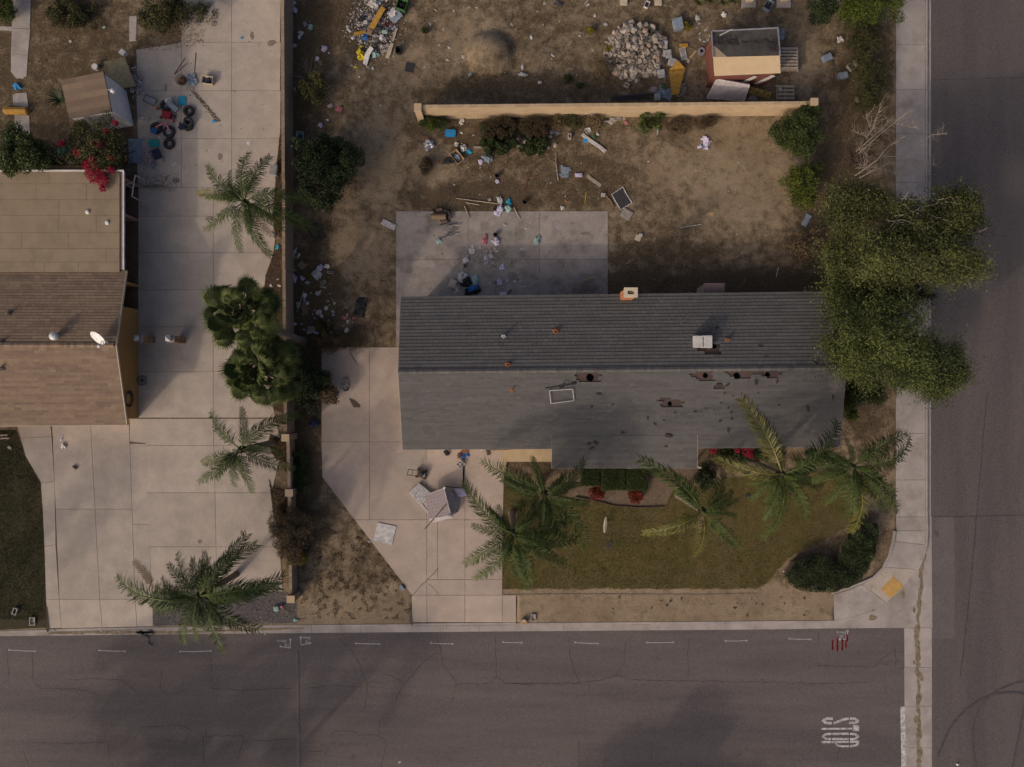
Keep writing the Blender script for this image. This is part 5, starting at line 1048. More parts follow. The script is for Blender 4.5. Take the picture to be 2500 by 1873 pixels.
bush('shrub', 'dark round citrus bush against the east side of the long wall', 'shrub', 790, 408, 2.0, 82, 90, 1.3, 26000, m_leaf_d, .13, 80, .42, base=.45)
bush('shrub', 'bright green round bush at the right end of the tan wall', 'shrub', 1953, 320, 1.6, 62, 62, 1.2, 20000, m_leaf_m, .10, 70, .34, base=.55)
bush('shrub', 'yellowish green bush below the round bush by the tan wall', 'shrub', 1960, 448, 1.3, 46, 62, 1.0, 14000, m_leaf_l, .09, 60, .28, base=.42)
bush('shrub', 'thin dry green shrub near the upper end of the long wall', 'shrub', 764, 210, 1.1, 42, 44, .7, 5200, m_leaf_o, .09, 36, .28, base=.35)
bush('shrub', 'olive bush spilling over the pavement at the top edge', 'shrub', 2125, 18, 2.2, 92, 42, 1.0, 15000, m_leaf_l, .10, 60, .38, base=.34)
bush('shrub', 'dark bush at the top edge left of the olive bush', 'shrub', 2012, 22, 1.8, 32, 32, .9, 7000, m_leaf_d, .10, 30, .3, base=.5)
for px, py, rx, ry, lab, bs in ((2105, 95, 40, 45, 'grey green shrub by the side pavement just below the olive bush', .25), (2125, 165, 48, 52, 'middle grey green shrub along the side pavement', .35), (2120, 235, 45, 42, 'lowest grey green shrub above the bare branches', .32)):
    bush('shrub', lab, 'shrub', px, py, 1.0, rx, ry, .6, 8000, m_leaf_o, .11, 40, .3, base=bs, aspect=.22)
bush('shrub', 'low bright bush wedged between the roof end and the trees', 'shrub', 2078, 985, .8, 20, 52, .6, 5000, m_leaf_l, .09, 24, .28, base=.25)
bush('shrub', 'dark clipped bush below the dense tree by the pavement', 'shrub', 2130, 958, 1.3, 36, 34, .9, 7000, m_leaf_d, .09, 30, .3, base=.4)
bush('shrub', 'sparse dry shrub with yellowing leaves near the roof corner', 'shrub', 1958, 600, .8, 46, 45, .5, 3400, m_dry, .09, 36, .28, base=.6)
bush('shrub', 'dark hedge mass beside the driveway, right of the fan palms', 'shrub', 752, 938, 1.3, 48, 62, 1.0, 15000, m_leaf_d, .11, 60, .34, base=.48)
bush('shrub', 'rusty dried part of the hedge at the driveway edge', 'shrub', 800, 962, .9, 26, 34, .6, 4200, m_dry, .09, 26, .24, base=.5)
bush('shrub', 'tangle of dead brown brush above the driveway corner', 'brush', 815, 838, .5, 78, 24, .4, 9000, m_dry, .09, 50, .24, base=.28, aspect=.2)
bush('shrub', 'faded green weed clump in the rubbish by the long wall', 'weed', 793, 800, .5, 26, 24, .4, 3000, m_leaf_o, .08, 20, .22, base=.25)
bush('shrub', 'small green shrub east of the wall below the upper pillar', 'shrub', 735, 1178, .6, 20, 26, .5, 3600, m_leaf_m, .08, 20, .22, base=.35)
bush('shrub', 'blue green weed clump east of the wall beside the pillar', 'weed', 730, 1125, .5, 22, 34, .4, 2600, m_leaf_d, .09, 20, .22, base=.6)
bush('shrub', 'dried feathery shrub straddling the low wall', 'shrub', 712, 1300, 1.4, 62, 74, .8, 15000, m_dry, .24, 60, .36, base=.42, aspect=.08)
bush('shrub', 'yellow flowering clump under the dried shrub on the low wall', 'shrub', 728, 1368, 1.2, 26, 22, .4, 3200, m_yell, .07, 20, .2, base=.35)
bush('shrub', 'low bush on the west side of the low wall', 'shrub', 682, 1255, .5, 14, 26, .3, 1800, m_dry, .08, 14, .2, base=.35)
for px, py, rx, ry, lab, mt, bs in ((1037, 288, 24, 22, 'green bush below the left pillar of the tan wall', m_leaf_m, .35), (1076, 300, 18, 18, 'dark spiky bush right of the left pillar', m_leaf_d, .6), (1053, 306, 12, 16, 'yellow green weed below the left pillar', m_leaf_l, .4), (1352, 298, 26, 22, 'straw coloured dead bush at the tan wall', m_dry, .75), (1402, 296, 30, 24, 'olive brown bush at the tan wall, right of the straw one', m_leaf_o, .22),
                               (1450, 298, 28, 20, 'golden dead grass clump at the tan wall', m_dry, .85), (1650, 310, 30, 22, 'brown weed bank at the tan wall right of the young palm', m_dry, .4), (1720, 300, 30, 14, 'low weedy tangle along the tan wall', m_dry, .3), (1040, 405, 18, 24, 'dead thorny bush at the left of the back yard', m_dry, .1)):
    bush('shrub', lab, 'shrub', px, py, .5, rx, ry, .4, 3600, mt, .085, 26, .22, base=bs, aspect=.3)
for px, py, rx, ry, lab in ((1217, 328, 37, 36, 'square overgrown hedge with dead top below the tan wall, left of the pair'), (1305, 326, 28, 36, 'square overgrown hedge with dead top below the tan wall, right of the pair')):
    c = P(px, py, .9); s = 47.1 / FPX; t = thing('hedge', lab, 'hedge', (c.x, c.y, 0)); bx = [(c.x + (i - 3 + RN.uniform(-.8, .8)) / 3 * rx * s * .9, c.y + (j - 3 + RN.uniform(-.8, .8)) / 3 * ry * s * .9) for i in range(7) for j in range(7) if RN.random() < .85]
    foliage('dead_top', m_dry, t, [(x, y, .95, .22, .22, .1, .12) for x, y in bx if y > c.y - ry * s * .35], 5200, .11, .12)
    foliage('green_side', m_leaf_m, t, [(x, y, .55, .24, .24, .42, .32) for x, y in bx if y < c.y - ry * s * .3 or x < c.x - rx * s * .75], 5200, .09)
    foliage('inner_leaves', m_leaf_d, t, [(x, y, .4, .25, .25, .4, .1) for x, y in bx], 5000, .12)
for px, py, r, lab in ((1678, 64, 14, 'yellow flowering weed beside the blue grey box'), (1488, 120, 16, 'yellow green weed left of the rubble heap'), (1440, 75, 10, 'small yellow weed above the rubble heap'), (1385, 190, 12, 'green weed in the shade behind the tan wall'), (1415, 208, 10, 'low green weed nearest behind the tan wall'), (1038, 75, 9, 'dark green weed in the upper yard'), (752, 670, 5, 'tiny bright yellow weed among white rags')):
    bush('weed', lab, 'weed', px, py, .25, r, r, .2, 900, m_yell if 'yellow' in lab else m_leaf_m, .07, 14, .14, base=.4)
bush('weed', 'straw coloured dry bush left of the rubble heap', 'weed', 1472, 165, .5, 26, 34, .4, 4200, m_dry, .10, 26, .24, base=.7, aspect=.15)
bush('weed', 'green brown weed bank at the top left corner beside the path', 'weed', 178, 32, .5, 72, 46, .4, 10000, m_leaf_o, .09, 50, .26, base=.22)
bush('shrub', 'large weedy shrub over the concrete at the top of the left yard', 'shrub', 410, 28, 1.2, 86, 46, .7, 15000, m_leaf_o, .10, 70, .32, base=.28)
bush('shrub', 'green shrub in the top left corner', 'shrub', 8, 18, .9, 28, 34, .6, 4200, m_leaf_l, .10, 24, .28, base=.2)
bush('shrub', 'fallen leaf drift and shrub tips on the driveway top', 'leaf drift', 500, 28, .05, 30, 40, .03, 700, m_dry, .10, 20, .2, base=.1, stem=False)
for x0, x1, y0, y1, lab in ((1420, 1462, 1140, 1186, 'clipped box hedge under the porch roof, left of three'), (1469, 1526, 1138, 1197, 'clipped box hedge under the porch roof, middle of three'), (1531, 1581, 1138, 1197, 'clipped box hedge under the porch roof, right of three')):
    z = .85; a, b = P(x0, y0, z), P(x1, y1, z); c = (a + b) / 2; hx, hy = abs(b.x - a.x) / 2, abs(b.y - a.y) / 2; t = thing('hedge', lab, 'hedge', (c.x, c.y, 0)); n = 13000
    pt_ = np.stack([rng.uniform(-1, 1, n), rng.uniform(-1, 1, n), rng.uniform(0, 1, n)], 1); k = rng.integers(0, 5, n); pt_[k < 3, 2] = 1; pt_[k == 3, 0] = np.sign(pt_[k == 3, 0]); pt_[k == 4, 1] = np.sign(pt_[k == 4, 1])
    C_ = np.stack([c.x + pt_[:, 0] * hx, c.y + pt_[:, 1] * hy, pt_[:, 2] * z], 1) + rng.normal(0, .025, (n, 3)); V, F = leaves(C_, .06); mesh_obj('leaves', V, F, m_leaf_m, t, tint=np.repeat(np.clip(.55 + rng.normal(0, .22, n), 0, 1), 4))
    MB().box((c.x, c.y, z / 2 - .03), (hx * 2 - .1, hy * 2 - .1, z - .1)).build('core', m_twig, t)
for px, py, lab in ((1457, 1202, 'red leaved shrub at the foot of the middle clipped hedge'), (1553, 1212, 'red leaved shrub at the foot of the right clipped hedge')):
    bush('shrub', lab, 'shrub', px, py, .35, 19, 18, .3, 2600, m_leaf_r, .09, 22, .18, base=.35)
bush('shrub', 'dark rounded shrub right of the porch roof', 'shrub', 1722, 1168, .8, 28, 34, .6, 6500, m_leaf_d, .08, 30, .26, base=.35)
bush('bougainvillea', 'crimson flowering bush half hidden under the right front eave', 'shrub', 1800, 1112, 1.2, 72, 22, .6, 6500, m_leaf_d, .09, 40, .28, base=.3, extra=[('flowers', m_bract, [(1740, 1100, 10), (1825, 1103, 14), (1832, 1114, 6), (1850, 1128, 5), (1800, 1100, 6)], 1000, 1.7, .09)])
kp = [(1918, 1409), (1930, 1428), (1947, 1441), (2019, 1449), (2060, 1442), (2088, 1431), (2115, 1405), (2132, 1376), (2144, 1340), (2148, 1282), (2103, 1270), (2078, 1300), (2058, 1334), (2048, 1369), (1990, 1355), (1943, 1373)]
kh = thing('hedge', 'dark kidney shaped clipped hedge at the street corner', 'hedge', P(2050, 1400)); zk = .9; kw = [P2(*q, zk) for q in kp]; n = 60000
X_, Y_ = rng.uniform(min(q[0] for q in kw), max(q[0] for q in kw), n), rng.uniform(min(q[1] for q in kw), max(q[1] for q in kw), n); ok = inpoly(X_, Y_, kw); X_, Y_ = X_[ok], Y_[ok]; lump = np.array([mnoise.noise(Vector((x * 1.4, y * 1.4, 0))) for x, y in zip(X_, Y_)])
edge = np.array([min((Vector((x, y)) - Vector(q)).length for q in kw) for x, y in zip(X_, Y_)]); Z_ = zk - .35 * np.clip(1 - edge / .8, 0, 1) ** 2 + .12 * lump + rng.normal(0, .03, len(X_)); ex = inpoly(X_, Y_, [P2(*q, zk) for q in [(2070, 1300), (2150, 1300), (2140, 1385), (2060, 1350)]])
V, F = leaves(np.stack([X_, Y_, Z_], 1), .075); mesh_obj('leaves', V, F, m_leaf_d, kh, tint=np.repeat(np.clip(.5 + .5 * lump + .25 * ex * (lump > .1) + rng.normal(0, .15, len(X_)), 0, 1), 4))
MB().prism(inset(kw, .12), 0, zk - .25).build('core', m_twig, kh)
# bare tree by the pavement
bt = thing('bare_tree', 'bare pale branched tree leaning over the side pavement', 'tree', P(2085, 432)); mb = MB(); Z5 = lambda pts: [(1980 + x * .3138, y * .3138) for x, y in pts]
for i, (pts, z0, z1, r) in enumerate([([(345, 1365), (440, 1300), (520, 1240), (600, 1140), (730, 1060)], .1, 3.2, .07), ([(375, 1385), (500, 1320), (600, 1270), (760, 1240), (860, 1255), (985, 1290)], .1, 3.5, .055), ([(560, 1215), (700, 1220), (800, 1130), (940, 1050), (1065, 1038)], 1.2, 4.0, .045), ([(370, 1195), (520, 1060), (640, 960), (720, 900), (800, 850)], .3, 3.4, .05),
        ([(350, 1180), (460, 1080), (560, 1000), (600, 930)], .3, 2.6, .035), ([(430, 1070), (480, 1000), (500, 930), (540, 840)], .8, 2.8, .035), ([(430, 1062), (370, 1040), (310, 1010)], .8, 2.0, .03), ([(465, 1010), (440, 940), (425, 890)], 1.2, 2.4, .025), ([(640, 960), (710, 970), (780, 990), (850, 1000)], 2, 3.2, .025), ([(380, 1100), (390, 1150), (440, 1220), (430, 1290)], .5, 1.4, .03), ([(360, 1280), (420, 1290), (440, 1350)], .4, 1.2, .02), ([(345, 1310), (440, 1300), (560, 1310), (650, 1340), (665, 1390)], .6, 2.0, .03), ([(660, 1250), (640, 1330), (700, 1320), (790, 1300)], 1.8, 2.6, .02), ([(780, 1250), (800, 1290), (890, 1360)], 2.2, 2.6, .02)]):
    q = Z5(pts); k = len(q) - 1; mb.tube([P(x, y, z0 + (z1 - z0) * j / k) for j, (x, y) in enumerate(q)], [r * .62 * (1 - .62 * j / k) for j in range(k + 1)], 6)
    for j in range(1, k + 1):
        for u in range(9): a = P(*q[j - 1], z0 + (z1 - z0) * (j - 1) / k).lerp(P(*q[j], z0 + (z1 - z0) * j / k), RN.random()); limb(mb, a, a + Vector((RN.uniform(-.4, .8), RN.uniform(-.5, .7), RN.uniform(-.1, .5))), .010, .004, .35, 5, i + j + u)
mb.build('branches', m_pale, bt)
def twiggy(label, px, py, r, n, h=.8, mat=None, name='dead_bush'):
    b = P(px, py); mb = MB(); q = random.Random(int(px)); 
    for i in range(n):
        a = q.uniform(0, 6.28); R_ = r / PXM * q.uniform(.5, 1.1); limb(mb, (b.x + q.uniform(-.1, .1), b.y + q.uniform(-.1, .1), 0), (b.x + R_ * math.cos(a), b.y + R_ * math.sin(a), h * q.uniform(.2, 1)), .014, .004, .35, 5, i + px)
    return mb.build(name, mat or m_twig, label=label, cat='dead bush')
twiggy('grey leafless bush near the upper end of the long wall', 760, 195, 46, 60, .9, m_pale); twiggy('dark leafless bush on the bare dirt left of the tubs', 1045, 400, 28, 40); twiggy('straw tangle of dead stalks below the bare tree', 2085, 395, 45, 60, .6); twiggy('dead stalk tangle under the citrus bush', 845, 425, 28, 24, .4)
twiggy('dark tangle of dead stalks in the corner rubbish', 870, 795, 26, 40, .4); twiggy('spiky dead tuft on the dirt above the patio', 1100, 470, 20, 30, .3)
ag = thing('agave', 'dark spiky agave behind the white shed', 'plant', P(150, 248)); c = P(148, 246)
for i in range(16):
    a = i * 2.4; d = Vector((math.cos(a), math.sin(a), 0)); s_ = Vector((-d.y, d.x, 0)); L = .75; MB().add([c + s_ * .05 + Vector((0, 0, .1)), c - s_ * .05 + Vector((0, 0, .1)), c + d * L * .6 - s_ * .045 + Vector((0, 0, .45)), c + d * L * .6 + s_ * .045 + Vector((0, 0, .45)), c + d * L + Vector((0, 0, .5))], [(0, 1, 2, 3), (3, 2, 4)], .3).build('spike_leaf', m_leaf_d, ag)
agt = thing('agave', 'grey green succulent bed at the top edge above the rubble', 'plant', P(1735, 4)); 
for k, (px, py) in enumerate([(1705, 6), (1735, 2), (1765, 5), (1790, 2)]):
    c = P(px, py)
    for i in range(11):
        a = i * 2.4 + k; d = Vector((math.cos(a), math.sin(a), 0)); s_ = Vector((-d.y, d.x, 0)); L = .5; MB().add([c + s_ * .07 + Vector((0, 0, .1)), c - s_ * .07 + Vector((0, 0, .1)), c + d * L * .6 - s_ * .08 + Vector((0, 0, .3)), c + d * L * .6 + s_ * .08 + Vector((0, 0, .3)), c + d * L + Vector((0, 0, .3))], [(0, 1, 2, 3), (3, 2, 4)], .6).build('succulent_leaf', m_leaf_o, agt)
# ------------------------------------------------------------------ grass, weeds, gravel (nobody could count these)
CONC = [DRIVE_W, DRIVE_E, DRIVE_M, PATIO, [(985, 700), (2010, 690), (2010, 1075), (985, 1095)], [(-900, 400), (338, 400), (338, 1040), (-900, 1040)], [(150, 190), (320, 190), (340, 320), (170, 300)], [(2186, -400), (2600, -400), (2600, 1500), (2186, 1500)], [(-900, 1515), (2700, 1510), (2700, 3000), (-900, 3000)], [(30, -60), (76, -60), (68, 190), (28, 190)], [(1720, 95), (1900, 95), (1890, 225), (1735, 225)]] 
def blades(n, region, dens_f, h, w, mat, name, label, zoff=0., lean=.8, tint_f=None, cat=None):
    x0, x1, y0, y1 = region; X, Y = rng.uniform(x0, x1, n), rng.uniform(y0, y1, n); ok = dens_f(X, Y) > rng.random(n)
    for pl in CONC: ok &= ~inpoly(X, Y, pl)
    X, Y = X[ok], Y[ok]; n = len(X); wx, wy = (X - 1250) / PXM, (936.5 - Y) / PXM; a = rng.uniform(0, 2 * np.pi, n); hh = h * rng.uniform(.4, 1.4, n); L = hh * lean * rng.uniform(.3, 1.5, n); b = rng.uniform(0, 2 * np.pi, n)
    V = np.empty((n, 3, 3)); V[:, 0] = np.stack([wx + w * np.cos(b), wy + w * np.sin(b), np.full(n, zoff)], 1); V[:, 1] = np.stack([wx - w * np.cos(b), wy - w * np.sin(b), np.full(n, zoff)], 1); V[:, 2] = np.stack([wx + L * np.cos(a), wy + L * np.sin(a), zoff + hh], 1)
    t = np.clip(rng.normal(.45, .2, n) + (tint_f(X, Y) if tint_f else 0), 0, 1)
    return mesh_obj(name, V.reshape(-1, 3), np.arange(3 * n).reshape(n, 3), mat, tint=np.repeat(t, 3), kind='stuff', label=label, cat=cat)
m_lawn = M('lawn_soil', (0.125, 0.094, 0.034), (0.088, 0.074, 0.022), 1.2, 1, .4, 30, grime=(.14, .10, .05), gscale=.4, gamt=.7, fine=.3, fscale=25)
m_grass = M('grass_blade', None, tint=((0.044, 0.042, 0.008), (0.200, 0.155, 0.046)), rough=.8, fine=.0)
MB().prism(crook([P2(*q) for q in LAWN + LAWN[:1]], .25, .22, 4)[:-1], -.1, .008).build('lawn', m_lawn, kind='structure', label='tired green brown front lawn of the grey roofed house')
MB().prism([P2(*q) for q in LAWN_W], -.1, .008).build('lawn', M('lawn_soil_dark', (0.050, 0.040, 0.020), (0.036, 0.034, 0.016), 1.2, 1, .4, 30, grime=(.085, .062, .032), gscale=.5, gamt=.7, fine=.3, fscale=25), kind='structure', label='dark weedy lawn left of the front driveway')
def nzf(s, o): return lambda X, Y: np.array([mnoise.noise(Vector((x * s, y * s, o))) for x, y in zip(X, Y)])
n1 = nzf(.009, 2)
CONC_ALL = CONC; 
n3 = nzf(.03, 5)
def lawn_t(X, Y): return .5 * n1(X, Y) + .35 * n3(X, Y) - .22 + .18 * np.clip((X - 1850) / 200, 0, 1)
blades(110000, (1226, 2110, 1140, 1440), lambda X, Y: inpoly(X, Y, LAWN) * .95, .05, .014, m_grass, 'lawn_grass', 'short green and straw grass of the front lawn', .01, .9, lawn_t)
blades(26000, (-60, 115, 1045, 1540), lambda X, Y: inpoly(X, Y, LAWN_W) * .9, .07, .016, m_grass, 'lawn_grass', 'rough dark grass of the left front lawn', .01, .9, lambda X, Y: .5 * n1(X, Y) - .25)
m_straw = M('dry_weed', None, tint=((0.030, 0.019, 0.010), (0.150, 0.105, 0.058)), rough=1, fine=0)
CONC.append(LAWN); CONC.append(LAWN_W)
nz2 = nzf(.03, 7)
nz4 = nzf(.075, 3)
blades(170000, (700, 2190, -60, 1440), lambda X, Y: np.clip(weed_at(X, Y) * .8 + np.clip((nz2(X, Y) * .6 + nz4(X, Y) * .8 - .12 + .3 * weed_at(X, Y)) * 5, 0, .8), 0, 1) * (1 - .7 * bare_at(X, Y)), .09, .014, m_straw, 'dry_weeds', 'dead brown weeds matted over the yards', .0, 1.4, lambda X, Y: -.12 * weed_at(X, Y))
blades(30000, (-40, 330, -40, 420), lambda X, Y: np.clip(.5 + .5 * nz2(X, Y), 0, 1), .06, .014, m_straw, 'dry_weeds', 'brown stubble and leaf litter of the upper left yard', .0, 1.6, lambda X, Y: .05 + 0 * X)
blades(30000, (720, 1010, 1290, 1520), lambda X, Y: np.clip((nz2(X, Y) * .6 + nz4(X, Y) - .14) * 6, 0, 1), .05, .014, m_straw, 'dry_weeds', 'brown weed patches in the dirt triangle by the driveway', .0, 1.3, lambda X, Y: -.2 + 0 * X)
def litterbed(n, poly, size, mat, name, label, z=.01, dz=.03):
    xs_, ys_ = [q[0] for q in poly], [q[1] for q in poly]; X, Y = rng.uniform(min(xs_), max(xs_), n), rng.uniform(min(ys_), max(ys_), n); ok = inpoly(X, Y, poly); X, Y = X[ok], Y[ok]
    C_ = np.stack([(X - 1250) / PXM, (936.5 - Y) / PXM, z + rng.random(len(X)) * dz], 1); V, F = leaves(C_, size, flat=.7, aspect=.8); return mesh_obj(name, V, F, mat, tint=np.repeat(np.clip(rng.normal(.45, .22, len(X)), 0, 1), 4), kind='stuff', label=label)
MB().prism([P2(*q) for q in GRAVEL], -.1, .008).build('gravel_bed', M('gravel_base', (0.15, 0.125, 0.115), (0.11, 0.093, 0.086), 6, 1, .5, 60, fine=.4, fscale=20), kind='structure', label='grey gravel strip between driveway and kerb')
litterbed(16000, GRAVEL, .055, M('gravel_stone', None, tint=((0.09, 0.075, 0.07), (0.32, 0.285, 0.265)), rough=.9), 'gravel', 'loose grey gravel stones by the kerb', .012, .02)
BEDS = [[(683, 600), (668, 618), (649, 672), (645, 706), (646, 760), (650, 900), (668, 1000), (690, 1010), (708, 1010), (712, 600)], [(683, 330), (676, 400), (668, 500), (668, 560), (700, 600), (706, 330)], [(657, 1169), (665, 1192), (696, 1195), (700, 1290), (690, 1300), (668, 1260)], [(660, 1060), (696, 1075), (698, 1130), (672, 1120), (655, 1085)]]
for i, bd in enumerate(BEDS):
    MB().prism([P2(*q) for q in bd], -.1, .036).build('planting_bed', M('bed_soil', (0.075, 0.045, 0.028), (0.05, 0.032, 0.021), 4, 1, .5, 30, fine=.4, fscale=25), kind='structure', label=['brown mulch bed under the fan palms', 'narrow soil strip along the upper long wall', 'wedge shaped soil bed west of the low wall', 'soil pocket by the wall pillar'][i])
    litterbed(2600, bd, .07, m_dry, 'leaf_litter', ['dead leaves in the bed under the fan palms', 'dead leaves along the foot of the upper long wall', 'dead leaves in the wedge bed by the low wall', 'dead leaves around the pillar bed'][i], .04, .04)
BEDF = [(1350, 1127), (1420, 1216), (1500, 1234), (1560, 1238), (1625, 1238), (1640, 1200), (1720, 1150), (1720, 1090), (1350, 1090)]
MB().prism([P2(*q) for q in BEDF], -.1, .012).build('planting_bed', M('front_bed_soil', (0.15, 0.11, 0.075), (0.12, 0.085, 0.058), 3, 1, .4, 30, fine=.25, fscale=25), kind='structure', label='bare soil bed around the clipped hedges')
ep = crook([P2(*q) for q in [(1405, 1213), (1450, 1222), (1500, 1235), (1560, 1239), (1622, 1237)]], .2, .02); ee = MB()
for a, b in zip(ep[:-1], ep[1:]):
    dd = Vector(b) - Vector(a); nn = Vector((-dd.y, dd.x)).normalized() * .02; ee.prism([tuple(Vector(a) + nn), tuple(Vector(b) + nn), tuple(Vector(b) - nn), tuple(Vector(a) - nn)], 0, .10)
ee.build('bed_edging', m_bark, label='dark curved edging between hedge bed and lawn', cat='edging')
litterbed(2600, [(465, 222), (478, 224), (540, 296), (530, 300), (500, 262)], .06, m_dry, 'leaf_litter', 'brown leaf trail across the driveway slabs', .035, .02)
litterbed(900, [(325, 420), (440, 430), (430, 470), (330, 460)], .05, m_dry, 'leaf_litter', 'brown leaf litter by the left house corner', .035, .02)
litterbed(900, [(330, 85), (500, 70), (500, 110), (400, 125), (330, 125)], .06, m_dry, 'leaf_litter', 'dark leaf litter under the weedy shrub', .035, .03)
# ------------------------------------------------------------------ loose things: builders
CL = {'white': ((.54, .51, .49), (.40, .37, .35)), 'paper': ((.42, .39, .37), (.28, .255, .235)), 'lilac': ((.46, .42, .52), (.34, .30, .40)), 'grey': ((.26, .25, .26), (.19, .18, .19)), 'bluegrey': ((.20, .235, .28), (.15, .18, .215)), 'blue': ((.02, .12, .36), (.015, .08, .24)), 'brightblue': ((.015, .25, .52), (.02, .18, .40)), 'cyan': ((.02, .33, .46), (.02, .24, .36)), 'teal': ((.02, .30, .28), (.02, .22, .21)), 'navy': ((.02, .025, .06), (.015, .018, .04)),
      'red': ((.30, .012, .02), (.20, .01, .015)), 'pink': ((.46, .16, .18), (.36, .11, .13)), 'maroon': ((.07, .015, .016), (.05, .012, .012)), 'yellow': ((.52, .40, .01), (.42, .31, .01)), 'ochre': ((.36, .20, .03), (.28, .15, .025)), 'green': ((.04, .12, .035), (.03, .085, .025)), 'mint': ((.28, .40, .36), (.20, .30, .28)), 'tan': ((.36, .25, .14), (.28, .19, .105)), 'khaki': ((.29, .235, .13), (.24, .19, .105)), 'cardboard': ((.25, .165, .095), (.19, .125, .07)), 'wood': ((.20, .13, .075), (.14, .09, .052)), 'redwood': ((.13, .05, .028), (.09, .036, .022)), 'palewood': ((.34, .28, .22), (.26, .21, .165)),
      'black': ((.012, .012, .014), (.022, .021, .023)), 'charcoal': ((.045, .042, .043), (.03, .028, .03)), 'brown': ((.09, .058, .038), (.06, .04, .028)), 'stone': ((.30, .265, .225), (.22, .195, .165)), 'cream': ((.48, .40, .29), (.40, .33, .24)), 'silver': ((.45, .45, .47), (.32, .32, .34)), 'orange': ((.38, .13, .035), (.28, .09, .025)), 'mattress': ((.40, .355, .35), (.34, .30, .30)), 'foam': ((.23, .17, .055), (.15, .11, .04))}
def cm(k):
    a, b = CL[k]; return M('loose_' + k, a, b, 5, .75 if k != 'silver' else .4, .15, 25, grime=tuple(x * .55 + .03 for x in b), gscale=2.5, gamt=.5, rnd=.08, fine=.10, fscale=50, metal=.6 if k == 'silver' else 0)
def fz(px, py):
    """height of the surface a loose thing lies on"""
    for pl in (DRIVE_E, DRIVE_W, DRIVE_M, PATIO):
        if bool(inpoly(np.array(float(px)), np.array(float(py)), pl)): return .034
    for pl in BEDS:
        if bool(inpoly(np.array(float(px)), np.array(float(py)), pl)): return .05
    if py > 1535: return ZR + .004
    return .012
def rect(px, py, w, l, ang):
    """corners in metres; w, l in photograph pixels; ang in degrees clockwise in the photograph"""
    a = math.radians(-ang); c = P(px, py); W_, L_ = w / PXM / 2, l / PXM / 2
    return [(c.x + x * math.cos(a) - y * math.sin(a), c.y + x * math.sin(a) + y * math.cos(a)) for x, y in ((-W_, -L_), (W_, -L_), (W_, L_), (-W_, L_))]
_ico = None
def ico():
    global _ico
    if _ico is None:
        import bmesh
        b = bmesh.new(); bmesh.ops.create_icosphere(b, subdivisions=3, radius=1); b.verts.ensure_lookup_table(); _ico = ([v.co.copy() for v in b.verts], [tuple(v.index for v in f.verts) for f in b.faces]); b.free()
    return _ico
def bag(name, label, cat, px, py, w, l, col, ang=0, H=None, group=None, z=None, parent=None):
    vs_, fs_ = ico(); c = P(px, py); a = math.radians(-ang); sd_ = RN.random() * 99; H = H or .36 * min(w, l) / PXM; z = fz(px, py) if z is None else z; out = []
    for v in vs_:
        r = max(.35, .95 + .85 * mnoise.noise(v * 1.5 + Vector((sd_, 0, 0))) + .5 * abs(mnoise.noise(v * 3.6 + Vector((0, sd_, 0)))) - .15)
        x, y, zz = v.x * r * w / PXM / 2, v.y * r * l / PXM / 2, max(-.35, v.z * r) * H * .75 + H * .35
        out.append((c.x + x * math.cos(a) - y * math.sin(a), c.y + x * math.sin(a) + y * math.cos(a), z + max(0, zz)))
    return MB().add(out, fs_).build(name, cm(col), parent, **({} if parent else dict(label=label, cat=cat, group=group)))
def rag(name, label, cat, px, py, w, l, col, ang=0, amp=.05, group=None, z=None, poly=None):
    pl = poly or rect(px, py, w, l, ang); c = P(px, py); k = []
    for i in range(len(pl)):
        a, b = Vector(pl[i]), Vector(pl[(i + 1) % len(pl)])
        for t in (0, .33, .66): q = a.lerp(b, t); k.append(tuple(q + (q - Vector((c.x, c.y))) * RN.uniform(-.18, .12)))
    st_ = max(.035, min(.12, min(w, l) / PXM / 5)); zz = fz(px, py) if z is None else z
    o = crumple(None, name, k, zz - .2 * amp, cm(col), amp, .008, st_, label=label, cat=cat, group=group); return o
def plank(name, label, cat, p0, p1, w, h, col, z0=None, z1=None, group=None):
    za = fz(*p0) if z0 is None else z0; zb = fz(*p1) if z1 is None else z1; a, b = P(*p0), P(*p1); a.z, b.z = za + h / 2, zb + h / 2; d = (b - a).normalized(); s = d.cross(Vector((0, 0, 1))).normalized(); u = s.cross(d); v, f = [], []; k = 5
    for i in range(k + 1):
        p = a.lerp(b, i / k) + s * .012 * math.sin(i * 1.3); tw = .06 * (i / k - .5)
        for sx, sz in ((-1, -1), (1, -1), (1, 1), (-1, 1)): v.append(p + s * sx * w / PXM / 2 + u * (sz * h / 2 + sx * tw * w / PXM / 2))
    for i in range(k): f += [(i * 4 + j, i * 4 + (j + 1) % 4, i * 4 + 4 + (j + 1) % 4, i * 4 + 4 + j) for j in range(4)]
    f += [(3, 2, 1, 0), tuple(k * 4 + j for j in range(4))]; return MB().add(v, f).build(name, cm(col), label=label, cat=cat, group=group)
def rod(name, label, cat, pts, r, col, z=.0, z1=None, group=None):
    k = len(pts) - 1; z1 = z if z1 is None else z1; return MB().tube([P(x, y, 0) + Vector((0, 0, fz(x, y) + r + z + (z1 - z) * i / max(1, k))) for i, (x, y) in enumerate(pts)], r, 6).build(name, cm(col), label=label, cat=cat, group=group)
def crate(name, label, cat, px, py, w, l, H, col, ang=0, z=None, lid=None, group=None):
    """closed box: body and a slightly larger lid"""
    z = fz(px, py) if z is None else z; t = thing(name, label, cat, P(px, py, 0) + Vector((0, 0, z)), group); MB().prism(inset(rect(px, py, w, l, ang), .02), z, z + H * .85).build('body', cm(col), t)
    r = rect(px, py, w, l, ang); mb = MB().prism(r, z + H * .85, z + H); mb.prism(inset(r, .05), z + H, z + H + .012); mb.build('lid', cm(lid or col), t); return t
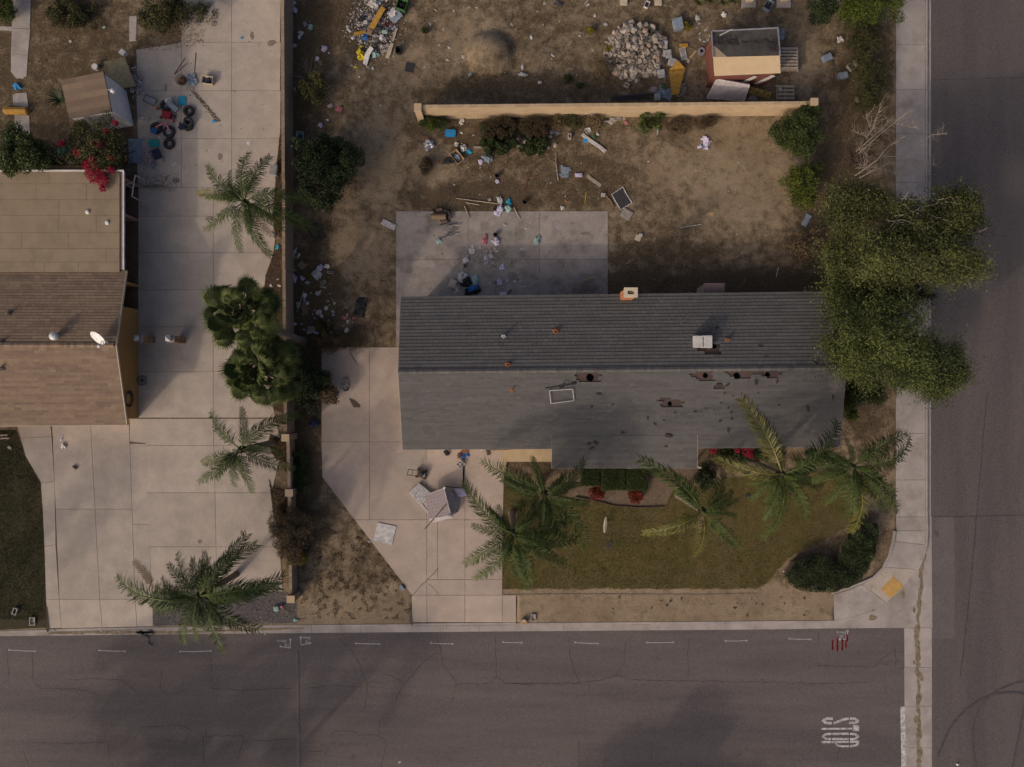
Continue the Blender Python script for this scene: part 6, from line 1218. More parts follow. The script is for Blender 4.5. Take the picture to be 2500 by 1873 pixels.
def tub(name, label, cat, px, py, w, l, H, col, ang=0, z=None, wall=.025, fill=None, group=None, rim=None):
    """open container: walls and floor, optional heap inside"""
    z = fz(px, py) if z is None else z; t = thing(name, label, cat, P(px, py, 0) + Vector((0, 0, z)), group); o_ = rect(px, py, w, l, ang); i_ = inset(o_, wall); lo = inset(o_, .03); v = [(x, y, z) for x, y in lo] + [(x, y, z + H) for x, y in o_] + [(x, y, z + H) for x, y in i_] + [(x, y, z + .03) for x, y in inset(lo, wall)]
    f = [(3, 2, 1, 0), (12, 13, 14, 15)] + [(i, (i + 1) % 4, 4 + (i + 1) % 4, 4 + i) for i in range(4)] + [(4 + i, 4 + (i + 1) % 4, 8 + (i + 1) % 4, 8 + i) for i in range(4)] + [(8 + i, 8 + (i + 1) % 4, 12 + (i + 1) % 4, 12 + i) for i in range(4)]
    MB().add(v, f).build('shell', cm(col), t)
    if rim: MB().tube([(x, y, z + H) for x, y in o_ + o_[:1]], .014, 5).build('rim', cm(rim), t)
    if fill: bag('contents', '', '', px, py, w * .62, l * .62, fill, ang, H * .8, z=z + .03, parent=t)
    return t
def roundlid(name, label, cat, px, py, w, l, col, ang=0, group=None, z=None, H=.045):
    z = fz(px, py) if z is None else z; r = rect(px, py, w, l, ang); k = []
    for i in range(4):
        p, a, b = Vector(r[i]), Vector(r[i - 1]), Vector(r[(i + 1) % 4]); e = .18
        for t in (0, .5, 1): k.append(tuple((p + (a - p) * e * (1 - t) ** 2) + (b - p) * e * t ** 2))
    t_ = thing(name, label, cat, P(px, py, 0) + Vector((0, 0, z)), group); MB().prism(k, z, z + H).build('plate', cm(col), t_); MB().tube([(x, y, z + H) for x, y in k + k[:1]], .018, 5).build('rim', cm(col), t_); MB().prism(inset(k, .09), z + H, z + H + .012).build('raised_middle', cm(col), t_); return t_
def tyre(label, px, py, d, z=None, hub=False, group='old tyres on the left driveway', tiltx=0.):
    z = fz(px, py) if z is None else z; R_ = d / PXM / 2; w = .2; c = P(px, py, 0) + Vector((0, 0, z)); t = thing('tyre', label, 'tyre', c, group); r = R_ * .52; mt = Matrix.Rotation(tiltx, 4, 'X')
    pr = [(r, .02), (r + .03, 0), (R_ - .05, .0), (R_ - .01, .04), (R_, .07), (R_, w - .07), (R_ - .01, w - .04), (R_ - .05, w), (r + .03, w), (r, w - .02), (r + .02, w / 2)]
    cas = MB().lathe(c, pr, 28, mat=mt, closed=True).build('casing', M('tyre_rubber', (.020, .019, .020), (.034, .031, .031), 8, .8, .2, 40), t); tr = MB()
    for i in range(36): a = 2 * math.pi * i / 36; tr.box(c + mt @ Vector((R_ * math.cos(a), R_ * math.sin(a), w / 2)), (.018, .035, w * .6), a)
    tr.build('tread', M('tyre_rubber', (.02, .02, .02)), cas, kind='stuff')
    if hub:
        hb = MB().lathe(c + Vector((0, 0, w * .55)), [(r, .02), (r * .85, .05), (r * .45, .02), (r * .2, .05), (.001, .055)], 20).build('hub', cm('silver'), t)
        for i in range(6): a = i * 1.047; MB().box(c + Vector((r * .62 * math.cos(a), r * .62 * math.sin(a), w * .55 + .05)), (r * .5, .04, .02), a).build('spoke', cm('silver'), hb)
    return t
def rockmesh(seed, flat=.6):
    import bmesh
    q = random.Random(seed); b = bmesh.new()
    for i in range(14): v = Vector((q.gauss(0, 1), q.gauss(0, 1), q.gauss(0, 1))).normalized(); b.verts.new((v.x * q.uniform(.8, 1), v.y * q.uniform(.7, 1), v.z * flat))
    r = bmesh.ops.convex_hull(b, input=b.verts[:]); 
    for v in [v for v in b.verts if not v.link_faces]: b.verts.remove(v)
    me = bpy.data.meshes.new('chunk'); b.to_mesh(me); b.free(); return me
def scraps(label, group, n, poly, cols, smin, smax, seed, name='paper_scrap', cat='litter', z=None):
    """small separate pieces of rubbish that nothing tells apart"""
    q = random.Random(seed); xs_, ys_ = [p[0] for p in poly], [p[1] for p in poly]; k = 0; key = (seed,); ms = {}
    while k < n:
        x, y = q.uniform(min(xs_), max(xs_)), q.uniform(min(ys_), max(ys_))
        if not bool(inpoly(np.array(x), np.array(y), poly)): continue
        c_ = q.choice(cols); v_ = q.randrange(4)
        if (c_, v_) not in ms:
            mb = MB(); g = 3; V_ = []
            for i in range(g + 1):
                for j in range(g + 1): V_.append(((i / g - .5) * (1 + .4 * q.uniform(-1, 1)), (j / g - .5) * (.75 + .4 * q.uniform(-1, 1)), .18 * q.random()))
            top = [(a, b, z_ + .03) for a, b, z_ in V_]; F_ = [(i * 4 + j, i * 4 + 4 + j, i * 4 + 5 + j, i * 4 + 1 + j) for i in range(g) for j in range(g)]; m = len(V_); bd = [0, 4, 8, 12, 13, 14, 15, 11, 7, 3, 2, 1]
            mb.add(V_ + top, [f[::-1] for f in F_] + [tuple(a + m for a in f) for f in F_] + [(bd[i], bd[(i + 1) % 12], bd[(i + 1) % 12] + m, bd[i] + m) for i in range(12)]); me = make_mesh('scrap', np.array(mb.v), mb.f); me.materials.append(cm(c_)); ms[(c_, v_)] = me
        s = q.uniform(smin, smax) * q.uniform(.6, 1) / PXM; p = P(x, y); place(name, ms[(c_, v_)], None, (p.x, p.y, (fz(x, y) if z is None else z)), (0, 0, q.uniform(0, 6.28)), (s, s * q.uniform(.5, 1), min(s, .25)), label=label, cat=cat, group=group); k += 1
def crumbs(n, poly, size, cols, name, label):
    """confetti of rubbish too small to count"""
    xs_, ys_ = [q[0] for q in poly], [q[1] for q in poly]; X, Y = rng.normal(sum(xs_) / len(xs_), (max(xs_) - min(xs_)) / 4, n), rng.normal(sum(ys_) / len(ys_), (max(ys_) - min(ys_)) / 4, n); z = fz(sum(xs_) / len(xs_), sum(ys_) / len(ys_))
    C_ = np.stack([(X - 1250) / PXM, (936.5 - Y) / PXM, z + .01 + .05 * rng.random(n)], 1); V, F = leaves(C_, size, flat=.6, aspect=.8); return mesh_obj(name, V, F, M('crumbs_' + label[:12], None, tint=cols, rough=.8), tint=np.repeat(rng.random(n) ** .7, 4), kind='stuff', label=label)

# ------------------------------------------------------------------ upper left yard and left driveway
bag('plastic_bag', 'bright blue crumpled packet lying on the broken garden path', 'bag', 43, 213, 22, 13, 'brightblue', 25)
t = thing('bolster', 'ochre yellow bolster lying across the garden path', 'cushion', P(44, 273)); a, b = P(15, 273), P(73, 273); MB().tube([a + Vector((0, 0, .17)), a + Vector((.08, 0, .17)), b + Vector((-.08, 0, .17)), b + Vector((0, 0, .17))], [.19, .25, .25, .19], 8).build('cover', cm('ochre'), t)
for q in (a, b): MB().lathe(q + Vector((0, 0, .17)), [(.16, -.01), (.16, .01), (.001, .015)], 10, mat=Matrix.Rotation(1.57, 4, 'Y')).build('end_panel', cm('ochre'), t)
bag('paper_scrap', 'small green scrap in the upper left stubble', 'litter', 255, 67, 8, 6, 'mint'); bag('cup', 'small white cup in the upper left stubble', 'litter', 172, 102, 6, 6, 'white')
t = thing('bucket', 'white round bucket behind the white shed', 'bucket', P(238, 168)); c = P(238, 168); MB().lathe(c, [(.001, 0), (.15, 0), (.185, .34), (.19, .34)], 16).build('shell', cm('white'), t); MB().lathe(c, [(.195, .33), (.195, .36), (.15, .365), (.14, .35), (.001, .35)], 16).build('lid', cm('white'), t)
t = thing('mattress', 'khaki mattress leaning against the white shed', 'mattress', P(300, 190)); q4 = [P(254, 152, 1.0), P(304, 140, .75), P(331, 210, .35), P(268, 219, .6)]; pd = quad_slab(t, 'pad', q4, .2, cm('khaki'))
e = [p + Vector((0, 0, .01)) for p in q4]
for a, b in zip(e, e[1:] + e[:1]): MB().tube([a, b], .025, 6).build('piping', cm('khaki'), pd)
crate('carton', 'white carton at the upper corner of the khaki mattress', 'box', 314, 141, 14, 13, .3, 'white', 40, .5)
crumbs(500, [(325, 170), (352, 175), (350, 235), (318, 225)], .09, ((.10, .07, .06), (.50, .45, .46)), 'litter_crumbs', 'rubbish spilled beside the khaki mattress')
scraps('pale paper scrap spilled beside the khaki mattress', 'scraps by the khaki mattress', 26, [(318, 160), (348, 172), (352, 235), (322, 232)], ['white', 'paper', 'lilac', 'pink', 'bluegrey'], 6, 12, 1)
roundlid('plastic_cover', 'teal lid lying in the shade of the bougainvillea', 'lid', 151, 372, 24, 17, 'teal')
panel_o = thing('cabinet_door', 'grey blue metal door lying by the left house corner', 'door', P(332, 370)); MB().prism(rect(332, 370, 33, 60, 0), .02, .09).build('sheet', cm('bluegrey'), panel_o)
for y in (356, 386): MB().prism(rect(333, y, 24, 24, 0), .09, .10).build('panel', cm('bluegrey'), panel_o)
MB().box(P(345, 370) + Vector((0, 0, .12)), (.03, .12, .04)).build('handle', cm('silver'), panel_o)
bag('plastic_bag', 'upper white bag beside the grey blue door', 'bag', 306, 348, 10, 12, 'paper'); bag('plastic_bag', 'lower white bag beside the grey blue door', 'bag', 309, 366, 9, 12, 'grey')
t = thing('pipe_rail', 'white pipe rail at the corner of the flat roof', 'rail', P(318, 440)); 
for a, b in (((330, 428), (326, 447)), ((326, 447), (303, 449)), ((326, 447), (322, 480))): MB().tube([P(*a, 1.0), P(*b, 1.0)], .05, 8).build('rail', cm('white'), t)
for a in ((330, 428), (322, 480), (303, 449)): MB().tube([P(*a, 1.0), Vector((P(*a, 1.0).x, P(*a, 1.0).y, 0))], .04, 8).build('post', cm('white'), t)
t = thing('wire_basket', 'round rusty wire coil basket on the left driveway', 'basket', P(446, 199)); c = P(446, 199)
for i in range(7): MB().lathe(c, [(.28 + .012 * i, .05 + .04 * i), (.29 + .012 * i, .06 + .04 * i), (.28 + .012 * i, .07 + .04 * i)], 22, closed=True).build('coil', cm('brown'), t)
MB().lathe(c, [(.001, .05), (.26, .05), (.26, .07), (.001, .07)], 20).build('floor', cm('brown'), t); bag('contents', '', '', 443, 197, 10, 9, 'orange', 0, .12, z=.09, parent=t); bag('contents', '', '', 451, 198, 8, 8, 'brown', 0, .12, z=.09, parent=t)
for p0, p1, lab in (((427, 181), (452, 143), 'upper of two crossed red brown sticks on the driveway'), ((428, 182), (458, 155), 'lower of two crossed red brown sticks on the driveway')): rod('stick', lab, 'stick', [p0, p1], .02, 'redwood')
rod('stick', 'long straight stick above the grey tarp bundle', 'stick', [(479, 130), (475, 182)], .018, 'brown')
rag('tarp', 'silvery grey folded tarp on the left driveway', 'tarp', 472, 196, 20, 28, 'bluegrey', -8, .14)
for i, (x0, x1) in enumerate(((462, 457), (467, 465), (473, 472))): rod('dowel', ['left', 'middle', 'right'][i] + ' pale dowel sticking out of the grey tarp', 'dowel', [(x0, 203), (x1, 221)], .02, 'palewood')
tub('carton', 'open cardboard box with dark contents on the left driveway', 'box', 511, 200, 26, 18, .32, 'cream', 8, fill='navy', rim='palewood')
roundlid('plastic_cover', 'bright cyan storage lid above the tyres', 'lid', 446, 247, 18, 22, 'cyan'); roundlid('plastic_cover', 'teal storage lid left of the lowest tyre', 'lid', 377, 351, 25, 17, 'teal', -5)
tyre('single tyre right of the cyan lid', 463, 273, 26); tyre('tyre under the dark cloth in the stacked pair', 461, 309, 25); tyre('upper tyre of the stacked pair, tilted', 465, 300, 22, .22, False, tiltx=.3); tyre('tyre under the white box and pram frame', 407, 260, 27); tyre('tyre half hidden under the red toy', 384, 315, 28); tyre('wheel with silver hub on the left driveway', 415, 324, 29, None, True); tyre('lowest tyre beside the teal lid', 415, 353, 27)
rag('cloth', 'dark navy cloth over the stacked tyres', 'cloth', 447, 312, 14, 17, 'navy', 10, .1, z=.2); crate('carton', 'flat white box on the tyre below the cyan lid', 'box', 417, 251, 15, 12, .14, 'white', -25, .25)
def tubeframe(name, label, cat, px, py, w, l, ang, H, col, seat=None, group=None):
    """folded tubular frame with legs and a sling"""
    t = thing(name, label, cat, P(px, py, 0) + Vector((0, 0, fz(px, py))), group); r = rect(px, py, w, l, ang); z = fz(px, py)
    for a, b in zip(r, r[1:] + r[:1]): MB().tube([(*a, z + H), (*b, z + H * .75)], .017, 6).build('rail', cm(col), t)
    for a, b in zip(r, r[2:] + r[:2]): MB().tube([(*a, z + H), ((a[0] * .6 + b[0] * .4), (a[1] * .6 + b[1] * .4), z + .02)], .015, 6).build('leg', cm(col), t)
    if seat: MB().prism(inset(r, .05), z + H * .6, z + H * .85).build('seat', cm(seat), t)
    return t
tubeframe('baby_seat', 'grey folded baby seat nearest the white shed', 'seat', 373, 250, 30, 17, 25, .4, 'charcoal', 'grey'); tubeframe('pram_frame', 'grey pram frame lying over a tyre', 'pram', 428, 266, 16, 34, -50, .45, 'charcoal', 'bluegrey')
tubeframe('folding_chair', 'navy folding chair beside the confetti rubbish', 'chair', 388, 380, 22, 26, -25, .4, 'charcoal', 'navy'); crate('carton', 'thin white box at the foot of the navy chair', 'box', 395, 394, 14, 8, .15, 'paper', -25)
tubeframe('scooter_frame', 'pale blue grey frame left of the red toy', 'frame', 360, 293, 24, 12, 15, .3, 'bluegrey')
t = thing('toy_car', 'broken red ride-on toy among the tyres', 'toy', P(410, 290)); MB().prism(rect(412, 284, 20, 15, 12), .1, .38).build('body', cm('red'), t)
MB().tube([P(396, 270, .3), P(401, 280, .35), P(403, 292, .3)], .05, 8).build('fender', cm('red'), t); MB().tube([P(424, 288, .25), P(423, 298, .1)], .05, 8).build('fender', cm('red'), t)
MB().tube([P(378, 311, .45), P(395, 303, .5), P(405, 300, .5), P(413, 318, .4)], [.05, .06, .07, .05], 8).build('frame', cm('pink'), t); MB().prism(rect(382, 324, 14, 13, 20), .28, .36).build('seat', cm('blue'), t)
for p in ((393, 287), (426, 284)): MB().lathe(P(*p, .15), [(.09, -.03), (.1, 0), (.09, .03), (.001, .03)], 12).build('wheel', cm('charcoal'), t)
bag('ball', 'small orange pot near the red toy', 'pot', 387, 267, 8, 8, 'orange', 0, .2); bag('plastic_bag', 'pale bag above the folded baby seat', 'bag', 352, 229, 9, 12, 'paper', 30); rag('paper_sheet', 'white sheet below the silver hub wheel', 'paper', 391, 336, 9, 7, 'white', -15, .03); rag('paper_sheet', 'white sheet on the slab below the lowest tyre', 'paper', 427, 401, 13, 8, 'white', -30, .04)
crumbs(1100, [(350, 355), (378, 362), (380, 412), (352, 405)], .07, ((.20, .03, .04), (.58, .52, .54)), 'litter_crumbs', 'red and white confetti rubbish by the navy chair'); bag('plastic_bag', 'pale blue bag at the end of the confetti rubbish', 'bag', 375, 405, 12, 12, 'bluegrey')
bag('packet', 'blue packet at the end of the brown leaf trail', 'packet', 524, 297, 9, 7, 'brightblue'); bag('packet', 'tiny blue packet near the top of the left driveway', 'packet', 591, 93, 7, 5, 'brightblue'); rag('paper_sheet', 'torn white paper on the slab above the feather palm', 'paper', 608, 350, 9, 8, 'white', 20, .03)
crate('meter_box', 'grey utility box against the long wall', 'box', 672, 419, 17, 25, .4, 'grey', 8); bag('plastic_bag', 'white printed bag in the palm bed by the wall', 'bag', 667, 575, 12, 14, 'paper'); bag('plastic_bag', 'pale blue tube bag at the palm bed edge', 'bag', 678, 604, 7, 13, 'cyan', 35)
scraps('white paper scrap on the mulch under the fan palms', 'scraps in the palm bed', 10, [(655, 670), (684, 670), (684, 745), (652, 740)], ['white', 'paper'], 5, 9, 3); crate('carton', 'red and white carton in the palm bed', 'box', 670, 729, 10, 8, .1, 'pink', 12)
# foil, brick and boards on the far left
bag('foil', 'crumpled silver foil on the front driveway', 'foil', 157, 1089, 12, 12, 'silver'); rag('foil', 'twisted strip of silver foil above the crumpled one', 'foil', 152, 1069, 5, 17, 'silver', 15, .05); crate('brick', 'dark brick lying on the front driveway', 'brick', 185, 1141, 12, 6, .09, 'brown', 38)
plank('plank', 'upper pale board at the left lawn corner', 'plank', (-10, 1064), (24, 1062), 3, .05, 'palewood', .2, .2); plank('plank', 'lower pale board at the left lawn corner', 'plank', (-10, 1071), (28, 1070), 3, .05, 'palewood', .2, .2)
def cmu(label, px, py, w, l, ang, col='stone', group=None):
    t = thing('concrete_block', label, 'block', P(px, py), group); r = rect(px, py, w, l, ang); a, b, c_, d = (Vector(q) for q in r)
    for u0, u1, v0, v1 in ((0, 1, 0, .12), (0, 1, .88, 1), (0, .22, .12, .88), (.78, 1, .12, .88)) if w < l else ((0, .1, 0, 1), (.9, 1, 0, 1), (.45, .55, .2, .8), (.1, .9, 0, .2), (.1, .9, .8, 1)):
        f = lambda u, v: tuple(a.lerp(b, u).lerp(d.lerp(c_, u), v)); MB().prism([f(u0, v0), f(u1, v0), f(u1, v1), f(u0, v1)], 0, .19).build('web', cm(col), t)
cmu('hollow concrete block on the left lawn', 40, 1491, 11, 17, 20); t = tub('valve_box', 'open valve box in the left lawn by the kerb', 'valve box', 81, 1516, 14, 20, .12, 'stone', 0, 0, .06); bag('rock', 'pale stone at the left lawn corner', 'stone', 25, 1093, 10, 9, 'stone')
for i, (x, y) in enumerate(((130, 1541), (245, 1541), (287, 1542), (646, 1550))): bag('pebble', ['white pebble in the gutter near the left lawn', 'white pebble in the gutter below the driveway joint', 'white pebble in the gutter right of the driveway joint', 'white scrap in the gutter below the low wall end'][i], 'pebble', x, y, 4, 4, 'white', 0, .06, z=-.13)
hz = MB(); hz.tube([P(x, y) + Vector((0, 0, -.10)) for x, y in [(340, 1540), (345, 1552), (360, 1556), (374, 1548), (366, 1540), (352, 1546), (362, 1560), (360, 1572), (370, 1578)]], .025, 6); hz.build('hose', cm('charcoal'), label='black hose coiled in the gutter by the driveway', cat='hose')
dfm = FRD[0]; o = place('dead_frond', dfm, None, P(374, 1436) + Vector((0, 0, .06)), (0, 0, math.radians(112)), (2.4, 2.4, .05), label='dead brown palm leaf lying on the driveway', cat='palm leaf')
crate('meter_box', 'pale green meter box in the gravel', 'box', 676, 1485, 12, 11, .2, 'mint', -10); t = thing('hose_reel', 'hose ring with a white tap in the gravel', 'hose', P(697, 1483)); MB().lathe(P(702, 1484) + Vector((0, 0, .12)), [(.26, -.015), (.275, 0), (.26, .015), (.245, 0)], 24, closed=True, mat=Matrix.Rotation(.5, 4, 'Y')).build('ring', cm('palewood'), t); MB().box(P(690, 1479) + Vector((0, 0, .15)), (.14, .14, .3)).build('tap', cm('pink'), t)
bag('plastic_bag', 'pale teal bag near the kerb at the end of the gravel', 'bag', 721, 1514, 11, 8, 'mint', -20)

# ------------------------------------------------------------------ rubbish heap in the upper middle yard
bag('plastic_bag', 'big white bag heap at the top of the yard', 'bag', 913, 10, 28, 24, 'paper'); plank('board', 'long tan board across the rubbish heap', 'board', (938, 24), (906, 74), 13, .05, 'ochre', .25, .1); plank('board', 'short orange board left of the rubbish heap', 'board', (866, 86), (895, 80), 8, .05, 'ochre', .12, .12); crate('cushion', 'square brown cushion in the rubbish heap', 'cushion', 904, 82, 12, 12, .2, 'cardboard', 20)
t = tub('wheelie_bin', 'green bin lying at the top of the rubbish heap', 'bin', 984, 20, 24, 26, .55, 'green', 20, fill='black'); plank('panel', 'grey panel with peeled white surface in the heap', 'panel', (955, 52), (978, 34), 24, .05, 'bluegrey', .1, .2); rag('paper_sheet', 'white peeled sheet on the grey panel', 'sheet', 960, 36, 16, 22, 'white', 40, .05, z=.28)
rag('rug', 'maroon rug in the rubbish heap', 'rug', 945, 61, 34, 12, 'maroon', 8, .16); plank('plank', 'white plank at the right edge of the heap', 'plank', (969, 70), (959, 102), 6, .05, 'palewood', .06, .06); plank('plank', 'tan plank below the white plank at the heap edge', 'plank', (958, 107), (946, 143), 9, .05, 'cream', .06, .06)
t = thing('wire_crate', 'white wire crate low in the rubbish heap', 'crate', P(939, 122)); r = rect(939, 122, 18, 12, -15)
for z in (.05, .25):
    for a, b in zip(r, r[1:] + r[:1]): MB().tube([(*a, z), (*b, z)], .016, 5).build('wire', cm('white'), t)
for k in range(5): a, b = Vector(r[0]).lerp(Vector(r[1]), k / 4), Vector(r[3]).lerp(Vector(r[2]), k / 4); MB().tube([(*a, .06), (*b, .06)], .012, 5).build('wire', cm('white'), t)
t = thing('foam_sheet', 'bent white foam sheet at the lower end of the heap', 'foam', P(898, 136)); quad_slab(t, 'upper_flap', [P(903, 112, .45), P(912, 119, .45), P(903, 133, .3), P(891, 131, .3)], .06, cm('white')); quad_slab(t, 'lower_flap', [P(891, 131, .3), P(903, 133, .3), P(895, 161, .12), P(886, 155, .12)], .06, cm('white'))
bag('plastic_bag', 'bright yellow bag beside the white foam sheet', 'bag', 881, 135, 17, 24, 'yellow', -25, .25); bag('plastic_bag', 'small yellow bag above the bright yellow one', 'bag', 882, 114, 7, 7, 'yellow'); bag('plastic_bag', 'small yellow bag below the heap', 'bag', 867, 164, 8, 7, 'yellow'); bag('plastic_bag', 'pale green plastic right of the foam sheet', 'bag', 916, 133, 18, 16, 'mint'); rag('tarp', 'crumpled blue tarp in the heap', 'tarp', 894, 91, 12, 18, 'blue', 15, .12, z=.1)
crate('carton', 'light blue carton in the heap', 'box', 941, 83, 14, 7, .2, 'mint', -8, .15); rag('paper_sheet', 'white triangular sheet in the heap', 'sheet', 933, 96, 9, 14, 'white', 15, .05, z=.25); bag('plastic_bag', 'black bag at the upper left of the heap', 'bag', 884, 48, 18, 16, 'black'); bag('plastic_bag', 'black bag in the middle of the heap', 'bag', 925, 72, 22, 16, 'charcoal')
tub('bin', 'small black bin on the bare dirt right of the heap', 'bin', 974, 127, 13, 17, .35, 'black', 5); plank('board', 'dark grey board flat on the dirt right of the heap', 'board', (990, 163), (1011, 168), 22, .04, 'charcoal'); plank('board', 'brown board touching the dark grey one', 'board', (1007, 170), (1027, 184), 17, .03, 'wood'); roundlid('lid', 'round white lid on the tan board', 'lid', 894, 59, 8, 7, 'white', 0, z=.22)
crumbs(1500, [(850, -10), (970, -10), (965, 120), (860, 130)], .10, ((.05, .03, .025), (.46, .42, .42)), 'litter_crumbs', 'mixed rubbish between the larger pieces of the heap')
scraps('pale scrap in the upper yard rubbish heap', 'scraps in the rubbish heap', 46, [(870, -5), (965, 0), (968, 90), (950, 130), (905, 165), (870, 120)], ['white', 'paper', 'paper', 'bluegrey', 'lilac', 'cream', 'charcoal'], 6, 14, 7)
for x, y, w, l, c_, lab in [(735, 81, 11, 9, 'white', 'upper white sheet in the weeds by the wall'), (732, 90, 9, 10, 'lilac', 'lower white sheet in the weeds by the wall'), (759, 67, 12, 13, 'mint', 'pale green foil in the weeds'), (849, 66, 9, 9, 'paper', 'white bag at the left of the heap'), (853, 75, 12, 5, 'white', 'white strip at the left of the heap'), (775, 145, 10, 10, 'white', 'white carton in the dirt below the weeds'), (793, 119, 15, 13, 'lilac', 'pink and blue wrapper cluster in the weeds'), (720, 113, 9, 8, 'paper', 'white wrapper at the foot of the long wall'), (862, 93, 9, 8, 'white', 'white bag below the orange board'), (911, 168, 6, 9, 'white', 'white bottle below the heap'), (898, 164, 6, 8, 'paper', 'white scrap under the foam sheet'), (859, 161, 7, 7, 'paper', 'white ball left of the small yellow bag'), (719, 25, 12, 14, 'lilac', 'lilac bag by the long wall at the top'), (803, 130, 5, 5, 'white', 'small white scrap right of the wrapper cluster'), (717, 8, 12, 10, 'paper', 'white bag by the long wall at the top edge'), (745, 60, 10, 9, 'grey', 'grey rag in the weeds by the wall')]: bag('litter_piece', lab, 'litter', x, y, w, l, c_, RN.uniform(-40, 40))
rod('stick', 'green stake at the foot of the long wall', 'stake', [(720, 121), (727, 132)], .025, 'green'); tub('basket', 'pale mesh basket beside the citrus bush', 'basket', 734, 337, 18, 26, .25, 'mint', 3, fill='charcoal')
for x, y, w, l, c_, lab in [(806, 258, 12, 8, 'paper', 'pale rag above the citrus bush'), (828, 268, 16, 12, 'pink', 'pinkish rags right above the citrus bush'), (800, 293, 8, 5, 'white', 'white card above the citrus bush'), (783, 306, 11, 12, 'lilac', 'lilac bag at the top of the citrus bush'), (792, 212, 8, 14, 'lilac', 'lilac bag beside the leafless bush'), (738, 213, 7, 9, 'paper', 'white bag left of the leafless bush'), (808, 256, 5, 6, 'white', 'white cup above the citrus bush'), (720, 218, 5, 9, 'paper', 'small white bag at the wall foot'), (930, 258, 6, 5, 'paper', 'white scrap alone on the bare dirt')]: bag('litter_piece', lab, 'litter', x, y, w, l, c_, RN.uniform(-40, 40))

# ------------------------------------------------------------------ around the soil heap and the rubble
scraps('white scrap scattered on the upper yard dirt', 'scraps on the upper yard dirt', 34, [(1010, 5), (1450, 5), (1450, 200), (1150, 205), (1010, 180)], ['white', 'paper', 'cream'], 5, 10, 9)
for x, y, w, l, c_, lab in [(1132, 141, 8, 9, 'white', 'white bag on the left flank of the soil heap'), (1148, 182, 6, 12, 'mint', 'pale blue wrapper below the soil heap'), (1276, 166, 7, 13, 'white', 'white bottle right of the soil heap'), (1276, 183, 20, 9, 'white', 'white rag cluster right of the soil heap'), (1318, 202, 8, 9, 'white', 'white packet near the tan wall shade'), (1297, 93, 7, 9, 'white', 'white cup above right of the soil heap'), (1452, 39, 7, 7, 'white', 'white round pot lid left of the planters'), (1478, 60, 10, 9, 'paper', 'pale rag right of the pot lid'), (1363, 10, 22, 12, 'charcoal', 'dark tarp scrap at the top edge'), (1350, 136, 9, 6, 'paper', 'white wrapper beside a small weed')]: bag('litter_piece', lab, 'litter', x, y, w, l, c_, RN.uniform(-40, 40))
plank('pole', 'short pale pole at the top edge', 'pole', (1428, 10), (1438, 0), 3, .08, 'palewood'); crate('planter_base', 'left pinkish planter slab at the top edge', 'slab', 1522, 5, 18, 20, .12, 'cream'); crate('planter_base', 'right pinkish planter slab at the top edge', 'slab', 1606, 5, 18, 20, .12, 'cream'); tub('flower_pot', 'small white square pot between the planter slabs', 'pot', 1578, 15, 11, 16, .25, 'white', 25, fill='brown')
for x, lab in ((1827, 'left concrete plinth with tan box at the top edge'), (1912, 'right concrete plinth with tan box at the top edge')):
    t = thing('plinth', lab, 'plinth', P(x, 5)); MB().prism(rect(x, 2, 34, 36, 0), 0, .12).build('base', m_conc_grey, t); MB().prism(rect(x, 0, 17, 18, 0), .12, .5).build('box', cm('cream'), t)
tub('bin', 'grey plastic bin near the top right plinths', 'bin', 1872, 19, 18, 24, .4, 'bluegrey', 30, fill='charcoal'); crate('storage_box', 'blue grey storage box above the rubble heap', 'box', 1653, 64, 22, 27, .4, 'bluegrey', -12); crate('storage_box', 'blue grey box in the dirt near the side pavement, upper', 'box', 2016, 145, 22, 16, .3, 'bluegrey', -25); crate('storage_box', 'blue grey box in the dirt near the side pavement, lower', 'box', 2054, 188, 22, 15, .3, 'bluegrey', -8); tub('seat_shell', 'brownish seat shell beside the lower blue grey box', 'seat', 2077, 165, 22, 19, .3, 'stone', -35)
rod('pole', 'thin dark pole standing between the blue grey boxes', 'pole', [(2034, 132), (2029, 150), (2035, 204)], .02, 'charcoal', .1); bag('plastic_bag', 'white bag in the leaves by the pavement shrubs', 'bag', 2050, 97, 16, 14, 'paper', 30); crate('carton', 'pale carton under the lowest pavement shrub', 'box', 2091, 245, 8, 13, .12, 'cream', -25); plank('board', 'tan board leaning at the top edge near the dark bush', 'board', (1952, -4), (1984, 18), 14, .04, 'wood')
# rubble
RK = [rockmesh(i, .45 + .1 * (i % 4)) for i in range(9)]
for m_ in RK: m_.materials.append(M('rubble', (.34, .285, .23), (.24, .20, .165), 4, .95, .3, 40, grime=(.15, .12, .10), gscale=3, gamt=.6, rnd=.28, fine=.12))
RP = RK[1].copy(); RP.materials.clear(); RP.materials.append(M('rubble_pink', (.36, .24, .17), (.28, .19, .14), 4, .95, .3, 40, rnd=.15))
q = random.Random(5); 
def heapz(x, y): return max(0, .55 * (1 - ((x - 1555) / 80) ** 2 - ((y - 128) / 75) ** 2))
for i in range(210):
    a, r_ = q.uniform(0, 6.283), math.sqrt(q.random()); x, y = 1553 + 78 * r_ * math.cos(a), 128 + 70 * r_ * math.sin(a); big = r_ > .65; s = (q.uniform(7, 13) if big else q.uniform(4.5, 10)) / PXM
    if x > 1612 and y > 100: continue
    p = P(x, y); place('rubble_chunk', RP if q.random() < .09 else RK[q.randrange(9)], None, (p.x, p.y, heapz(x, y) + s * .2), (q.uniform(-.5, .5), q.uniform(-.5, .5), q.uniform(0, 6.28)), (s, s * q.uniform(.6, 1), s * q.uniform(.6, 1)), label='broken concrete chunk in the rubble heap behind the tan wall', cat='rubble', group='chunks of the rubble heap')
cr = MB(); 
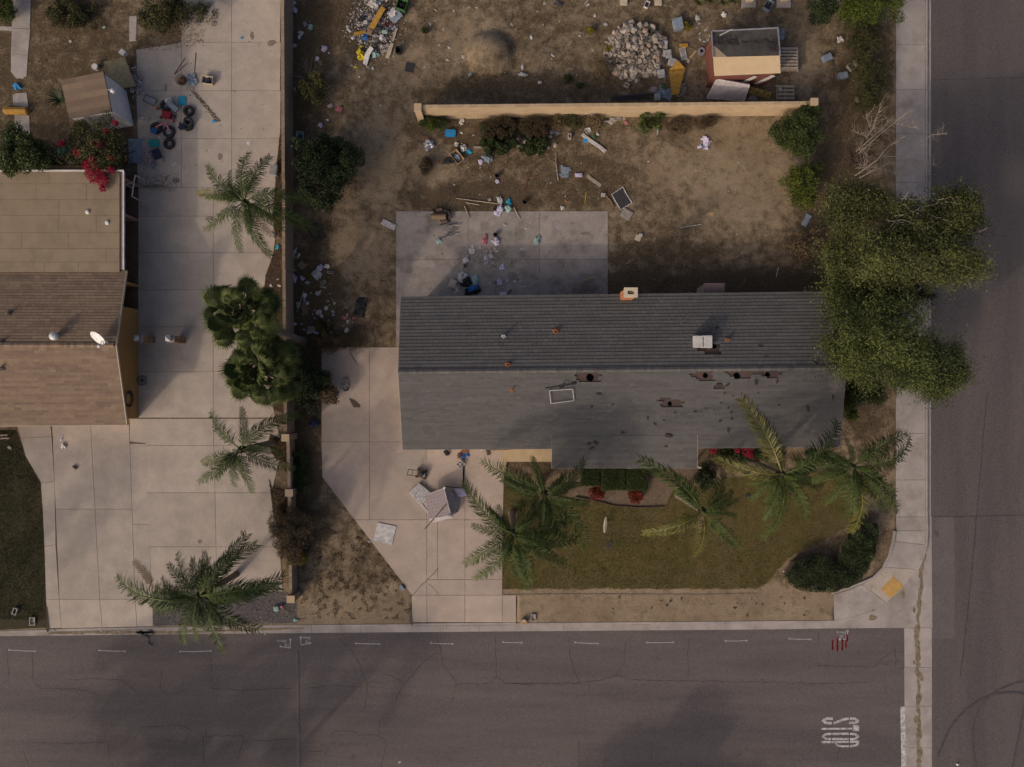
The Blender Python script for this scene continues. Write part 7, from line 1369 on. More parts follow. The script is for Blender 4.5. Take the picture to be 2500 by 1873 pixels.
n = 5000; A_ = rng.uniform(0, 6.283, n); R_ = np.sqrt(rng.random(n)); X = 1553 + 76 * R_ * np.cos(A_); Y = 128 + 68 * R_ * np.sin(A_); Zh = np.maximum(0, .55 * (1 - ((X - 1555) / 80) ** 2 - ((Y - 128) / 75) ** 2)) + .03
V, F = leaves(np.stack([(X - 1250) / PXM, (936.5 - Y) / PXM, Zh], 1), .12, flat=.3, aspect=.9); mesh_obj('rubble_crumbs', V, F, M('rubble_crumb', None, tint=((.05, .04, .03), (.32, .27, .22)), rough=.95), tint=np.repeat(rng.random(n), 4), kind='stuff', label='small stones filling the rubble heap')
for x, y, w, l, a, lab in [(1529, 75, 15, 14, -4, 'left of two square pavers at the rubble top'), (1547, 76, 13, 13, 2, 'right of two square pavers at the rubble top'), (1498, 97, 17, 15, 3, 'pink square paver at the left rubble edge'), (1500, 118, 15, 26, 4, 'oblong grey slab at the left rubble edge')]: crate('paver', lab, 'paver', x, y, w, l, .12, 'stone', a, .12)
for x, y, w, l, a, lab in [(1618, 113, 19, 20, 4, 'topmost white square paver right of the rubble'), (1630, 136, 14, 20, -3, 'second white paver from the top beside the rubble'), (1619, 134, 12, 16, 15, 'tilted white paver left of the second one'), (1601, 161, 17, 22, 8, 'white square paver at the lower rubble edge'), (1639, 156, 20, 19, 16, 'white square paver lying on the cardboard sheet'), (1612, 184, 18, 20, -8, 'lowest white square paver below the rubble')]: crate('paver', lab, 'paver', x, y, w, l, .10, 'paper', a, .16)
t = thing('cardboard_sheet', 'large folded orange cardboard sheet beside the rubble', 'cardboard', P(1653, 190)); quad_slab(t, 'upper_flap', [P(1633, 172, .2), P(1655, 147, .4), P(1673, 167, .2)], .03, cm('ochre')); quad_slab(t, 'lower_panel', [P(1633, 173, .19), P(1673, 168, .19), P(1657.5, 230, .5), P(1640, 232, .5)], .03, cm('ochre'))
t = thing('sign_board', 'white sign board with black scribbled lettering', 'sign', P(1668, 132)); MB().prism(rect(1668, 132, 15, 30, -11), .02, .06).build('board', cm('paper'), t); sbd = bpy.data.objects[list(WORLD)[-1]]
sg = MB(); qs = random.Random(2); a_ = math.radians(11); ctr = P(1668, 132)
for k in range(9):
    y_ = (-.3 + .075 * k); x_ = -.12; pts = []
    for i in range(6): pts.append((x_ + i * .048 + qs.uniform(-.01, .01), y_ + qs.uniform(-.03, .03)))
    sg.ribbon([(ctr.x + x * math.cos(a_) - y * math.sin(a_), ctr.y + x * math.sin(a_) + y * math.cos(a_)) for x, y in pts], .018, .064)
sg.build('lettering', cm('black'), sbd)
crate('carton', 'yellow carton above the sign board', 'box', 1668, 113, 20, 8, .15, 'ochre', -3); rag('plastic_bag', 'white rag at the foot of the sign board', 'rag', 1680, 149, 7, 9, 'paper', 20, .04); plank('stick', 'tan stick right of the sign board', 'stick', (1684, 142), (1700, 124), 5, .04, 'tan'); rod('stick', 'dark branch above the sign board', 'branch', [(1643, 99), (1668, 108), (1696, 120)], .02, 'brown')
t = thing('wire_spool', 'silver ringed spool left of the red shed', 'spool', P(1711, 128)); c = P(1711, 128)
for z in (0, .2): MB().lathe(c, [(.13, z), (.22, z), (.22, z + .03), (.13, z + .03)], 18, closed=True).build('flange', cm('silver'), t)
MB().lathe(c, [(.12, 0), (.13, .2), (.10, .2), (.10, .0)], 14).build('core', cm('charcoal'), t)
rod('stick', 'white stick at the lower left of the rubble', 'stick', [(1494, 170), (1513, 190)], .02, 'white'); cmu('hollow tan block below the rubble', 1529, 210, 13, 10, 30, 'cream'); roundlid('disc', 'grey round disc below the rubble', 'disc', 1596, 219, 13, 12, 'grey')
for i, (p0, p1, w) in enumerate((((1492, 242), (1585, 240), 6), ((1498, 238), (1600, 232), 4), ((1540, 236), (1602, 233), 3))): plank('plank', ['longest', 'middle', 'shortest'][i] + ' grey plank in the shade behind the tan wall', 'plank', p0, p1, w, .06, 'charcoal', .05 + .06 * i, .05 + .06 * i)
rag('tarp', 'blue grey tarp behind the tan wall', 'tarp', 1625, 230, 38, 26, 'bluegrey', 22, .16); crate('carton', 'white box at the foot of the tan wall by the blue tarp', 'box', 1603, 241, 14, 16, .3, 'paper', -3); bag('plastic_bag', 'green bag below the rubble', 'bag', 1618, 213, 12, 9, 'green'); rod('stick', 'pale stick beside the lowest white paver', 'stick', [(1627, 177), (1621, 200)], .025, 'palewood')
t = thing('scrap_pile', 'pile of curled tan offcuts right of the cardboard', 'offcuts', P(1668, 220))
for k in range(8): x, y = 1664 + RN.uniform(-8, 8), 206 + k * 4.2; MB().tube([P(x - 7, y) + Vector((0, 0, .08)), P(x, y + 2) + Vector((0, 0, .16)), P(x + 8, y - 1) + Vector((0, 0, .08))], .05, 6).build('offcut', cm('stone'), t)
scraps('white scrap on the dirt left of the red shed', 'scraps left of the red shed', 14, [(1685, 40), (1730, 30), (1735, 130), (1700, 110)], ['white', 'paper'], 5, 9, 12); bag('litter_piece', 'white cluster at the foot of the dry bank near the top', 'litter', 1767, 38, 14, 12, 'white'); bag('litter_piece', 'pale rag at the foot of the dry bank near the top', 'litter', 1703, 44, 12, 14, 'paper')
t = thing('mattress', 'white mattress leaning on the red shed wall', 'mattress', P(1775, 225)); qm = [P(1750, 193, 1.25), P(1830, 208, 1.25), P(1817, 247, .25), P(1726, 240, .25)]; pd = quad_slab(t, 'pad', qm, .22, cm('mattress'))
for a, b in zip(qm, qm[1:] + qm[:1]): MB().tube([a, b], .03, 6).build('piping', cm('white'), pd)
t = thing('foam_slab', 'mottled yellow brown foam slab beside the white mattress', 'foam', P(1855, 228)); quad_slab(t, 'slab', [P(1829, 212, .6), P(1884, 226, .6), P(1880, 242, .25), P(1824, 229, .25)], .16, M('mottled_foam', (.26, .19, .06), (.07, .05, .025), 7, .95, .5, 15)); bag('plastic_bag', 'grey bag under the foam slab', 'bag', 1838, 240, 22, 12, 'grey')
def pallet(label, px, py, w, l, z, ang=0, n=7, across=True):
    t = thing('pallet', label, 'pallet', P(px, py, 0) + Vector((0, 0, z))); a = math.radians(-ang); c = P(px, py, z); W_, L_ = w * (CAMH - z) / FPX, l * (CAMH - z) / FPX; m = Matrix.Rotation(a, 3, 'Z')
    for i in range(n): y = -L_ / 2 + (i + .5) * L_ / n; MB().box(c + m @ Vector((0, y, .11)), (W_, L_ / n * .62, .022), a).build('slat', cm('palewood'), t)
    for x in (-.46, 0, .46): MB().box(c + m @ Vector((x * W_, 0, .055)), (.05, L_, .085), a).build('runner', cm('palewood'), t)
for i in range(4): pallet(['lowest', 'second lowest', 'second highest', 'topmost'][i] + ' pallet of the stack beside the red shed', 1927 - i * 1.0, 150 - i * 2, 45, 55, .02 + i * .14)
pallet('single pallet on the ground behind the tan wall end', 1916, 227, 44, 38, .05, 0, 4); bag('plastic_bag', 'white bag lying on the single pallet', 'bag', 1902, 222, 8, 11, 'paper', 0, .15, z=.2); bag('plastic_bag', 'blue grey drum bag behind the pallet stack', 'bag', 1906, 86, 16, 24, 'bluegrey', 0, .5)

# ------------------------------------------------------------------ back yard below the tan wall
t = roundlid('storage_tub', 'bright blue tub lid near the left end of the tan wall', 'tub', 1100, 327, 25, 16, 'brightblue', 2, H=.16)
for x, y, w, l, c_, lab in [(1128, 297, 12, 17, 'white', 'tall white bag at the tan wall'), (1049, 357, 28, 24, 'silver', 'crumpled silver foil sheet left of the tubs'), (1132, 364, 16, 17, 'white', 'white bag pair above the wooden drawer'), (1114, 353, 9, 9, 'white', 'small white bag left of the bag pair'), (1145, 371, 13, 11, 'cyan', 'turquoise bag right of the bag pair'), (1098, 393, 26, 17, 'black', 'black bag left of the wooden drawer'), (1188, 385, 20, 22, 'bluegrey', 'blue grey bag in the middle of the yard'), (1198, 389, 12, 12, 'bluegrey', 'smaller blue grey bag touching the larger one'), (1174, 395, 12, 12, 'lilac', 'lilac bag left of the blue grey bags'), (1300, 367, 16, 13, 'tan', 'tan sack at the right square hedge'), (1190, 351, 10, 16, 'tan', 'tan carton scrap at the left square hedge'), (1220, 488, 12, 18, 'white', 'white bag above the patio edge'), (1242, 494, 12, 12, 'cyan', 'turquoise bag above the patio edge'), (1241, 509, 17, 16, 'mint', 'mint green bag at the patio edge'), (1220, 515, 20, 28, 'lilac', 'large pale blue bag across the patio edge'), (1210, 511, 13, 13, 'black', 'black bag left of the pale blue one'), (1196, 488, 9, 9, 'grey', 'grey ball above the patio'), (1272, 318, 8, 14, 'paper', 'white cloth between the square hedges'), (1264, 340, 8, 7, 'white', 'white carton between the square hedges'), (1282, 346, 6, 10, 'white', 'white bottle between the square hedges'), (1213.5, 443, 10, 11, 'lilac', 'small lilac basket on the dirt'), (1373, 508, 9, 9, 'white', 'white cup above the patio right half'), (1430, 344, 11, 11, 'brightblue', 'blue bag under the white beam'), (1450, 333, 11, 9, 'green', 'green bottle cluster right of the white beam'), (1347, 322, 10, 11, 'white', 'upper white bag by the straw bush'), (1343, 334, 9, 7, 'white', 'lower white bag by the straw bush'), (1360, 324, 14, 10, 'grey', 'grey plastic by the straw bush'), (1340, 361, 6, 9, 'paper', 'white strip below the straw bush'), (1355, 355, 10, 12, 'cream', 'pale dried weed ball below the straw bush'), (1499, 293, 34, 15, 'stone', 'grey rubble bag at the tan wall'), (1524, 290, 10, 8, 'tan', 'upper tan rock at the tan wall'), (1528, 300, 10, 9, 'pink', 'lower pinkish rock at the tan wall')]: bag('litter_piece' if 'bag' not in lab else 'plastic_bag', lab, 'bag' if 'bag' in lab else 'litter', x, y, w, l, c_, RN.uniform(-25, 25))
rag('cloth', 'grey violet cloth alone on the right yard dirt', 'cloth', 1722, 351, 27, 29, 'lilac', 25, .14)
tub('drawer', 'wooden drawer holding a grey bag', 'drawer', 1117, 386, 20, 31, .3, 'tan', -38, fill='bluegrey', rim='tan'); tyre('old tyre in the shade between the square hedges', 1255, 301, 21, group=None)
for i, (x, y, lab) in enumerate(((1214, 431, 'black plant pot above the lilac basket'), (1281, 495, 'black plant pot above the patio'))):
    t = thing('plant_pot', lab, 'pot', P(x, y)); MB().lathe(P(x, y), [(.10, 0), (.15, .24), (.16, .26), (.13, .26), (.09, .03), (.001, .03)], 16).build('shell', cm('black'), t)
plank('board', 'dark red board on the dirt above the patio', 'board', (1294, 421), (1278, 467), 5, .05, 'redwood'); plank('edging_board', 'left weathered edging board below the square hedges', 'board', (1156, 360), (1191, 361), 4, .1, 'stone'); plank('edging_board', 'right weathered edging board below the square hedges', 'board', (1240, 358), (1292, 358), 4, .1, 'stone')
tub('frame_box', 'small white frame box at the end of the white beam', 'box', 1435, 320, 14, 13, .12, 'white', -20); plank('beam', 'long white beam on the dirt below the tan wall', 'beam', (1421, 329), (1478, 371), 7.5, .1, 'white'); cmu('pale block pair left of the white beam', 1390, 334, 8, 13, 0, 'paper'); bag('cup', 'round white cup right of the green bottles', 'cup', 1459, 328, 7, 7, 'white')
mb = MB(); mb.tube([P(1357, 375) + Vector((0, 0, .06)), P(1357, 400) + Vector((0, 0, .1)), P(1360, 420) + Vector((0, 0, .05)), P(1363, 441) + Vector((0, 0, .03))], [.012, .03, .035, .04], 6); mb.tube([P(1357, 400) + Vector((0, 0, .1)), P(1340, 392) + Vector((0, 0, .12))], [.02, .008], 5); mb.build('branch', m_pale, label='forked pale branch on the back yard dirt', cat='branch')
rag('plastic_sheet', 'grey blue plastic sheet beside the forked branch', 'sheet', 1379, 419, 25, 26, 'bluegrey', 10, .06); crate('package', 'blue and white package on the dirt', 'package', 1412, 429, 18, 9, .12, 'lilac', 2); plank('board', 'pale board below the blue and white package', 'board', (1433, 429), (1467, 455), 8, .04, 'palewood'); crate('block', 'white block left of the window screen', 'block', 1472, 477, 10, 9, .12, 'paper', 5); rod('stick', 'brown stick left of the window screen', 'stick', [(1479, 478), (1490, 490), (1499, 507)], .04, 'wood'); rod('stake', 'thin yellow stake above the patio', 'stake', [(1431, 471), (1428, 498)], .02, 'yellow')
t = thing('window_screen', 'dark window screen with bent white frame', 'window screen', P(1519, 485)); sp = [(1493, 475), (1521, 457), (1531, 478), (1543, 495), (1515, 513)]; MB().prism([P2(*q_) for q_ in sp], .02, .035).build('mesh', cm('charcoal'), t)
for a, b in zip(sp, sp[1:] + sp[:1]): MB().tube([P(*a) + Vector((0, 0, .045)), P(*b) + Vector((0, 0, .045))], .024, 6).build('frame_bar', cm('white'), t)
crate('paver', 'large brownish paver at the patio corner', 'paver', 1529, 524, 26, 23, .08, 'stone', 30); rag('paper_sheet', 'white sheet tucked behind the golden grass clump', 'paper', 1444, 290, 10, 10, 'paper', 20, .03, z=.7); plank('post', 'white capped post fallen by the young fan palm', 'post', (1607, 309), (1604, 330), 4, .08, 'paper'); rod('stick', 'small white stick on the right yard dirt', 'stick', [(1800, 402), (1804, 396), (1808, 405)], .015, 'white')
crate('carton', 'white cube and tan boards on the right yard dirt', 'box', 1563, 576, 9, 8, .15, 'white', 5); crate('carton', 'tan box under the white cube', 'box', 1557, 582, 14, 14, .1, 'cream', 20); rod('pole', 'long white pole on the right yard dirt', 'pole', [(1660, 556), (1712, 548)], .022, 'white'); rod('pole', 'short white pole near the roof corner', 'pole', [(1900, 653), (1895, 676)], .022, 'white'); rod('stick', 'tan stick near the chimney', 'stick', [(1529, 644), (1547, 633)], .03, 'tan'); rod('stick', 'dark red stick in the shade by the back eave', 'stick', [(1598, 714), (1633, 678)], .025, 'redwood')
t = thing('door_panel', 'grey panelled door piece below the yellowish bush', 'door', P(1968, 538)); MB().prism(rect(1968, 538, 14, 30, 28), .02, .07).build('slab', cm('bluegrey'), t); MB().prism(rect(1965, 544, 9, 12, 28), .07, .078).build('panel', cm('bluegrey'), t); MB().prism(rect(1971, 532, 9, 12, 28), .07, .078).build('panel', cm('bluegrey'), t); rag('mat', 'tan mat on the right yard dirt', 'mat', 1734, 523, 18, 9, 'tan', 8, .03)
scraps('small white scrap on the back yard dirt', 'scraps on the back yard dirt', 40, [(1030, 320), (1420, 330), (1480, 500), (1090, 505)], ['white', 'paper', 'cream', 'orange'], 3.5, 7, 21); scraps('tiny white scrap on the right yard dirt', 'scraps on the right yard dirt', 14, [(1490, 380), (1850, 380), (1880, 640), (1500, 640)], ['paper', 'cream'], 3, 5, 22)

# ------------------------------------------------------------------ left strip between the long wall and the patio
crate('panel', 'pale square panel lying cornerwise in the dirt', 'panel', 774, 670, 22, 21, .06, 'paper', 45); crate('panel', 'tan square panel near the long wall', 'panel', 738, 648, 18, 17, .06, 'cardboard', 40); cmu('upper hollow block right of the pale square panel', 808, 666, 14, 6, 8); cmu('lower hollow block below the pale square panel', 790, 690, 14, 7, -28)
t = thing('door_panel', 'white two panel door piece by the patio corner', 'door', P(949, 549)); MB().prism(rect(949, 549, 35, 14, 26), .02, .07).build('slab', cm('white'), t)
for dx, dy in ((-8, -4), (8, 4)): MB().prism(rect(949 + dx, 549 + dy, 12, 9, 26), .07, .074).build('panel_recess', cm('grey'), t); MB().prism(rect(949 + dx, 549 + dy, 9.5, 6.5, 26), .074, .085).build('panel', cm('white'), t)
for x, y, w, l, c_, lab in [(782, 654, 16, 12, 'lilac', 'pale cloth above the pale square panel'), (799, 651, 14, 10, 'white', 'white bag right of the pale cloth'), (719, 681, 12, 18, 'lilac', 'lilac cloth at the foot of the long wall'), (738, 679, 11, 10, 'lilac', 'lilac cloth right of the wall foot'), (751, 690, 10, 10, 'paper', 'white bag below the tiny yellow weed'), (744, 721, 10, 10, 'white', 'white bag on the thin pole'), (775, 717, 10, 10, 'paper', 'white carton right of the thin pole'), (728, 745, 9, 14, 'paper', 'white bag left of the tan board'), (751, 740, 7, 8, 'white', 'white cup above the tan board'), (797, 752, 8, 10, 'white', 'white scrap in the middle of the strip'), (778, 763, 15, 14, 'paper', 'pale bag right of the tan board'), (785, 772, 8, 8, 'white', 'white scrap below the pale bag'), (765, 756, 6, 6, 'red', 'red can left of the pale bag'), (849, 787, 7, 9, 'white', 'white box below the black plastic'), (847, 807, 12, 10, 'white', 'white bag in the dead stalks'), (720, 791, 8, 8, 'white', 'white ball at the wall foot near the fan palm'), (761, 805, 25, 16, 'stone', 'grey cloth heap in the corner rubbish'), (773, 813, 12, 8, 'lilac', 'lilac rag below the grey cloth heap'), (720, 615, 7, 12, 'paper', 'white wrapper at the wall near the upper strip'), (730, 623, 6, 7, 'white', 'white card right of the wall wrapper'), (842, 776, 12, 9, 'pink', 'pink rag left of the black plastic'), (809, 812, 8, 7, 'lilac', 'lilac scrap in the dead stalks'), (864, 777, 8, 5, 'pink', 'small pink rag below the black plastic')]: bag('litter_piece' if 'bag' not in lab else 'plastic_bag', lab, 'bag' if 'bag' in lab else 'litter', x, y, w, l, c_, RN.uniform(-30, 30))
rod('pole', 'thin white pole among the rubbish by the long wall', 'pole', [(743, 712), (726, 763)], .02, 'paper', .1); plank('board', 'tan board flat among the rubbish by the long wall', 'board', (744, 738), (745, 770), 14, .04, 'wood'); rag('plastic_sheet', 'large black plastic sheet left of the roof', 'sheet', 880, 750, 26, 46, 'black', 12, .16); scraps('white scrap in the rubbish by the long wall', 'scraps by the long wall', 40, [(716, 600), (745, 610), (800, 700), (870, 770), (860, 815), (720, 810)], ['white', 'paper', 'lilac', 'cream'], 4, 8, 31)
blot('burn_patch', 773, 569, 17, 26, M('ash', (.030, .026, .024), (.06, .05, .042), 3), None, .012); bpy.data.objects['burn_patch']['label'] = 'dark burnt ash patch on the dirt strip'; bpy.data.objects['burn_patch']['category'] = 'ash patch'

# ------------------------------------------------------------------ patio
t = thing('carpet_roll', 'burnt brown carpet roll at the patio corner', 'carpet', P(1075, 527)); MB().lathe(P(1057, 531) + Vector((0, 0, .2)), [(.001, -.1), (.20, -.1), (.20, .9), (.16, .9), (.001, .85)], 14, mat=Matrix.Rotation(1.45, 4, 'Y')).build('roll', cm('wood'), t); crumple(t, 'loose_end', [P2(*q_) for q_ in [(1056, 512), (1075, 512), (1103, 520), (1098, 545), (1080, 545), (1066, 530)]], .1, cm('brown'), .22, .02, .08)
t = thing('bent_frame', 'twisted heap of thin metal rods on the patio', 'scrap metal', P(1096, 565)); qb = random.Random(8)
for k in range(22): x, y = 1094 + qb.uniform(-14, 14), 564 + qb.uniform(-18, 18); a = qb.uniform(-.7, .5); L = qb.uniform(10, 20); MB().tube([P(x - L * math.cos(a), y - L * math.sin(a)) + Vector((0, 0, .06 + qb.random() * .15)), P(x + qb.uniform(-3, 3), y + qb.uniform(-3, 3)) + Vector((0, 0, .12 + qb.random() * .15)), P(x + L * math.cos(a), y + L * math.sin(a)) + Vector((0, 0, .06 + qb.random() * .15))], .011, 5).build('metal_rod', cm('charcoal' if k % 3 else 'grey'), t)
rod('pipe', 'angled white pipe at the bent metal heap', 'pipe', [(1078, 595), (1087, 582), (1117, 572)], .03, 'paper', .08); rod('pipe', 'short white pipe above the bent metal heap', 'pipe', [(1097, 555), (1110, 551), (1122, 552)], .03, 'paper', .1)
for pts, lab in (([(1113, 485), (1221, 499)], 'long thin white pole above the patio'), ([(1137, 495), (1170, 501)], 'shorter thin white pole above the patio'), ([(1134, 504), (1146, 533)], 'left white stick across the patio edge'), ([(1254, 507), (1269, 535)], 'right white stick across the patio edge')): rod('pole', lab, 'pole', pts, .022, 'cream', .04)
for x, y, w, l, c_, lab in [(1073, 589, 13, 14, 'mint', 'pale green bag at the end of the angled pipe'), (1183, 586, 13, 21, 'pink', 'pink bag on the patio'), (1211, 592, 19, 16, 'lilac', 'lilac printed bag right of the pink one'), (1129, 676, 26, 22, 'white', 'large white bag heap by the back eave'), (1160, 683, 17, 27, 'mint', 'pale blue bag right of the white heap'), (1117, 706, 11, 18, 'white', 'white bag at the carton by the eave'), (1138, 688, 24, 24, 'black', 'upper black bag by the back eave'), (1152, 709, 44, 22, 'black', 'wide black bag by the back eave'), (1312, 587, 16, 19, 'mint', 'lone pale bag on the right of the patio'), (1233, 550, 6, 7, 'white', 'small white cup on the patio'), (1219, 690, 13, 17, 'lilac', 'black and white bag near the eave'), (1226, 653, 14, 16, 'lilac', 'lilac rag below the litter patch'), (1229, 718, 16, 9, 'white', 'white rag at the eave line'), (1187, 629, 10, 14, 'lilac', 'lilac bag in the litter patch'), (1200, 624, 13, 16, 'paper', 'pale bag in the litter patch')]: bag('plastic_bag' if 'bag' in lab else 'litter_piece', lab, 'bag' if 'bag' in lab else 'litter', x, y, w, l, c_, RN.uniform(-25, 25))
rag('tarp', 'crumpled blue tarp over the wide black bag', 'tarp', 1156, 706, 26, 12, 'blue', -15, .14, z=.34); crate('carton', 'tan carton left of the white bag heap', 'box', 1106, 693, 17, 19, .2, 'cream', 25); crate('carton', 'open white box on the patio joint', 'box', 1137, 636, 14, 11, .14, 'white', -30); crate('carton', 'dark box below the open white box', 'box', 1135, 650, 6, 9, .1, 'brown', -5); roundlid('plate', 'round white plate left of the litter patch', 'plate', 1152, 614, 13, 12, 'white'); plank('board', 'orange board at the right of the patio', 'board', (1421, 686), (1453, 677), 4, .05, 'tan')
t = thing('plant_pot', 'black pot beside the lilac printed bag', 'pot', P(1210, 575)); MB().lathe(P(1210, 575) + Vector((0, 0, .03)), [(.09, 0), (.14, .22), (.15, .24), (.12, .24), (.08, .03), (.001, .03)], 16).build('shell', cm('black'), t)
scraps('small pale scrap in the patio litter patch', 'scraps in the patio litter patch', 60, [(1145, 600), (1215, 608), (1255, 640), (1240, 665), (1190, 650), (1140, 630)], ['white', 'paper', 'paper', 'cream', 'lilac', 'charcoal', 'tan', 'green'], 4, 9, 41); scraps('small pale scrap near the back eave', 'scraps near the back eave', 26, [(1090, 690), (1270, 680), (1300, 722), (1100, 722)], ['white', 'paper', 'lilac', 'brown'], 4, 9, 42); scraps('small pale scrap on the right half of the patio', 'scraps on the right patio half', 10, [(1240, 530), (1470, 540), (1470, 700), (1260, 700)], ['paper', 'lilac', 'white'], 3, 8, 43)
crumbs(800, [(1130, 600), (1250, 605), (1250, 660), (1140, 655)], .06, ((.06, .045, .035), (.45, .40, .36)), 'litter_crumbs', 'fine rubbish in the patio litter patch'); crumbs(700, [(1380, 690), (1480, 680), (1480, 722), (1390, 722)], .06, ((.05, .035, .03), (.28, .22, .19)), 'litter_crumbs', 'fine debris by the eave at the right patio corner')

# ------------------------------------------------------------------ front driveway
t = thing('mattress', 'quilted white mattress lying on the main driveway', 'mattress', P(1022, 1215)); qm = [P(1023, 1180, .22), P(1062, 1212, .22), P(1046, 1256, .22), P(998, 1203, .22)]; pd = quad_slab(t, 'pad', qm, .2, cm('white'))
g = MB()
for k in range(1, 9):
    for a, b in ((qm[0].lerp(qm[1], k / 9), qm[3].lerp(qm[2], k / 9)), (qm[0].lerp(qm[3], k / 9), qm[1].lerp(qm[2], k / 9))): g.ribbon([(a.x, a.y), (b.x, b.y)], .022, .224)
g.build('quilting', cm('grey'), pd, kind='stuff')
t = thing('armchair', 'overturned padded armchair on the mattress heap', 'armchair', P(1078, 1228)); zt = .95
qt = [P(1037, 1209, .75), P(1084, 1192, zt), P(1101, 1257, zt), P(1047, 1267, .75)]; sbk = quad_slab(t, 'seat_back', qt, .18, M('patterned_cloth', (.30, .245, .24), (.24, .195, .195), 9, .9)); g = MB(); nq = (qt[1] - qt[0]).cross(qt[3] - qt[0]).normalized(); nq = nq if nq.z > 0 else -nq
for i in range(6):
    for j in range(7):
        p = qt[0].lerp(qt[1], (i + .6) / 6.4).lerp(qt[3].lerp(qt[2], (i + .6) / 6.4), (j + .6) / 7.4) + nq * .012; g.box(p, (.10, .05, .012), .3 + .9 * ((i + j) % 2))
g.build('pattern', cm('grey'), sbk, kind='stuff')
quad_slab(t, 'side', [P(1084, 1189, zt), P(1124, 1216, .1), P(1118, 1250, .1), P(1102, 1258, zt)], .12, cm('grey')); quad_slab(t, 'front_rail', [P(1047, 1268, .72), P(1101, 1259, .9), P(1106, 1264, .3), P(1052, 1278, .2)], .08, cm('mattress'))
for a, b in ((qt[1], qt[2]), (qt[2], qt[3]), (qt[0], qt[1])): MB().tube([a, b], .03, 6).build('piping', cm('mattress'), sbk)
MB().lathe(P(1085, 1191, zt), [(.08, -.05), (.08, .05), (.001, .06)], 10).build('foot', cm('white'), t); MB().lathe(P(1097, 1258, zt), [(.08, -.05), (.08, .05), (.001, .06)], 10).build('foot', cm('bluegrey'), t)
t = thing('cushion', 'pale violet cushion beside the overturned armchair', 'cushion', P(1125, 1205)); quad_slab(t, 'pad', [P(1105, 1190, .2), P(1133, 1192, .2), P(1140, 1212, .2), P(1118, 1214, .2)], .18, cm('lilac')); MB().tube([P(1105, 1190, .2), P(1133, 1192, .2), P(1140, 1212, .2)], .02, 5).build('piping', cm('lilac'), t)
rod('pole', 'dark pole lying across the overturned armchair', 'pole', [(1040, 1287), (1066, 1257), (1092, 1226)], .035, 'brown', .5, .95); rod('pole', 'thin brown pole over the white mattress', 'pole', [(1033, 1226), (1060, 1258)], .025, 'wood', .3, .7); rod('pole', 'dark bar above the overturned armchair', 'pole', [(1087, 1186), (1136, 1192)], .03, 'charcoal', .3, .1)
m0 = P(1027, 1156); t = thing('lawn_mower', 'old rusty push mower on the main driveway', 'lawn mower', m0); rt = math.radians(-14); mm = Matrix.Rotation(rt, 3, 'Z'); L_ = lambda x, y, z: m0 + mm @ Vector((x, y, z + .03))
MB().box(L_(.08, 0, .18), (.52, .44, .16), rt).build('deck', cm('brown'), t); MB().lathe(L_(.10, 0, .24), [(.16, 0), (.17, .1), (.12, .16), (.05, .18), (.001, .18)], 16).build('engine', cm('charcoal'), t); MB().box(L_(.27, -.02, .30), (.10, .22, .1), rt + .2).build('fuel_tank', cm('paper'), t)
for x, y in ((-.18, .25), (-.18, -.25), (.32, .25), (.32, -.25)): MB().lathe(L_(x, y, .11), [(.10, -.03), (.11, 0), (.10, .03), (.03, .035), (.001, .035)], 14, mat=Matrix.Rotation(rt, 4, 'Z') @ Matrix.Rotation(1.57, 4, 'X')).build('wheel', cm('black'), t)
for y in (-.17, .17): MB().tube([L_(-.15, y, .2), L_(-.75, y * 1.1, .72)], .018, 6).build('handle_bar', cm('black'), t)
for x, z in ((-.75, .72), (-.48, .49)): MB().tube([L_(x, -.185, z), L_(x, .185, z)], .018, 6).build('crossbar', cm('black'), t)
tub('drawer', 'white square tray on the main driveway', 'tray', 1125, 1133, 16, 16, .2, 'white', 40, fill='paper'); bag('bundle', 'black brush bundle under the front eave', 'bundle', 1091, 1105, 14, 13, 'black'); bag('litter_piece', 'brown wood junk under the front eave', 'junk', 1123, 1113, 12, 14, 'redwood', 20); bag('plastic_bag', 'blue bag above the white tray', 'bag', 1131, 1115, 10, 12, 'blue', 30); bag('plastic_bag', 'blue cap shaped bag right of the blue bag', 'bag', 1141, 1110, 10, 8, 'blue'); bag('litter_piece', 'rusty cluster at the eave above the blue bags', 'junk', 1136, 1101, 18, 6, 'orange')
plank('board', 'dark bracket shaped board under the front eave', 'board', (1190, 1094), (1193, 1111), 8, .06, 'brown'); plank('strip', 'white strip at the front eave edge', 'strip', (1172, 1099), (1180, 1099), 3, .05, 'white')
t = thing('plywood', 'square pale plywood sheet on the main driveway', 'plywood', P(940, 1302)); pq = [(922.5, 1275), (968, 1285), (957.6, 1330), (912, 1319)]
for k in range(5): f = lambda u, v: tuple(Vector(P2(*pq[0])).lerp(Vector(P2(*pq[1])), u).lerp(Vector(P2(*pq[3])).lerp(Vector(P2(*pq[2])), u), v)); MB().prism(inset([f(0, k / 5), f(1, k / 5), f(1, (k + 1) / 5), f(0, (k + 1) / 5)], .0015), .04, .075 + .002 * (k % 2)).build('ply_board', cm('white'), t)
crate('meter_box', 'blue grey box at the driveway edge in the dirt triangle', 'box', 982, 1434, 8, 15, .12, 'bluegrey', -38); bag('litter_piece', 'white bottle at the dirt triangle edge', 'bottle', 902, 1322, 7, 4, 'white', 30, .06)
t = thing('carpet_scrap', 'grey stony carpet scrap on the main driveway', 'carpet', P(842, 935)); crumple(t, 'pile', [P2(*q_) for q_ in [(838, 922), (850, 920), (853, 945), (842, 952), (832, 940)]], .035, cm('stone'), .09, .02, .05); crumple(t, 'backing', [P2(*q_) for q_ in [(838, 945), (854, 943), (850, 954), (840, 955)]], .035, cm('charcoal'), .05, .02, .05)
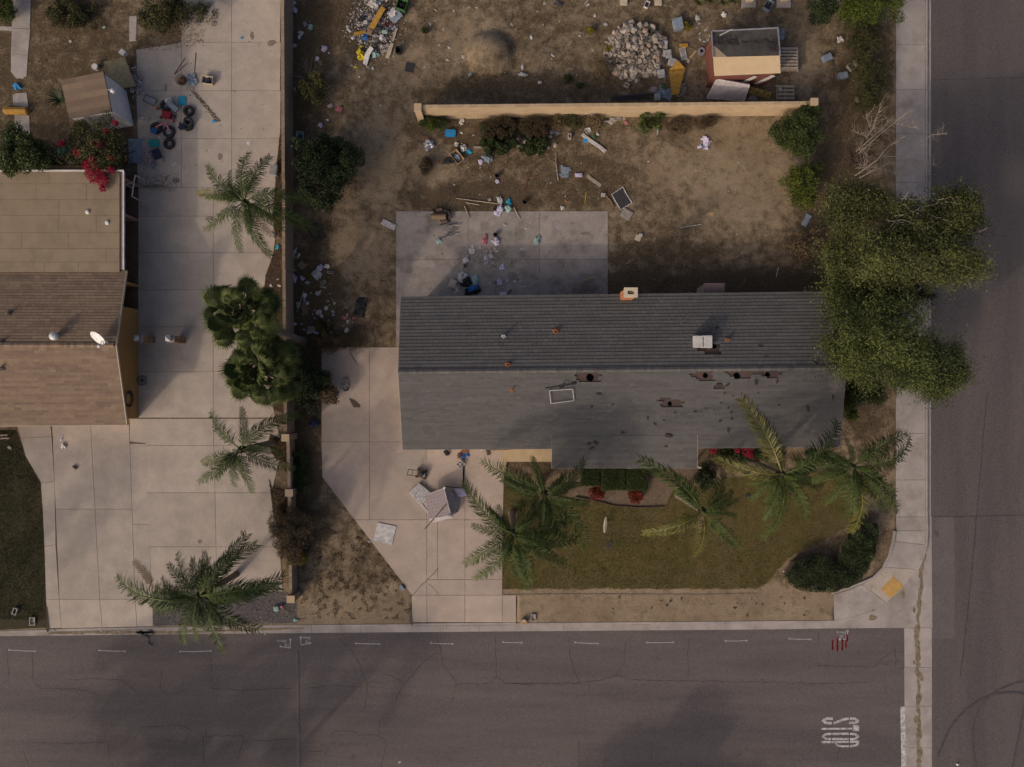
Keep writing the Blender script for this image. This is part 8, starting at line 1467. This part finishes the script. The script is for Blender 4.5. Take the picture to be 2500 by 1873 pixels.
MB().prism([P2(*q_) for q_ in [(853, 973), (866, 978), (879, 990), (879, 995), (864, 995), (858, 985)]], .034, .06).build('shard', cm('brown'), label='dark angular board shard on the main driveway', cat='shard'); rod('branch', 'thin curved twig on the main driveway', 'twig', [(853, 850), (857, 866), (865, 878), (871, 886)], .015, 'brown')
bag('rock', 'dark blue bag in the ditch beside the driveway', 'bag', 768, 1033, 26, 22, 'navy')

# ------------------------------------------------------------------ lawn, corner and kerb
t = thing('surfboard', 'cream surfboard standing upright on the front lawn', 'surfboard', P(1479, 1290)); bw, bl = [], []
for k in range(13): u = k / 12; bl.append((u - .5) * 1.0); bw.append(.155 * (math.sin(math.pi * (.06 + .88 * u))) ** .6)
sb0 = P(1478, 1281, .35); ax = Vector((-.12, -1, 0)).normalized(); sxx = Vector((ax.y, -ax.x, 0)); v = []
for u, w in zip(bl, bw): p = sb0 + ax * u + Vector((0, 0, .12 * u + .02)); v += [p + sxx * w * .8, p + sxx * w * .35 + Vector((0, 0, .035)), p - sxx * w * .35 + Vector((0, 0, .035)), p - sxx * w * .8, p - Vector((0, 0, .03))]
MB().add(v, [(i * 5 + j, i * 5 + (j + 1) % 5, i * 5 + 5 + (j + 1) % 5, i * 5 + 5 + j) for i in range(12) for j in range(5)] + [(4, 3, 2, 1, 0), (60, 61, 62, 63, 64)]).build('deck', cm('cream'), t); MB().tube([sb0 + ax * u + Vector((0, 0, .12 * u + .06)) for u in (-.42, 0, .42)], .008, 5).build('stringer', cm('wood'), t); MB().tube([sb0 + Vector((0, 0, 0)), (sb0.x, sb0.y, 0)], .03, 6).build('stake', cm('wood'), t)
for x, y, w, l, a, lab in ((1487, 1330, 9, 18, 35, 'dark shingle piece on the lawn below the surfboard'), (1827, 1211, 17, 6, 5, 'dark shingle piece on the lawn below the palm leaf')): rag('shingle_piece', lab, 'shingle', x, y, w, l, 'charcoal', a, .02, z=.05)
t = tub('valve_box', 'open valve box in the verge by the kerb', 'valve box', 1302, 1507, 12, 17, .10, 'stone', 0, 0, .05); t = thing('stone_drum', 'tan concrete stub in the verge beside the driveway apron', 'stub', P(1279, 1516)); MB().lathe(P(1279, 1516), [(.001, 0), (.2, 0), (.21, .22), (.19, .25), (.001, .25)], 16).build('drum', cm('tan'), t); MB().box(P(1279, 1513) + Vector((0, 0, .26)), (.2, .12, .03)).build('cap', cm('cream'), t)
bag('rock', 'white stone at the end of the kidney hedge', 'stone', 1917, 1396, 11, 6, 'white', 20); bag('paper_scrap', 'white triangular scrap on the road', 'litter', 975, 1863, 6, 5, 'white', 0, .03); bag('paper_scrap', 'white and red can on the side street', 'can', 2340, 1868, 8, 6, 'white', 0, .06)
scraps('tiny pale scrap along the verge below the lawn', 'scraps along the verge', 14, [(1280, 1445), (1850, 1445), (1850, 1465), (1280, 1465)], ['paper', 'white'], 2.5, 4.5, 51); scraps('brown leaf lying on the front verge', 'leaves on the verge', 24, [(1440, 1445), (2000, 1455), (1990, 1505), (1500, 1500)], ['brown', 'charcoal'], 4, 10, 52, 'fallen_leaf', 'leaf')
scraps('dead leaf on the left driveway slabs', 'dead leaves on the driveway', 50, [(345, 130), (560, 60), (680, 100), (660, 430), (345, 470)], ['brown', 'charcoal'], 2, 4.5, 53, 'fallen_leaf', 'leaf')
